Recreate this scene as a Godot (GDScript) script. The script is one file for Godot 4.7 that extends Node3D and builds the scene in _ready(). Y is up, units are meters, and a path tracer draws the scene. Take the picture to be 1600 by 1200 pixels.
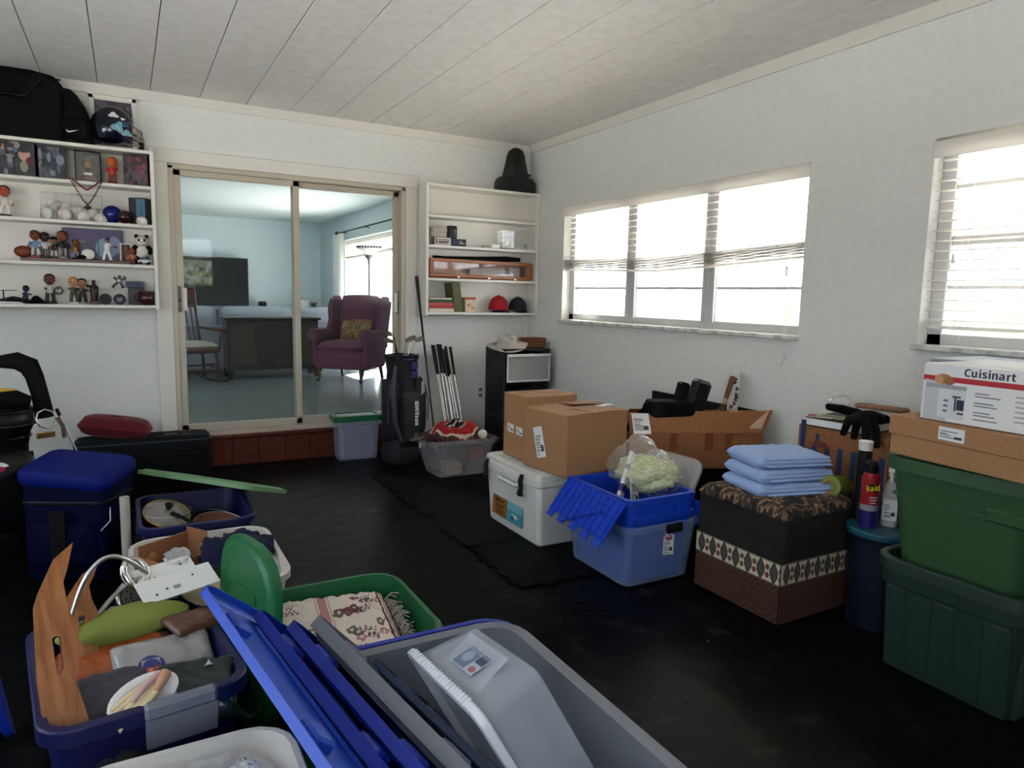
extends Node3D

# ---------------------------------------------------------------- mesh helper
class Mb:
	var v := PackedVector3Array()
	var n := PackedVector3Array()
	var u := PackedVector2Array()
	var t := Transform3D()
	func at(p: Vector3, rot := Vector3.ZERO) -> Mb:
		t = Transform3D(Basis.from_euler(rot * PI / 180.0), p)
		return self
	func tri(a: Vector3, b: Vector3, c: Vector3, na: Vector3, nb: Vector3, nc: Vector3, ua := Vector2.ZERO, ub := Vector2.ZERO, uc := Vector2.ZERO) -> void:
		var g := (b - a).cross(c - a)
		if g.length_squared() < 1e-18: return
		var bs := t.basis
		v.append(t * a); n.append((bs * na).normalized()); u.append(ua)
		if g.dot(na + nb + nc) < 0.0:
			v.append(t * b); n.append((bs * nb).normalized()); u.append(ub)
			v.append(t * c); n.append((bs * nc).normalized()); u.append(uc)
		else:
			v.append(t * c); n.append((bs * nc).normalized()); u.append(uc)
			v.append(t * b); n.append((bs * nb).normalized()); u.append(ub)
	# flat quad a b c d; hint: which way it faces
	func quad(a: Vector3, b: Vector3, c: Vector3, d: Vector3, hint := Vector3.ZERO) -> Mb:
		var nn := (c - a).cross(d - b).normalized()
		if hint != Vector3.ZERO and nn.dot(hint) < 0: nn = -nn
		tri(a, b, c, nn, nn, nn, Vector2(0, 1), Vector2(1, 1), Vector2(1, 0))
		tri(a, c, d, nn, nn, nn, Vector2(0, 1), Vector2(1, 0), Vector2(0, 0))
		return self
	func qn(a: Vector3, b: Vector3, c: Vector3, d: Vector3, na: Vector3, nb: Vector3, nc: Vector3, nd: Vector3, ua := Vector2.ZERO, ub := Vector2.ZERO, uc := Vector2.ZERO, ud := Vector2.ZERO) -> void:
		tri(a, b, c, na, nb, nc, ua, ub, uc); tri(a, c, d, na, nc, nd, ua, uc, ud)
	# eight corners: 0-3 bottom ring, 4-7 top ring
	func hexa(p: Array) -> Mb:
		var c := Vector3.ZERO
		for q in p: c += q / 8.0
		for f in [[0, 1, 2, 3], [4, 5, 6, 7], [0, 1, 5, 4], [1, 2, 6, 5], [2, 3, 7, 6], [3, 0, 4, 7]]:
			var m: Vector3 = (p[f[0]] + p[f[1]] + p[f[2]] + p[f[3]]) / 4.0
			quad(p[f[0]], p[f[1]], p[f[2]], p[f[3]], m - c)
		return self
	func box(c: Vector3, s: Vector3) -> Mb:
		var h := s / 2.0
		return hexa([c + Vector3(-h.x, -h.y, -h.z), c + Vector3(h.x, -h.y, -h.z), c + Vector3(h.x, -h.y, h.z), c + Vector3(-h.x, -h.y, h.z), c + Vector3(-h.x, h.y, -h.z), c + Vector3(h.x, h.y, -h.z), c + Vector3(h.x, h.y, h.z), c + Vector3(-h.x, h.y, h.z)])
	func bx(a: Vector3, b: Vector3) -> Mb:
		return box((a + b) / 2.0, (b - a).abs())
	# chamfered box
	func cbox(c: Vector3, s: Vector3, r := 0.006) -> Mb:
		var h := s / 2.0
		r = minf(r, minf(h.x, minf(h.y, h.z)) * 0.95)
		for ax in 3:
			for sg in [-1.0, 1.0]:
				var e := [Vector3.ZERO, Vector3.ZERO, Vector3.ZERO]
				e[0][ax] = sg * h[ax]
				var a1 := (ax + 1) % 3
				var a2 := (ax + 2) % 3
				var q := []
				for k in [[-1, -1], [1, -1], [1, 1], [-1, 1]]:
					var p: Vector3 = e[0]
					p[a1] = k[0] * (h[a1] - r); p[a2] = k[1] * (h[a2] - r)
					q.append(c + p)
				quad(q[0], q[1], q[2], q[3], e[0])
		for ax in 3:
			var a1 := (ax + 1) % 3
			var a2 := (ax + 2) % 3
			for k in [[-1, -1], [1, -1], [1, 1], [-1, 1]]:
				var q := []
				for w in [[0, -1], [0, 1], [1, 1], [1, -1]]:
					var p := Vector3.ZERO
					p[ax] = w[1] * (h[ax] - r)
					p[a1] = k[0] * (h[a1] - (r if w[0] == 1 else 0.0)); p[a2] = k[1] * (h[a2] - (0.0 if w[0] == 1 else r))
					q.append(c + p)
				var hint := Vector3.ZERO
				hint[a1] = k[0]; hint[a2] = k[1]
				quad(q[0], q[1], q[2], q[3], hint)
		for k in 8:
			var sx := 1.0 if k & 1 else -1.0
			var sy := 1.0 if k & 2 else -1.0
			var sz := 1.0 if k & 4 else -1.0
			var o := Vector3(sx, sy, sz)
			var nn := o.normalized()
			tri(c + Vector3(sx * h.x, sy * (h.y - r), sz * (h.z - r)), c + Vector3(sx * (h.x - r), sy * h.y, sz * (h.z - r)), c + Vector3(sx * (h.x - r), sy * (h.y - r), sz * h.z), nn, nn, nn)
		return self
	# rings: arrays of [pos, outward]; bands get their own normals
	func loft(rings: Array, cap0 := true, cap1 := true, smooth := false) -> Mb:
		var m: int = rings[0].size()
		var nr := []
		for i in rings.size() - 1:
			var row := []
			for j in m:
				var p0: Vector3 = rings[i][j][0]
				var p1: Vector3 = rings[i + 1][j][0]
				var o: Vector3 = rings[i][j][1]
				var d := p1 - p0
				var nx: Vector3 = rings[i][(j + 1) % m][0]
				var pv: Vector3 = rings[i][(j + m - 1) % m][0]
				var ups := (nx - pv)
				var side := ups - o * ups.dot(o)
				var q := side.cross(d)
				if q.length() < 1e-9: q = o
				q = q.normalized()
				row.append(q)
			nr.append(row)
		# the first band that is not level faces outwards; the others follow, so inner walls face inwards
		var flip := 1.0
		for i in nr.size():
			var sum := 0.0
			for j in m: sum += nr[i][j].dot(rings[i][j][1])
			if absf(sum) / m > 0.05:
				if sum < 0: flip = -1.0
				break
		for i in nr.size():
			for j in m: nr[i][j] = nr[i][j] * flip
		for i in nr.size():
			for j in m:
				var k := (j + 1) % m
				var a: Vector3 = nr[i][j]
				var b: Vector3 = nr[i][k]
				var a2 := a
				var b2 := b
				if smooth:
					if i > 0:
						a = (nr[i][j] + nr[i - 1][j]).normalized(); b = (nr[i][k] + nr[i - 1][k]).normalized()
					if i < nr.size() - 1:
						a2 = (nr[i][j] + nr[i + 1][j]).normalized(); b2 = (nr[i][k] + nr[i + 1][k]).normalized()
				var s0 := float(j) / m
				var s1 := float(j + 1) / m
				var r0 := float(i) / nr.size()
				var r1 := float(i + 1) / nr.size()
				qn(rings[i][j][0], rings[i][k][0], rings[i + 1][k][0], rings[i + 1][j][0], a, b, b2, a2, Vector2(s0, 1 - r0), Vector2(s1, 1 - r0), Vector2(s1, 1 - r1), Vector2(s0, 1 - r1))
		if cap0: fan(rings[0], rings[0 + 1])
		if cap1: fan(rings[rings.size() - 1], rings[rings.size() - 2])
		return self
	func fan(r: Array, away: Array) -> void:
		var c := Vector3.ZERO
		var c2 := Vector3.ZERO
		for q in r: c += q[0] / r.size()
		for q in away: c2 += q[0] / away.size()
		var nn := Vector3.ZERO
		for j in r.size():
			nn += (r[j][0] - c).cross(r[(j + 1) % r.size()][0] - c)
		nn = nn.normalized()
		if c.distance_to(c2) > 1e-5 and nn.dot(c - c2) < 0: nn = -nn
		for j in r.size():
			tri(c, r[j][0], r[(j + 1) % r.size()][0], nn, nn, nn)
	# lathe round y: profile of Vector2(radius, y)
	func lathe(p: Array, seg := 20, flat := false) -> Mb:
		var rings := []
		for q in p:
			var row := []
			for j in seg:
				var a := TAU * j / seg
				var o := Vector3(cos(a), 0, sin(a))
				row.append([o * maxf(q.x, 0.00001) + Vector3(0, q.y, 0), o])
			rings.append(row)
		return loft(rings, p[0].x > 0.0005, p[p.size() - 1].x > 0.0005, not flat)
	func cyl(a: Vector3, b: Vector3, r: float, r2 := -1.0, seg := 14) -> Mb:
		return tube([a, b], [r, r if r2 < 0 else r2], seg)
	func tube(pts: Array, rad, seg := 8, caps := true, closed := false) -> Mb:
		var rings := []
		var ref := Vector3.UP
		var k := pts.size()
		var d0: Vector3 = (pts[1] - (pts[k - 1] if closed else pts[0])).normalized()
		if absf(d0.dot(ref)) > 0.8: ref = Vector3.RIGHT if absf(d0.x) < 0.5 else Vector3.BACK
		for i in k:
			var d: Vector3
			if closed: d = pts[(i + 1) % k] - pts[(i + k - 1) % k]
			else: d = pts[mini(i + 1, k - 1)] - pts[maxi(i - 1, 0)]
			d = d.normalized()
			var x := ref.cross(d).normalized()
			var y := d.cross(x).normalized()
			ref = y
			var r: float = rad[i] if rad is Array else rad
			var row := []
			for j in seg:
				var a := TAU * j / seg
				var o := x * cos(a) + y * sin(a)
				row.append([pts[i] + o * r, o])
			rings.append(row)
		if closed: rings.append(rings[0])
		return loft(rings, caps and not closed, caps and not closed, true)
	func ell(c: Vector3, r: Vector3, seg := 16, rows := 10) -> Mb:
		for i in rows:
			for j in seg:
				var q := []
				var w := []
				for e in [[i, j], [i, j + 1], [i + 1, j + 1], [i + 1, j]]:
					var th: float = PI * e[0] / rows
					var ph: float = TAU * e[1] / seg
					var o := Vector3(sin(th) * cos(ph), cos(th), sin(th) * sin(ph))
					q.append(c + o * r); w.append((o / r).normalized())
				qn(q[0], q[1], q[2], q[3], w[0], w[1], w[2], w[3])
		return self
	# polygon in the xy plane pushed along z by d (centred)
	func ext(poly: PackedVector2Array, d: float) -> Mb:
		var ids := Geometry2D.triangulate_polygon(poly)
		for sg in [-1.0, 1.0]:
			var nn := Vector3(0, 0, sg)
			for i in range(0, ids.size(), 3):
				tri(V(poly[ids[i]], sg * d / 2), V(poly[ids[i + 1]], sg * d / 2), V(poly[ids[i + 2]], sg * d / 2), nn, nn, nn)
		var area := 0.0
		for i in poly.size():
			area += poly[i].cross(poly[(i + 1) % poly.size()])
		for i in poly.size():
			var a := poly[i]
			var b := poly[(i + 1) % poly.size()]
			var o := (b - a).orthogonal()
			if area > 0: o = -o
			quad(V(a, -d / 2), V(b, -d / 2), V(b, d / 2), V(a, d / 2), Vector3(-o.x, -o.y, 0))
		return self
	static func V(p: Vector2, z: float) -> Vector3:
		return Vector3(p.x, p.y, z)
	# surface from a function of (s, t) in 0..1; thickness > 0 makes a two-sided sheet
	func sheet(f: Callable, a: int, b: int, thick := 0.0, hint := Vector3.UP) -> Mb:
		var g := []
		var gn := []
		for i in a + 1:
			var row := []
			for j in b + 1: row.append(f.call(float(i) / a, float(j) / b))
			g.append(row)
		for i in a + 1:
			var row := []
			for j in b + 1:
				var d1: Vector3 = g[mini(i + 1, a)][j] - g[maxi(i - 1, 0)][j]
				var d2: Vector3 = g[i][mini(j + 1, b)] - g[i][maxi(j - 1, 0)]
				var q := d1.cross(d2).normalized()
				row.append(q)
			gn.append(row)
		var sgn := 1.0 if gn[a / 2][b / 2].dot(hint) >= 0 else -1.0
		for i in a:
			for j in b:
				var e := [[i, j], [i + 1, j], [i + 1, j + 1], [i, j + 1]]
				var p := []
				var w := []
				var tx := []
				for k in e:
					p.append(g[k[0]][k[1]]); w.append(gn[k[0]][k[1]] * sgn); tx.append(Vector2(float(k[0]) / a, 1.0 - float(k[1]) / b))
				qn(p[0], p[1], p[2], p[3], w[0], w[1], w[2], w[3], tx[0], tx[1], tx[2], tx[3])
				if thick > 0.0:
					qn(p[0] - w[0] * thick, p[1] - w[1] * thick, p[2] - w[2] * thick, p[3] - w[3] * thick, -w[0], -w[1], -w[2], -w[3], tx[0], tx[1], tx[2], tx[3])
					for k in 4:
						var edge: bool = (k == 0 and j == 0) or (k == 1 and i == a - 1) or (k == 2 and j == b - 1) or (k == 3 and i == 0)
						if edge:
							var k2 := (k + 1) % 4
							quad(p[k], p[k2], p[k2] - w[k2] * thick, p[k] - w[k] * thick, (p[k] + p[k2] - p[(k + 2) % 4] - p[(k + 3) % 4]))
		return self
	func mesh() -> ArrayMesh:
		var a := []
		a.resize(Mesh.ARRAY_MAX)
		a[Mesh.ARRAY_VERTEX] = v; a[Mesh.ARRAY_NORMAL] = n; a[Mesh.ARRAY_TEX_UV] = u
		var st := SurfaceTool.new()
		st.create_from_arrays(a)
		st.index()
		return st.commit()

func B(p := Vector3.ZERO, rot := Vector3.ZERO) -> Mb:
	return Mb.new().at(p, rot)
func V3(x: float, y: float, z: float) -> Vector3:
	return Vector3(x, y, z)
# rounded rectangle ring in the xz plane at height y
func rr(w: float, d: float, r: float, y: float, c := Vector2.ZERO, k := 4) -> Array:
	var out := []
	r = minf(r, minf(w, d) / 2.0 - 0.0005)
	for q in 4:
		var cx := (w / 2 - r) * (1 if q == 0 or q == 3 else -1)
		var cz := (d / 2 - r) * (1 if q < 2 else -1)
		for i in k + 1:
			var a := PI / 2 * (q + float(i) / k)
			var o := Vector3(cos(a), 0, sin(a))
			out.append([Vector3(c.x + cx + o.x * r, y, c.y + cz + o.z * r), o])
	return out
# closed solid from rounded rectangles: rows of [w, d, r, y]
func rrs(rows: Array, cap0 := true, cap1 := true, smooth := false, b: Mb = null) -> Mb:
	if b == null: b = B()
	var rings := []
	for q in rows: rings.append(rr(q[0], q[1], q[2], q[3]))
	return b.loft(rings, cap0, cap1, smooth)

# ---------------------------------------------------------------- objects
var taken := {}
func numbered(s: String) -> String:
	if not taken.has(s):
		taken[s] = 0
		return s
	taken[s] += 1
	return "%s_%03d" % [s, taken[s]]
func tag(o: Node3D, label := "", category := "", group := "", kind := "") -> Node3D:
	if label: o.set_meta("label", label)
	if category: o.set_meta("category", category)
	if group: o.set_meta("group", group)
	if kind: o.set_meta("kind", kind)
	return o
func thing(called: String, label: String, category: String, p := Vector3.ZERO, rot := Vector3.ZERO, group := "") -> Node3D:
	var o := Node3D.new()
	o.name = numbered(called)
	add_child(o)
	o.position = p
	o.rotation_degrees = rot
	return tag(o, label, category, group)
func part(b: Mb, called: String, m: Material, parent: Node3D = null) -> MeshInstance3D:
	return inst(b.mesh(), called, m, parent)
func inst(me: Mesh, called: String, m: Material, parent: Node3D = null) -> MeshInstance3D:
	var o := MeshInstance3D.new()
	o.mesh = me
	o.name = numbered(called) if parent == null else called
	o.material_override = m
	o.cast_shadow = GeometryInstance3D.SHADOW_CASTING_SETTING_ON
	(self if parent == null else parent).add_child(o, true)
	return o
func struct(b: Mb, called: String, m: Material, parent: Node3D = null) -> MeshInstance3D:
	var o := part(b, called, m, parent)
	if parent == null: o.set_meta("kind", "structure")
	return o
# a thing that is one mesh
func one(b: Mb, called: String, m: Material, label: String, category: String, p := Vector3.ZERO, rot := Vector3.ZERO, group := "") -> MeshInstance3D:
	var o := part(b, called, m)
	o.position = p
	o.rotation_degrees = rot
	tag(o, label, category, group)
	return o
func words(s: String, h: float, m: Material, parent: Node3D, p: Vector3, rot := Vector3.ZERO, serif := false, called := "lettering", wide := 1.0, bold := 400) -> MeshInstance3D:
	var tm := TextMesh.new()
	var f := SystemFont.new()
	f.font_names = PackedStringArray(["Droid Serif" if serif else "Droid Sans"])
	f.font_weight = bold
	tm.font = f
	tm.text = s
	tm.font_size = 32
	tm.pixel_size = h / 23.0
	tm.depth = 0.0012
	tm.curve_step = 2.0
	var o := inst(tm, called, m, parent)
	o.position = p
	o.rotation_degrees = rot
	o.scale = Vector3(wide, 1, 1)
	return o

# ---------------------------------------------------------------- materials
var M := {}
func C(r: float, g: float, b: float) -> Color:
	return Color(r / 255.0, g / 255.0, b / 255.0)
func mat(c: Color, rough := 0.6, metal := 0.0, spec := 0.5) -> StandardMaterial3D:
	var m := StandardMaterial3D.new()
	m.albedo_color = c
	m.roughness = rough
	m.metallic = metal
	m.metallic_specular = spec
	return m
func ntex(sd: int, freq: float, stops: Array, size := 256, kind := FastNoiseLite.TYPE_SIMPLEX_SMOOTH, oct := 4) -> NoiseTexture2D:
	var nz := FastNoiseLite.new()
	nz.seed = sd
	nz.noise_type = kind
	nz.frequency = freq
	nz.fractal_octaves = oct
	var t := NoiseTexture2D.new()
	t.width = size
	t.height = size
	t.seamless = true
	t.noise = nz
	var g := Gradient.new()
	var off := PackedFloat32Array()
	var col := PackedColorArray()
	for s in stops:
		off.append(s[0]); col.append(s[1])
	g.offsets = off
	g.colors = col
	t.color_ramp = g
	return t
func tri_tex(m: StandardMaterial3D, t: Texture2D, scale: Vector3, world := false) -> StandardMaterial3D:
	m.albedo_texture = t
	m.albedo_color = Color.WHITE
	m.uv1_triplanar = true
	m.uv1_world_triplanar = world
	m.uv1_scale = scale
	return m
func bump(m: StandardMaterial3D, sd: int, freq: float, depth: float, scale: Vector3, world := false) -> StandardMaterial3D:
	var nz := FastNoiseLite.new()
	nz.seed = sd
	nz.frequency = freq
	nz.fractal_octaves = 4
	var t := NoiseTexture2D.new()
	t.width = 256
	t.height = 256
	t.seamless = true
	t.as_normal_map = true
	t.bump_strength = 4.0
	t.noise = nz
	m.normal_enabled = true
	m.normal_texture = t
	m.normal_scale = depth
	m.uv1_triplanar = true
	m.uv1_world_triplanar = world
	m.uv1_scale = scale
	return m
func glass(c: Color, alpha: float, rough := 0.03) -> StandardMaterial3D:
	var m := mat(Color(c.r, c.g, c.b, alpha), rough)
	m.transparency = BaseMaterial3D.TRANSPARENCY_ALPHA
	return m
# cloudy translucent plastic: lets part of the light straight through
func cloudy(c: Color, alpha: float, rough := 0.35) -> StandardMaterial3D:
	var m := mat(Color(c.r, c.g, c.b, alpha), rough)
	m.transparency = BaseMaterial3D.TRANSPARENCY_ALPHA
	return m
func pic(w: int, h: int, bg: Color) -> Image:
	var im := Image.create(w, h, false, Image.FORMAT_RGBA8)
	im.fill(bg)
	return im
func disc(im: Image, cx: float, cy: float, rx: float, ry: float, c: Color) -> void:
	for y in range(maxi(0, int(cy - ry)), mini(im.get_height(), int(cy + ry) + 1)):
		for x in range(maxi(0, int(cx - rx)), mini(im.get_width(), int(cx + rx) + 1)):
			if pow((x - cx) / rx, 2) + pow((y - cy) / ry, 2) <= 1.0: im.set_pixel(x, y, c)
func bars(im: Image, x: int, y: int, w: int, h: int, c: Color) -> void:
	im.fill_rect(Rect2i(x, y, w, h), c)
func pmat(im: Image, rough := 0.6) -> StandardMaterial3D:
	var m := mat(Color.WHITE, rough)
	m.albedo_texture = ImageTexture.create_from_image(im)
	m.texture_repeat = false
	return m
# thin printed sheet: w x h facing +z, print on the front
func card(w: float, h: float, d := 0.0015) -> Mb:
	var b := B()
	b.quad(V3(-w / 2, -h / 2, d), V3(w / 2, -h / 2, d), V3(w / 2, h / 2, d), V3(-w / 2, h / 2, d), Vector3(0, 0, 1))
	b.quad(V3(-w / 2, -h / 2, 0), V3(-w / 2, -h / 2, d), V3(-w / 2, h / 2, d), V3(-w / 2, h / 2, 0), Vector3(-1, 0, 0))
	b.quad(V3(w / 2, -h / 2, 0), V3(w / 2, -h / 2, d), V3(w / 2, h / 2, d), V3(w / 2, h / 2, 0), Vector3(1, 0, 0))
	b.quad(V3(-w / 2, h / 2, 0), V3(-w / 2, h / 2, d), V3(w / 2, h / 2, d), V3(w / 2, h / 2, 0), Vector3(0, 1, 0))
	b.quad(V3(-w / 2, -h / 2, 0), V3(-w / 2, -h / 2, d), V3(w / 2, -h / 2, d), V3(w / 2, -h / 2, 0), Vector3(0, -1, 0))
	return b

const RX := 3.35      # inner face of the window wall
const BZ := -5.75     # garage face of the wall with the sliding door
const CY := 2.756     # ceiling height
const LX := -2.35     # wall out of the frame on the left
const RZ := 1.1       # wall behind the camera
const FY := 0.29      # floor of the living room beyond the sliding door
const LZ := -13.8     # far wall of the living room

func _ready() -> void:
	# camera, solved from the vanishing points of the room
	var cam := Camera3D.new()
	cam.name = "camera"
	add_child(cam)
	cam.position = Vector3(0, 1.37, 0)
	cam.rotation_order = EULER_ORDER_YXZ
	cam.rotation_degrees = Vector3(-7.1689, -29.1428, 1.2767)
	cam.fov = rad_to_deg(2.0 * atan(600.0 / 1079.64))
	cam.near = 0.02
	cam.far = 400.0
	cam.current = true
	# daylight: hazy bright sky and a sun that stands beyond the window wall
	var sky_m := ProceduralSkyMaterial.new()
	sky_m.sky_top_color = C(196, 214, 238)
	sky_m.sky_horizon_color = C(236, 240, 244)
	sky_m.ground_horizon_color = C(210, 210, 205)
	sky_m.ground_bottom_color = C(150, 150, 146)
	sky_m.sky_energy_multiplier = 1.0
	var sky := Sky.new()
	sky.sky_material = sky_m
	var env := Environment.new()
	env.background_mode = Environment.BG_SKY
	env.sky = sky
	env.tonemap_mode = Environment.TONE_MAPPER_LINEAR
	env.tonemap_exposure = 6.7
	env.sdfgi_enabled = true
	env.ssao_enabled = true
	env.ssil_enabled = true
	var we := WorldEnvironment.new()
	we.name = "daylight"
	we.environment = env
	add_child(we)
	var sun := DirectionalLight3D.new()
	sun.name = "sun"
	add_child(sun)
	sun.look_at_from_position(Vector3.ZERO, -Vector3(0.6, 0.66, -0.52), Vector3.UP)
	sun.light_color = C(255, 250, 243)
	sun.light_energy = 3.2
	sun.light_angular_distance = 0.6
	sun.shadow_enabled = true
	sun.sky_mode = DirectionalLight3D.SKY_MODE_LIGHT_ONLY
	materials()
	shell()
	windows()
	sliding_door()
	living_room()
	objects()

func materials() -> void:
	M.wall = bump(mat(C(226, 226, 220), 0.75), 3, 0.08, 0.12, Vector3(2, 2, 2), true)
	tri_tex(M.wall, ntex(31, 0.03, [[0.0, C(224, 224, 217)], [0.5, C(228, 228, 222)], [1.0, C(231, 230, 224)]], 256), Vector3(2, 2, 2), true)
	M.ceil = tri_tex(mat(C(225, 221, 214), 0.8), ntex(5, 0.03, [[0.0, C(232, 228, 221)], [0.5, C(240, 236, 229)], [1.0, C(244, 241, 235)]], 256), Vector3(1.2, 1.2, 1.2), true)
	M.white = mat(C(232, 228, 218), 0.45)
	M.trim = mat(C(228, 224, 214), 0.5)
	M.groove = mat(C(120, 112, 105), 0.9)
	M.alu = mat(C(196, 186, 168), 0.42, 0.25)
	M.alu_dark = mat(C(120, 112, 100), 0.5, 0.4)
	M.winalu = mat(C(196, 196, 196), 0.5, 0.1)
	M.pane = glass(C(225, 240, 236), 0.02)
	M.doorpane = glass(C(205, 232, 232), 0.012)
	M.slat = mat(C(240, 238, 232), 0.4)
	M.slat.backlight_enabled = true
	M.slat.backlight = C(210, 206, 200)
	M.marble = tri_tex(mat(Color.WHITE, 0.35), ntex(9, 0.02, [[0.0, C(170, 170, 165)], [0.45, C(205, 204, 198)], [0.55, C(226, 225, 219)], [1.0, C(232, 231, 226)]], 256, FastNoiseLite.TYPE_SIMPLEX_SMOOTH, 6), Vector3(2, 2, 2), true)
	# black painted concrete, scuffed
	M.floor = tri_tex(mat(Color.WHITE, 0.38, 0.0, 0.16), ntex(12, 0.02, [[0.0, C(6, 6, 6)], [0.55, C(10, 10, 10)], [0.75, C(15, 15, 14)], [0.84, C(32, 29, 25)], [1.0, C(50, 45, 38)]], 512, FastNoiseLite.TYPE_SIMPLEX_SMOOTH, 6), Vector3(0.45, 0.45, 0.45), true)
	bump(M.floor, 21, 0.05, 0.1, Vector3(0.45, 0.45, 0.45), true)
	M.foam = bump(mat(C(9, 9, 10), 0.6, 0.0, 0.2), 8, 0.2, 0.4, Vector3(4, 4, 4), true)
	M.tile = tri_tex(mat(Color.WHITE, 0.35), ntex(4, 0.02, [[0.0, C(74, 26, 15)], [0.5, C(90, 35, 20)], [1.0, C(106, 46, 28)]], 256), Vector3(3, 3, 3), true)
	M.grout = mat(C(70, 42, 32), 0.9)
	M.blue_wall = mat(C(206, 223, 227), 0.75)
	M.lr_ceil = mat(C(204, 214, 214), 0.8)
	M.terrazzo = tri_tex(mat(Color.WHITE, 0.16), ntex(14, 0.22, [[0.0, C(112, 126, 126)], [0.4, C(150, 164, 162)], [0.6, C(176, 188, 184)], [1.0, C(204, 212, 208)]], 512, FastNoiseLite.TYPE_CELLULAR, 2), Vector3(1.6, 1.6, 1.6), true)
	M.ground = tri_tex(mat(Color.WHITE, 0.9), ntex(17, 0.03, [[0.0, C(222, 221, 217)], [1.0, C(236, 235, 231)]], 256), Vector3(0.4, 0.4, 0.4), true)
	M.stucco = mat(C(226, 214, 196), 0.9)
	M.black = mat(C(7, 7, 8), 0.5, 0.0, 0.35)
	M.black_soft = bump(mat(C(6, 6, 7), 0.85, 0.0, 0.3), 40, 0.1, 0.5, Vector3(8, 8, 8))
	M.black_gloss = mat(C(6, 6, 7), 0.12)
	M.chrome = mat(C(205, 202, 196), 0.16, 1.0)
	M.steel = mat(C(170, 168, 164), 0.32, 1.0)
	M.brass = mat(C(190, 150, 80), 0.25, 1.0)
	M.card = tri_tex(mat(Color.WHITE, 0.8), ntex(51, 0.05, [[0.0, C(150, 108, 72)], [0.5, C(163, 120, 82)], [1.0, C(174, 131, 92)]], 256), Vector3(3, 12, 3))
	M.card_dark = tri_tex(mat(Color.WHITE, 0.8), ntex(52, 0.04, [[0.0, C(128, 80, 46)], [0.5, C(142, 90, 54)], [1.0, C(154, 102, 64)]], 256), Vector3(3, 10, 3))
	M.tape = mat(C(176, 130, 92), 0.25)
	M.tape_pale = mat(C(196, 160, 132), 0.3)
	M.paper = mat(C(232, 230, 224), 0.7)
	M.ink = mat(C(30, 30, 34), 0.7)
	M.red = mat(C(170, 20, 26), 0.6)

func wall_box(b: Mb, x0: float, x1: float, y0: float, y1: float, z0: float, z1: float) -> void:
	b.bx(V3(x0, y0, z0), V3(x1, y1, z1))

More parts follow.
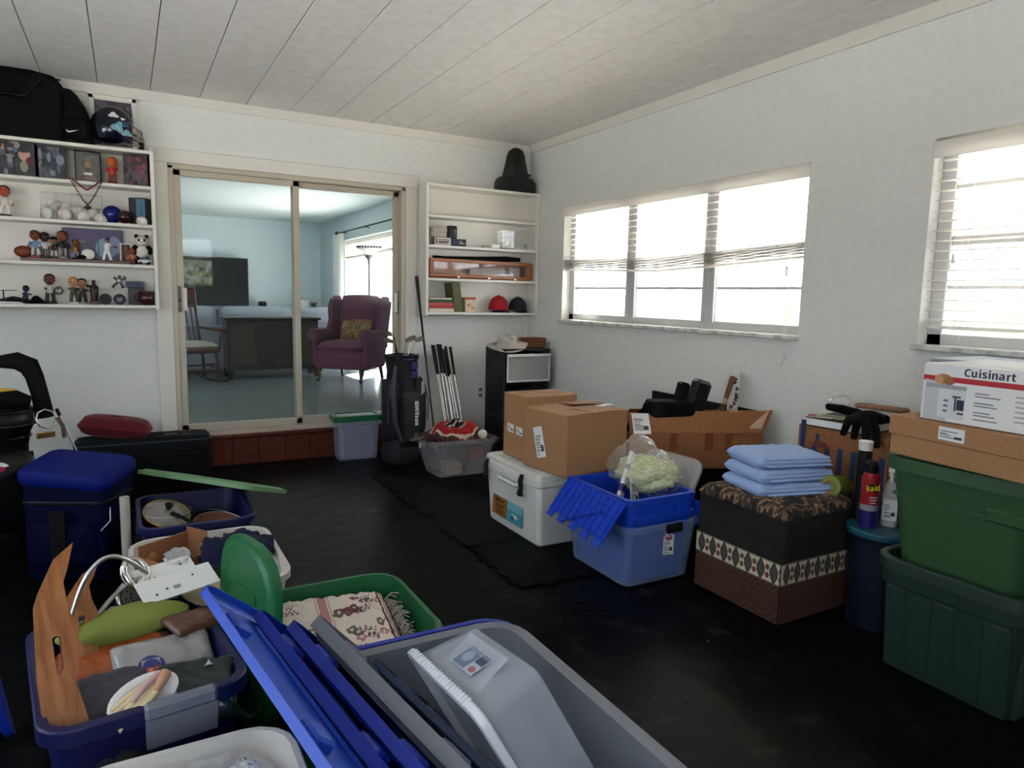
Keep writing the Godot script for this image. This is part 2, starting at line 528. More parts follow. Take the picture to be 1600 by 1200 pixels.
func shell() -> void:
	# floor of the garage room
	struct(B().bx(V3(LX - 0.12, -0.15, BZ - 0.12), V3(RX + 0.2, 0, RZ + 0.15)), "floor", M.floor)
	# ceiling: backing with long panels, joints 4 mm
	var ce := struct(B().bx(V3(LX - 0.12, CY + 0.012, BZ - 0.12), V3(RX + 0.2, CY + 0.16, RZ + 0.15)), "ceiling", M.groove)
	var x := -0.43 - 0.319 * 6
	var pm: Mesh = null
	while x < RX:
		var a := maxf(x, LX)
		var b := minf(x + 0.319, RX)
		if b - a > 0.02:
			var q := B().cbox(V3((a + b) / 2, CY + 0.007, (BZ + RZ) / 2), V3(b - a - 0.005, 0.014, RZ - BZ), 0.002)
			part(q, "ceiling_panel", M.ceil, ce)
		x += 0.319
	# wall with the sliding door: opening x 0.30..2.12, y 0.27..2.28
	var bw := B()
	wall_box(bw, LX - 0.12, 0.30, 0, CY + 0.1, BZ - 0.14, BZ)
	wall_box(bw, 2.12, RX, 0, CY + 0.1, BZ - 0.14, BZ)
	wall_box(bw, 0.30, 2.12, 2.28, CY + 0.1, BZ - 0.14, BZ)
	wall_box(bw, 0.30, 2.12, 0, 0.255, BZ - 0.14, BZ)
	struct(bw, "wall_back", M.wall)
	# window wall: two openings; it goes on past the living room
	var rw := B()
	var T := 0.2
	var zs := [[-5.14, -2.665], [-1.98, -0.55]]
	wall_box(rw, RX, RX + T, -0.15, 1.18, LZ, RZ + 0.15)
	var lw := [-12.0, -8.3]
	rw = B()
	wall_box(rw, RX, RX + T, -0.15, 1.18, BZ, RZ + 0.15)
	wall_box(rw, RX, RX + T, 2.15, CY + 0.1, BZ, RZ + 0.15)
	wall_box(rw, RX, RX + T, 1.18, 2.15, BZ, -5.14)
	wall_box(rw, RX, RX + T, 1.18, 2.15, -2.665, -1.98)
	wall_box(rw, RX, RX + T, 1.18, 2.15, -0.55, RZ + 0.15)
	struct(rw, "wall_right", M.wall)
	# wall out of the frame on the left, with a window that lights the shelves and the totes in front
	var lf := B()
	wall_box(lf, LX - 0.15, LX, -0.15, 1.0, BZ - 0.14, RZ + 0.15)
	wall_box(lf, LX - 0.15, LX, 2.2, CY + 0.1, BZ - 0.14, RZ + 0.15)
	wall_box(lf, LX - 0.15, LX, 1.0, 2.2, BZ - 0.14, -3.6)
	wall_box(lf, LX - 0.15, LX, 1.0, 2.2, -0.6, RZ + 0.15)
	struct(lf, "wall_left", M.wall)
	var wo := thing("window_5", "wide window in the wall left of the camera", "")
	tag(wo, "", "", "", "structure")
	var wf := B()
	for y in [1.03, 2.17]: wf.cbox(V3(LX - 0.08, y, -2.1), V3(0.06, 0.06, 3.0))
	for z in [-3.57, -2.1, -0.63]: wf.cbox(V3(LX - 0.08, 1.6, z), V3(0.06, 1.2, 0.06))
	part(wf, "window_frame", M.winalu, wo)
	for z in [-3.54, -2.07]: part(B().bx(V3(LX - 0.082, 1.06, z), V3(LX - 0.078, 2.14, z + 1.41)), "pane", M.pane, wo)
	# wall behind the camera with two windows
	var hw := B()
	wall_box(hw, LX, -2.2, -0.15, 1.40, RZ, RZ + 0.15)
	wall_box(hw, -0.35, RX, -0.15, 1.40, RZ, RZ + 0.15)
	wall_box(hw, -2.2, -0.35, -0.15, 0.5, RZ, RZ + 0.15)
	wall_box(hw, LX, RX, 2.30, CY + 0.1, RZ, RZ + 0.15)
	for s in [[LX, -2.2], [-0.35, 0.1], [1.33, RX]]:
		wall_box(hw, s[0], s[1], 1.40, 2.30, RZ, RZ + 0.15)
	struct(hw, "wall_rear", M.wall)
	# crown moulding
	var cr := B()
	cr.hexa([V3(LX, CY - 0.055, BZ), V3(RX, CY - 0.055, BZ), V3(RX, CY - 0.055, BZ + 0.012), V3(LX, CY - 0.055, BZ + 0.012), V3(LX, CY, BZ), V3(RX, CY, BZ), V3(RX, CY, BZ + 0.045), V3(LX, CY, BZ + 0.045)])
	cr.bx(V3(LX, CY - 0.062, BZ), V3(RX, CY - 0.055, BZ + 0.016))
	struct(cr, "trim_1", M.trim)
	cr = B()
	cr.hexa([V3(RX - 0.012, CY - 0.055, BZ), V3(RX, CY - 0.055, BZ), V3(RX, CY - 0.055, RZ), V3(RX - 0.012, CY - 0.055, RZ), V3(RX - 0.045, CY, BZ), V3(RX, CY, BZ), V3(RX, CY, RZ), V3(RX - 0.045, CY, RZ)])
	cr.bx(V3(RX - 0.016, CY - 0.062, BZ), V3(RX, CY - 0.055, RZ))
	struct(cr, "trim_2", M.trim)
	# red-brown tiled step under the door
	var sp := struct(B().bx(V3(0.28, 0, BZ), V3(2.14, 0.25, BZ + 0.02)), "door_step", M.grout)
	tag(sp, "red-brown tiled step below the sliding glass door", "", "", "structure")
	var xx := 0.28
	while xx < 2.13:
		var w := minf(0.2, 2.14 - xx)
		part(B().cbox(V3(xx + w / 2, 0.114, BZ + 0.025), V3(w - 0.004, 0.212, 0.016), 0.003), "tile", M.tile, sp)
		part(B().cbox(V3(xx + w / 2, 0.238, BZ + 0.03), V3(w - 0.004, 0.03, 0.06), 0.006), "tile", M.tile, sp)
		xx += 0.2
	# outside: drive, eave
	var gr := struct(B().bx(V3(-14, -0.35, -24), V3(30, -0.16, 16)), "ground", M.ground)
	tag(gr, "pale concrete drive outside the windows", "", "", "structure")
	outdoors()
	var ev := struct(B().bx(V3(RX + 0.1, CY + 0.1, BZ - 0.3), V3(RX + 2.0, CY + 0.2, RZ + 1.0)), "roof_eave", M.stucco)
	tag(ev, "deep eave outside above the two blinds windows", "", "", "structure")

func blind(z0: float, z1: float, x: float, ytop: float, n: int, pitch: float, label: String, stack: Array, cords: Array) -> Node3D:
	# stack: [] or [y at far end, y middle, y at near end, number of slats gathered]
	var o := thing("window_blind", label, "blind", V3(x, ytop, (z0 + z1) / 2))
	var L := z1 - z0 - 0.012
	part(B().cbox(V3(0.0, -0.02, 0), V3(0.055, 0.04, L), 0.003), "head_rail", M.slat, o)
	part(B().cbox(V3(-0.036, -0.037, 0), V3(0.012, 0.078, L + 0.05), 0.003), "valance", M.slat, o)
	var sl := B()
	var pf := []
	for i in 7:
		var s := i / 6.0 - 0.5
		pf.append([s * 0.05, 0.004 * (1 - 4 * s * s)])
	for i in 6:
		var a = pf[i]
		var b = pf[i + 1]
		sl.quad(V3(a[0], a[1], -L / 2), V3(b[0], b[1], -L / 2), V3(b[0], b[1], L / 2), V3(a[0], a[1], L / 2), Vector3.UP)
		sl.quad(V3(a[0], a[1] - 0.0024, -L / 2), V3(b[0], b[1] - 0.0024, -L / 2), V3(b[0], b[1] - 0.0024, L / 2), V3(a[0], a[1] - 0.0024, L / 2), Vector3.DOWN)
	for e in [-1, 1]:
		var q = pf[0] if e < 0 else pf[6]
		sl.quad(V3(q[0], q[1], -L / 2), V3(q[0], q[1] - 0.0024, -L / 2), V3(q[0], q[1] - 0.0024, L / 2), V3(q[0], q[1], L / 2), V3(e, 0, 0))
		sl.quad(V3(-0.025, 0, e * L / 2), V3(0, 0.004, e * L / 2), V3(0, 0.0016, e * L / 2), V3(-0.025, -0.0024, e * L / 2), V3(0, 0, e))
		sl.quad(V3(0.025, 0, e * L / 2), V3(0, 0.004, e * L / 2), V3(0, 0.0016, e * L / 2), V3(0.025, -0.0024, e * L / 2), V3(0, 0, e))
	var me := sl.mesh()
	for i in n:
		var y: float = -0.062 - pitch * (i + 0.5)
		inst(me, "slat", M.slat, o).position = V3(0, y, 0)
	var low := -0.062 - pitch * n
	if stack.size():
		for k in int(stack[3]):
			var f: float = float(k) / stack[3]
			var bs := B()
			var drop := k * 0.0055
			bs.sheet(func(s, t): 
				var zz: float = (s - 0.5) * L
				var yy: float = lerpf(stack[0], stack[1], s * 2) if s < 0.5 else lerpf(stack[1], stack[2], s * 2 - 1)
				var sagy: float = sin(s * PI) * 0.01 + 0.004 * sin(s * 37.0 + k * 2.1)
				return V3((t - 0.5) * 0.05 + 0.004 * sin(k * 1.7), yy - ytop - drop - sagy * f + 0.004 * (1 - 4 * (t - 0.5) * (t - 0.5)), zz), 22, 4, 0.002)
			part(bs, "slat", M.slat, o)
		var br := B()
		br.sheet(func(s, t):
			var zz: float = (s - 0.5) * L
			var yy: float = lerpf(stack[0], stack[1], s * 2) if s < 0.5 else lerpf(stack[1], stack[2], s * 2 - 1)
			return V3((t - 0.5) * 0.05, yy - ytop - stack[3] * 0.0055 - sin(s * PI) * 0.01 - 0.004, zz), 12, 1, 0.014)
		part(br, "bottom_rail", M.slat, o)
	else:
		part(B().cbox(V3(0, low - 0.01, 0), V3(0.05, 0.016, L), 0.003), "bottom_rail", M.slat, o)
	for c in cords:
		var yb: float = c[1]
		var cb := B()
		for s in [-0.026, 0.026]:
			cb.cyl(V3(s, -0.04, c[0] - (z0 + z1) / 2), V3(s, yb - ytop, c[0] - (z0 + z1) / 2), 0.0011, -1, 5)
		part(cb, "ladder_cord", M.slat, o)
	return o

func pull_cord(p: Vector3, top: float, label: String) -> void:
	var o := thing("pull_cord", label, "cord", V3(p.x, p.y, p.z))
	var b := B()
	b.tube([V3(0, 0.03, 0), V3(0, (top - p.y) * 0.5, 0.006), V3(0.01, top - p.y, 0.0)], 0.0013, 5)
	b.tube([V3(0, 0.05, 0.012), V3(0, (top - p.y) * 0.5, 0.014), V3(0.01, top - p.y, 0.006)], 0.0013, 5)
	part(b, "string", M.slat, o)
	part(B().lathe([Vector2(0.003, 0.035), Vector2(0.006, 0.02), Vector2(0.009, 0.0), Vector2(0.009, -0.006), Vector2(0.002, -0.008)], 10), "tassel", M.slat, o)
	part(B(V3(0.0, 0.026, 0.018)).lathe([Vector2(0.003, 0.035), Vector2(0.006, 0.02), Vector2(0.009, 0.0), Vector2(0.009, -0.006), Vector2(0.002, -0.008)], 10), "tassel", M.slat, o)

func window(called: String, label: String, z0: float, z1: float, y0: float, y1: float, mull: Array, rails: Array) -> void:
	# frame in the window wall at x = RX + 0.08 .. 0.13
	var o := thing(called, label, "")
	tag(o, "", "", "", "structure")
	var xf := RX + 0.105
	var fr := B()
	fr.cbox(V3(xf, y0 + 0.03, (z0 + z1) / 2), V3(0.06, 0.06, z1 - z0), 0.004)
	fr.cbox(V3(xf, y1 - 0.02, (z0 + z1) / 2), V3(0.06, 0.04, z1 - z0), 0.004)
	fr.cbox(V3(xf, (y0 + y1) / 2, z0 + 0.035), V3(0.06, y1 - y0, 0.07), 0.004)
	fr.cbox(V3(xf, (y0 + y1) / 2, z1 - 0.03), V3(0.06, y1 - y0, 0.06), 0.004)
	part(fr, "window_frame", M.winalu, o)
	for z in mull:
		var mb := B()
		mb.cbox(V3(xf, (y0 + y1) / 2, z), V3(0.05, y1 - y0, 0.12), 0.004)
		mb.cbox(V3(xf - 0.03, (y0 + y1) / 2, z + 0.045), V3(0.02, y1 - y0 - 0.1, 0.02), 0.003)
		mb.cbox(V3(xf - 0.03, (y0 + y1) / 2, z - 0.045), V3(0.02, y1 - y0 - 0.1, 0.02), 0.003)
		part(mb, "mullion", M.winalu, o)
	var e := [z0 + 0.07]
	for z in mull:
		e.append(z - 0.06); e.append(z + 0.06)
	e.append(z1 - 0.06)
	for i in range(0, e.size(), 2):
		for r in rails:
			part(B().cbox(V3(xf, r[0], (e[i] + e[i + 1]) / 2), V3(0.035, r[1], e[i + 1] - e[i]), 0.003), "glazing_bar", M.winalu, o)
		var ys := [y0 + 0.06]
		for r in rails: ys.append(r[0])
		ys.append(y1 - 0.04)
		for k in ys.size() - 1:
			part(B().bx(V3(xf - 0.002, ys[k], e[i]), V3(xf + 0.002, ys[k + 1], e[i + 1])), "pane", M.pane, o)
	# marble sill
	part(B().cbox(V3(RX + 0.035, y0 - 0.006, (z0 + z1) / 2), V3(0.16, 0.026, z1 - z0 + 0.02), 0.004), "window_sill", M.marble, o)

func windows() -> void:
	window("window_1", "wide three-light aluminium window with crooked half-raised blind", -5.14, -2.665, 1.18, 2.15, [-4.286, -3.457], [[1.459, 0.018]])
	window("window_2", "window with lowered open blind beside stacked green totes", -1.98, -0.55, 1.18, 2.15, [], [[1.68, 0.045], [1.462, 0.018], [1.93, 0.02]])
	blind(-5.13, -2.675, RX + 0.034, 2.145, 8, 0.0465, "white blind half raised and crooked with gathered slats over wide window", [1.70, 1.675, 1.715, 13], [[-4.95, 1.66], [-4.30, 1.66], [-3.47, 1.66], [-2.85, 1.66]])
	blind(-1.97, -0.56, RX + 0.034, 2.135, 17, 0.0465, "white slatted blind lowered to the sill above green totes", [], [[-1.82, 1.21], [-0.72, 1.21]])
	pull_cord(V3(RX - 0.012, 1.02, -2.76), 1.62, "white blind pull cord hanging below the wide window")
	pull_cord(V3(RX - 0.012, 1.55, -1.86), 1.95, "white pull cord with tassels hanging in front of lowered blind")
	# small window latches
	var la := thing("window_latch", "small metal latch on the near light of the wide window", "latch", V3(RX + 0.07, 1.56, -2.83))
	part(B().cbox(V3(0, 0, 0), V3(0.012, 0.05, 0.018), 0.003), "latch_body", M.winalu, la)
	part(B().cyl(V3(-0.01, 0.005, 0), V3(-0.02, -0.035, 0.02), 0.005), "lever", M.winalu, la)
	la = thing("window_crank", "small curled crank handle at the far light of the wide window", "crank", V3(RX + 0.07, 1.30, -4.98))
	part(B().tube([V3(0, 0.05, 0), V3(-0.02, 0.04, 0.01), V3(-0.025, 0.0, 0.015), V3(-0.02, -0.03, 0.0), V3(-0.01, -0.05, 0.015)], 0.006, 7), "handle", M.winalu, la)
	var rb := blind(0.12, 1.31, RX, 2.28, 7, 0.046, "white blind half lowered on the window behind the camera", [], [])
	rb.rotation.y = -PI / 2
	rb.position = V3(0.715, 2.28, RZ + 0.034)
	# windows behind the camera
	for k in 2:
		var x0: float = [0.1, -2.2][k]
		var x1: float = [1.33, -0.35][k]
		var o := thing("window_%d" % [3, 4][k], ["sash window in the wall behind the camera, reflected in the sliding door", "wide window behind the camera nearest the left wall"][k], "")
		tag(o, "", "", "", "structure")
		var fr := B()
		var yb: float = [1.40, 0.5][k]
		fr.cbox(V3((x0 + x1) / 2, yb + 0.03, RZ + 0.1), V3(x1 - x0, 0.06, 0.05)).cbox(V3((x0 + x1) / 2, 2.28, RZ + 0.1), V3(x1 - x0, 0.04, 0.05))
		fr.cbox(V3(x0 + 0.025, (yb + 2.3) / 2, RZ + 0.1), V3(0.05, 2.3 - yb, 0.05)).cbox(V3(x1 - 0.025, (yb + 2.3) / 2, RZ + 0.1), V3(0.05, 2.3 - yb, 0.05))
		part(fr, "window_frame", M.winalu, o)
		part(B().cbox(V3((x0 + x1) / 2, 1.885, RZ + 0.1), V3(x1 - x0 - 0.1, 0.05, 0.04)), "meeting_rail", M.winalu, o)
		part(B().bx(V3(x0 + 0.05, yb + 0.06, RZ + 0.098), V3(x1 - 0.05, 1.86, RZ + 0.102)), "pane", M.pane, o)
		part(B().bx(V3(x0 + 0.05, 1.91, RZ + 0.098), V3(x1 - 0.05, 2.26, RZ + 0.102)), "pane", M.pane, o)
		part(B().cbox(V3((x0 + x1) / 2, yb, RZ + 0.05), V3(x1 - x0 + 0.02, 0.026, 0.14)), "window_sill", M.marble, o)

func sliding_door() -> void:
	# casing
	struct(B().cbox(V3(0.245, 1.19, BZ + 0.01), V3(0.11, 2.38, 0.02), 0.004), "trim_3", M.trim)
	struct(B().cbox(V3(2.17, 1.19, BZ + 0.01), V3(0.10, 2.38, 0.02), 0.004), "trim_4", M.trim)
	struct(B().cbox(V3(1.21, 2.33, BZ + 0.012), V3(2.03, 0.10, 0.024), 0.004), "trim_5", M.trim)
	var o := thing("door_1", "aluminium sliding glass door open to view of the living room", "")
	tag(o, "", "", "", "structure")
	var f := B()
	f.cbox(V3(1.21, 2.262, BZ - 0.05), V3(1.82, 0.036, 0.12), 0.003)
	f.cbox(V3(0.318, 1.27, BZ - 0.05), V3(0.036, 2.0, 0.12), 0.003)
	f.cbox(V3(2.102, 1.27, BZ - 0.05), V3(0.036, 2.0, 0.12), 0.003)
	f.cbox(V3(1.21, 0.265, BZ - 0.045), V3(1.82, 0.03, 0.13), 0.003)
	f.cbox(V3(1.21, 0.285, BZ - 0.02), V3(1.82, 0.012, 0.008), 0.002)
	f.cbox(V3(1.21, 0.285, BZ - 0.075), V3(1.82, 0.012, 0.008), 0.002)
	part(f, "door_frame", M.alu, o)
	# two leaves: the one beside the bookshelf runs in the near track
	for k in 2:
		var x0: float = [0.335, 1.185][k]
		var x1: float = [1.235, 2.085][k]
		var z: float = [BZ - 0.022, BZ - 0.078][k]
		var lf := B()
		lf.cbox(V3((x0 + x1) / 2, 2.222, z), V3(x1 - x0, 0.045, 0.03), 0.003)
		lf.cbox(V3((x0 + x1) / 2, 0.318, z), V3(x1 - x0, 0.055, 0.03), 0.003)
		lf.cbox(V3(x0 + 0.024, 1.27, z), V3(0.048, 1.95, 0.03), 0.003)
		lf.cbox(V3(x1 - 0.024, 1.27, z), V3(0.048, 1.95, 0.03), 0.003)
		var d := part(lf, "door_leaf", M.alu, o)
		part(B().quad(V3(x0 + 0.04, 0.335, z), V3(x1 - 0.04, 0.335, z), V3(x1 - 0.04, 2.21, z), V3(x0 + 0.04, 2.21, z), Vector3.BACK), "pane", M.doorpane, d)
		var hx: float = [x0 + 0.05, x1 - 0.03][k]
		var h := B()
		h.cbox(V3(hx, 1.30, z + 0.03), V3(0.03, 0.17, 0.02), 0.005)
		h.cbox(V3(hx, 1.36, z + 0.018), V3(0.02, 0.02, 0.02), 0.002).cbox(V3(hx, 1.24, z + 0.018), V3(0.02, 0.02, 0.02), 0.002)
		part(h, "handle", M.white, d)
		var lk := B().cbox(V3(hx + [-0.035, 0.02][k], 1.30, z + 0.017), V3(0.022, 0.19, 0.006), 0.002)
		part(lk, "lock_plate", M.alu_dark, d)
		part(B().cyl(V3(hx + [-0.035, 0.02][k], 1.29, z + 0.018), V3(hx + [-0.035, 0.02][k], 1.29, z + 0.026), 0.008), "lock", M.black, d)

func outdoors() -> void:
	# clipped hedge and parked white car beyond the near window
	var hm := tri_tex(mat(Color.WHITE, 0.95), ntex(110, 0.08, [[0.0, C(84, 92, 72)], [0.5, C(120, 128, 104)], [1.0, C(156, 160, 140)]], 256), Vector3(1.5, 1.5, 1.5), true)
	var nz := FastNoiseLite.new()
	nz.seed = 44
	nz.frequency = 1.0
	var hb := B()
	hb.sheet(func(u, t):
		var y: float = minf(t * 2.2, 1.0) * 1.75
		var x: float = -0.5 + maxf(0.0, t * 2.2 - 1.0) * 0.9
		var z: float = (u - 0.5) * 7.0
		return V3(x + 0.12 * nz.get_noise_2d(z * 2.0, y * 2.0 + x), y + 0.1 * nz.get_noise_2d(z * 2.3, x * 2.0 + 9.0), z), 60, 20, 0.0, Vector3.LEFT)
	var h := one(hb, "clipped_hedge", hm, "pale clipped hedge outside beyond the parked white car", "hedge", V3(10.2, -0.16, -6.6))
	var o := thing("parked_car", "white car parked outside the window with lowered blind", "car", V3(7.4, -0.16, -2.35))
	var wm := mat(C(240, 240, 240), 0.3)
	var prof := PackedVector2Array([Vector2(-2.1, 0.25), Vector2(2.1, 0.25), Vector2(2.15, 0.7), Vector2(1.95, 0.95), Vector2(1.1, 1.0), Vector2(0.45, 1.48), Vector2(-0.9, 1.5), Vector2(-1.6, 1.05), Vector2(-2.1, 1.0)])
	var cb := B()
	cb.t = Transform3D(Basis(Vector3.UP, PI / 2), Vector3.ZERO)
	cb.ext(prof, 1.7)
	part(cb, "body", wm, o)
	var gm2 := mat(C(90, 96, 104), 0.15)
	for s in [-1, 1]:
		var wb := B()
		wb.t = Transform3D(Basis(Vector3.UP, PI / 2), V3(s * 0.853, 0, 0))
		wb.ext(PackedVector2Array([Vector2(0.9, 1.02), Vector2(0.42, 1.4), Vector2(-0.85, 1.42), Vector2(-1.35, 1.05)]), 0.01)
		part(wb, "side_window", gm2, o)
		part(B().ell(V3(s * 0.93, 1.06, -0.85), V3(0.1, 0.07, 0.06), 10, 8), "wing_mirror", M.black, o)
		for z in [-1.35, 1.35]:
			part(B(V3(s * 0.8, 0.32, z), V3(0, 0, 90)).lathe([Vector2(0, -0.1), Vector2(0.3, -0.1), Vector2(0.32, -0.06), Vector2(0.32, 0.06), Vector2(0.3, 0.1), Vector2(0, 0.1)], 20), "wheel", M.black, o)
	var ws := B()
	ws.hexa([V3(-0.7, 1.02, -1.11), V3(0.7, 1.02, -1.11), V3(0.7, 1.0, -1.09), V3(-0.7, 1.0, -1.09), V3(-0.6, 1.44, -0.51), V3(0.6, 1.44, -0.51), V3(0.6, 1.42, -0.49), V3(-0.6, 1.42, -0.49)])
	part(ws, "windscreen", gm2, o)
	# flakes of paint and grit on the black floor
	var fr := RandomNumberGenerator.new()
	fr.seed = 19
	var fl := B()
	for k in 70:
		var p := V3(fr.randf_range(0.5, 2.3), 0.0008, fr.randf_range(-5.4, -1.2))
		if p.x > 1.5 and p.z < -2.7: continue
		var a := fr.randf() * TAU
		var e := V3(cos(a), 0, sin(a)) * fr.randf_range(0.003, 0.011)
		var g := V3(-sin(a), 0, cos(a)) * fr.randf_range(0.0015, 0.004)
		fl.quad(p - e, p + g, p + e * 0.7, p - g, Vector3.UP)
	tag(one(fl, "floor_grit", mat(C(150, 132, 112), 0.8), "pale paint flakes and grit scattered on the black floor", "grit"), "", "", "", "stuff")
	# shrub outside the rear window, seen only as a reflection
	o = thing("garden_shrub", "leafy shrub outside the window behind the camera", "shrub", V3(1.2, -0.16, 4.2))
	part(B().tube([V3(0, 0, 0), V3(0.05, 0.6, 0), V3(0, 1.1, 0.05)], [0.06, 0.05, 0.03], 8), "stem", mat(C(80, 64, 48), 0.9), o)
	var rng := RandomNumberGenerator.new()
	rng.seed = 71
	var lb := B()
	for k in 900:
		var d := V3(rng.randfn(), rng.randfn(), rng.randfn()).normalized() * pow(rng.randf(), 0.4)
		var p := V3(d.x * 1.1, 1.45 + d.y * 0.85, d.z * 0.7)
		var a := V3(rng.randfn(), rng.randfn(), rng.randfn()).normalized() * 0.07
		var c := a.cross(V3(rng.randfn(), rng.randfn(), rng.randfn())).normalized() * 0.035
		lb.quad(p - a, p + c, p + a, p - c, d)
	var lv := part(lb, "foliage", mat(C(120, 140, 70), 0.8), o)
	lv.set_meta("kind", "stuff")

func living_room() -> void:
	struct(B().bx(V3(-3.2, -0.05, LZ), V3(RX, FY, BZ - 0.14)), "floor_living_room", M.terrazzo)
	struct(B().bx(V3(-3.2, 2.70, LZ - 0.1), V3(RX + 0.2, 2.86, BZ - 0.14)), "ceiling_living_room", M.lr_ceil)
	struct(B().bx(V3(-3.3, 0, LZ - 0.15), V3(RX + 0.2, 2.8, LZ)), "wall_living_room_far", M.blue_wall)
	struct(B().bx(V3(-3.35, 0, LZ), V3(-3.2, 2.8, BZ - 0.14)), "wall_living_room_left", M.blue_wall)
	var rw := B()
	wall_box(rw, RX, RX + 0.2, -0.15, 2.8, LZ, -12.05)
	wall_box(rw, RX, RX + 0.2, 2.28, 2.8, -12.05, BZ)
	wall_box(rw, RX, RX + 0.2, -0.15, 2.8, -9.2, BZ)
	wall_box(rw, RX, RX + 0.2, -0.15, FY + 0.02, -12.05, -9.2)
	struct(rw, "wall_living_room_right", M.blue_wall)
	var ev := struct(B().bx(V3(RX + 0.1, 2.8, LZ), V3(RX + 1.45, 2.9, BZ - 0.3)), "roof_eave", M.stucco)
	tag(ev, "shallow eave outside above the living room patio window", "", "", "structure")
	var o := thing("window_6", "tall sunny patio window in the living room", "")
	tag(o, "", "", "", "structure")
	var f := B()
	f.cbox(V3(RX + 0.1, FY + 0.05, -10.62), V3(0.06, 0.08, 2.85)).cbox(V3(RX + 0.1, 2.25, -10.62), V3(0.06, 0.06, 2.85))
	for z in [-12.02, -10.62, -9.23]: f.cbox(V3(RX + 0.1, 1.29, z), V3(0.06, 1.95, 0.06))
	part(f, "window_frame", M.white, o)
	for z in [-12.0, -10.6]:
		part(B().bx(V3(RX + 0.098, FY + 0.09, z + 0.02), V3(RX + 0.102, 2.22, z + 1.34)), "pane", M.pane, o)
	blind(-12.0, -9.25, RX - 0.02, 2.25, 6, 0.036, "pale blind half raised over the living room patio window", [1.98, 2.0, 2.03, 6], [])
	# curtain and rod
	M.cloth_white = mat(C(238, 238, 234), 0.9)
	M.cloth_white.backlight_enabled = true
	M.cloth_white.backlight = C(190, 190, 186)
	o = thing("curtain_rod", "thin dark curtain rod across the living room window", "curtain rod", V3(RX - 0.09, 2.40, -12.2))
	part(B().cyl(V3(0, 0, 0), V3(0, 0, 3.6), 0.012), "rod", M.black, o)
	part(B().ell(V3(0, 0, -0.02), V3(0.035, 0.035, 0.035)), "finial", M.black, o)
	for z in [0.3, 1.55, 3.1]: part(B().cyl(V3(0, 0, z), V3(0.09, -0.01, z), 0.008), "bracket", M.black, o)
	var cu := B()
	cu.sheet(func(s, t): return V3(0.03 * sin(s * 26.0), -2.05 * t, s * 0.62 - 0.32), 60, 8, 0.002, Vector3.LEFT)
	one(cu, "curtain", M.cloth_white, "white curtain drawn aside at end of living room rod", "curtain", V3(RX - 0.09, 2.385, -12.2))
	# torchiere lamp
	M.lamp = mat(C(90, 84, 78), 0.5, 0.6)
	o = thing("floor_lamp", "slim dark torchiere floor lamp standing by the patio window", "lamp", V3(3.07, FY, -9.8))
	part(B().lathe([Vector2(0, 0), Vector2(0.14, 0), Vector2(0.14, 0.02), Vector2(0.03, 0.05), Vector2(0.012, 0.07)], 20), "base", M.lamp, o)
	part(B().cyl(V3(0, 0.05, 0), V3(0, 1.56, 0), 0.014), "pole", M.lamp, o)
	part(B().lathe([Vector2(0.014, 1.5), Vector2(0.02, 1.56), Vector2(0.05, 1.6), Vector2(0.06, 1.62), Vector2(0.055, 1.625)], 16), "neck", M.lamp, o)
	var bowl := part(B().lathe([Vector2(0.02, 1.62), Vector2(0.09, 1.66), Vector2(0.15, 1.71), Vector2(0.17, 1.74), Vector2(0.165, 1.745), Vector2(0.08, 1.68), Vector2(0.0, 1.65)], 24), "bowl", M.cloth_white, o)
	var rim := B()
	for k in 26:
		var a := TAU * k / 26
		rim.ell(V3(cos(a) * 0.168, 1.742, sin(a) * 0.168), V3(0.017, 0.02, 0.017), 6, 4)
	part(rim, "beaded_rim", M.lamp, bowl)
	credenza()
	sofa()
	rocking_chair()
	wing_chair()
	# media console far behind the sofa
	M.dark_wood = tri_tex(mat(Color.WHITE, 0.4), ntex(60, 0.02, [[0.0, C(34, 20, 15)], [0.5, C(46, 28, 20)], [1.0, C(60, 38, 28)]], 256), Vector3(1, 14, 1))
	o = thing("media_console", "low dark console under the television behind the sofa", "console", V3(1.75, FY, -13.52))
	part(B().cbox(V3(0, 0.72, 0), V3(3.0, 0.04, 0.46)), "top", M.dark_wood, o)
	part(B().cbox(V3(0, 0.41, 0), V3(2.9, 0.58, 0.42)), "body", M.dark_wood, o)
	for s in [-1.35, 1.35]: part(B().cbox(V3(s, 0.06, 0), V3(0.06, 0.12, 0.36)), "leg", M.dark_wood, o)
	o = thing("television", "wide flat black television on the far living room wall", "television", V3(1.22, FY + 0.74, -13.55))
	part(B().cbox(V3(0, 0.50, 0), V3(1.5, 0.86, 0.05), 0.008), "bezel", M.black, o)
	part(B().cbox(V3(0, 0.505, 0.022), V3(1.47, 0.82, 0.01), 0.003), "screen", mat(C(9, 12, 14), 0.14), o)
	for s in [-0.5, 0.5]: part(B().hexa([V3(s - 0.02, 0, -0.12), V3(s + 0.02, 0, -0.12), V3(s + 0.02, 0, 0.12), V3(s - 0.02, 0, 0.12), V3(s - 0.015, 0.08, -0.01), V3(s + 0.015, 0.08, -0.01), V3(s + 0.015, 0.08, 0.01), V3(s - 0.015, 0.08, 0.01)]), "foot", M.black, o)
	o = thing("speaker", "small rounded black speaker beside the television", "speaker", V3(2.2, FY + 0.74, -13.5))
	part(rrs([[0.13, 0.12, 0.03, 0.0], [0.14, 0.13, 0.035, 0.01], [0.14, 0.13, 0.035, 0.13], [0.12, 0.11, 0.03, 0.16]]), "case", M.black, o)
	part(B(V3(0, 0.075, 0.065)).cbox(Vector3.ZERO, V3(0.1, 0.1, 0.006)), "grille", M.black_soft, o)
	o = thing("storage_box", "pale box with dark lid lines on the console behind sofa", "box", V3(2.92, FY + 0.74, -13.5))
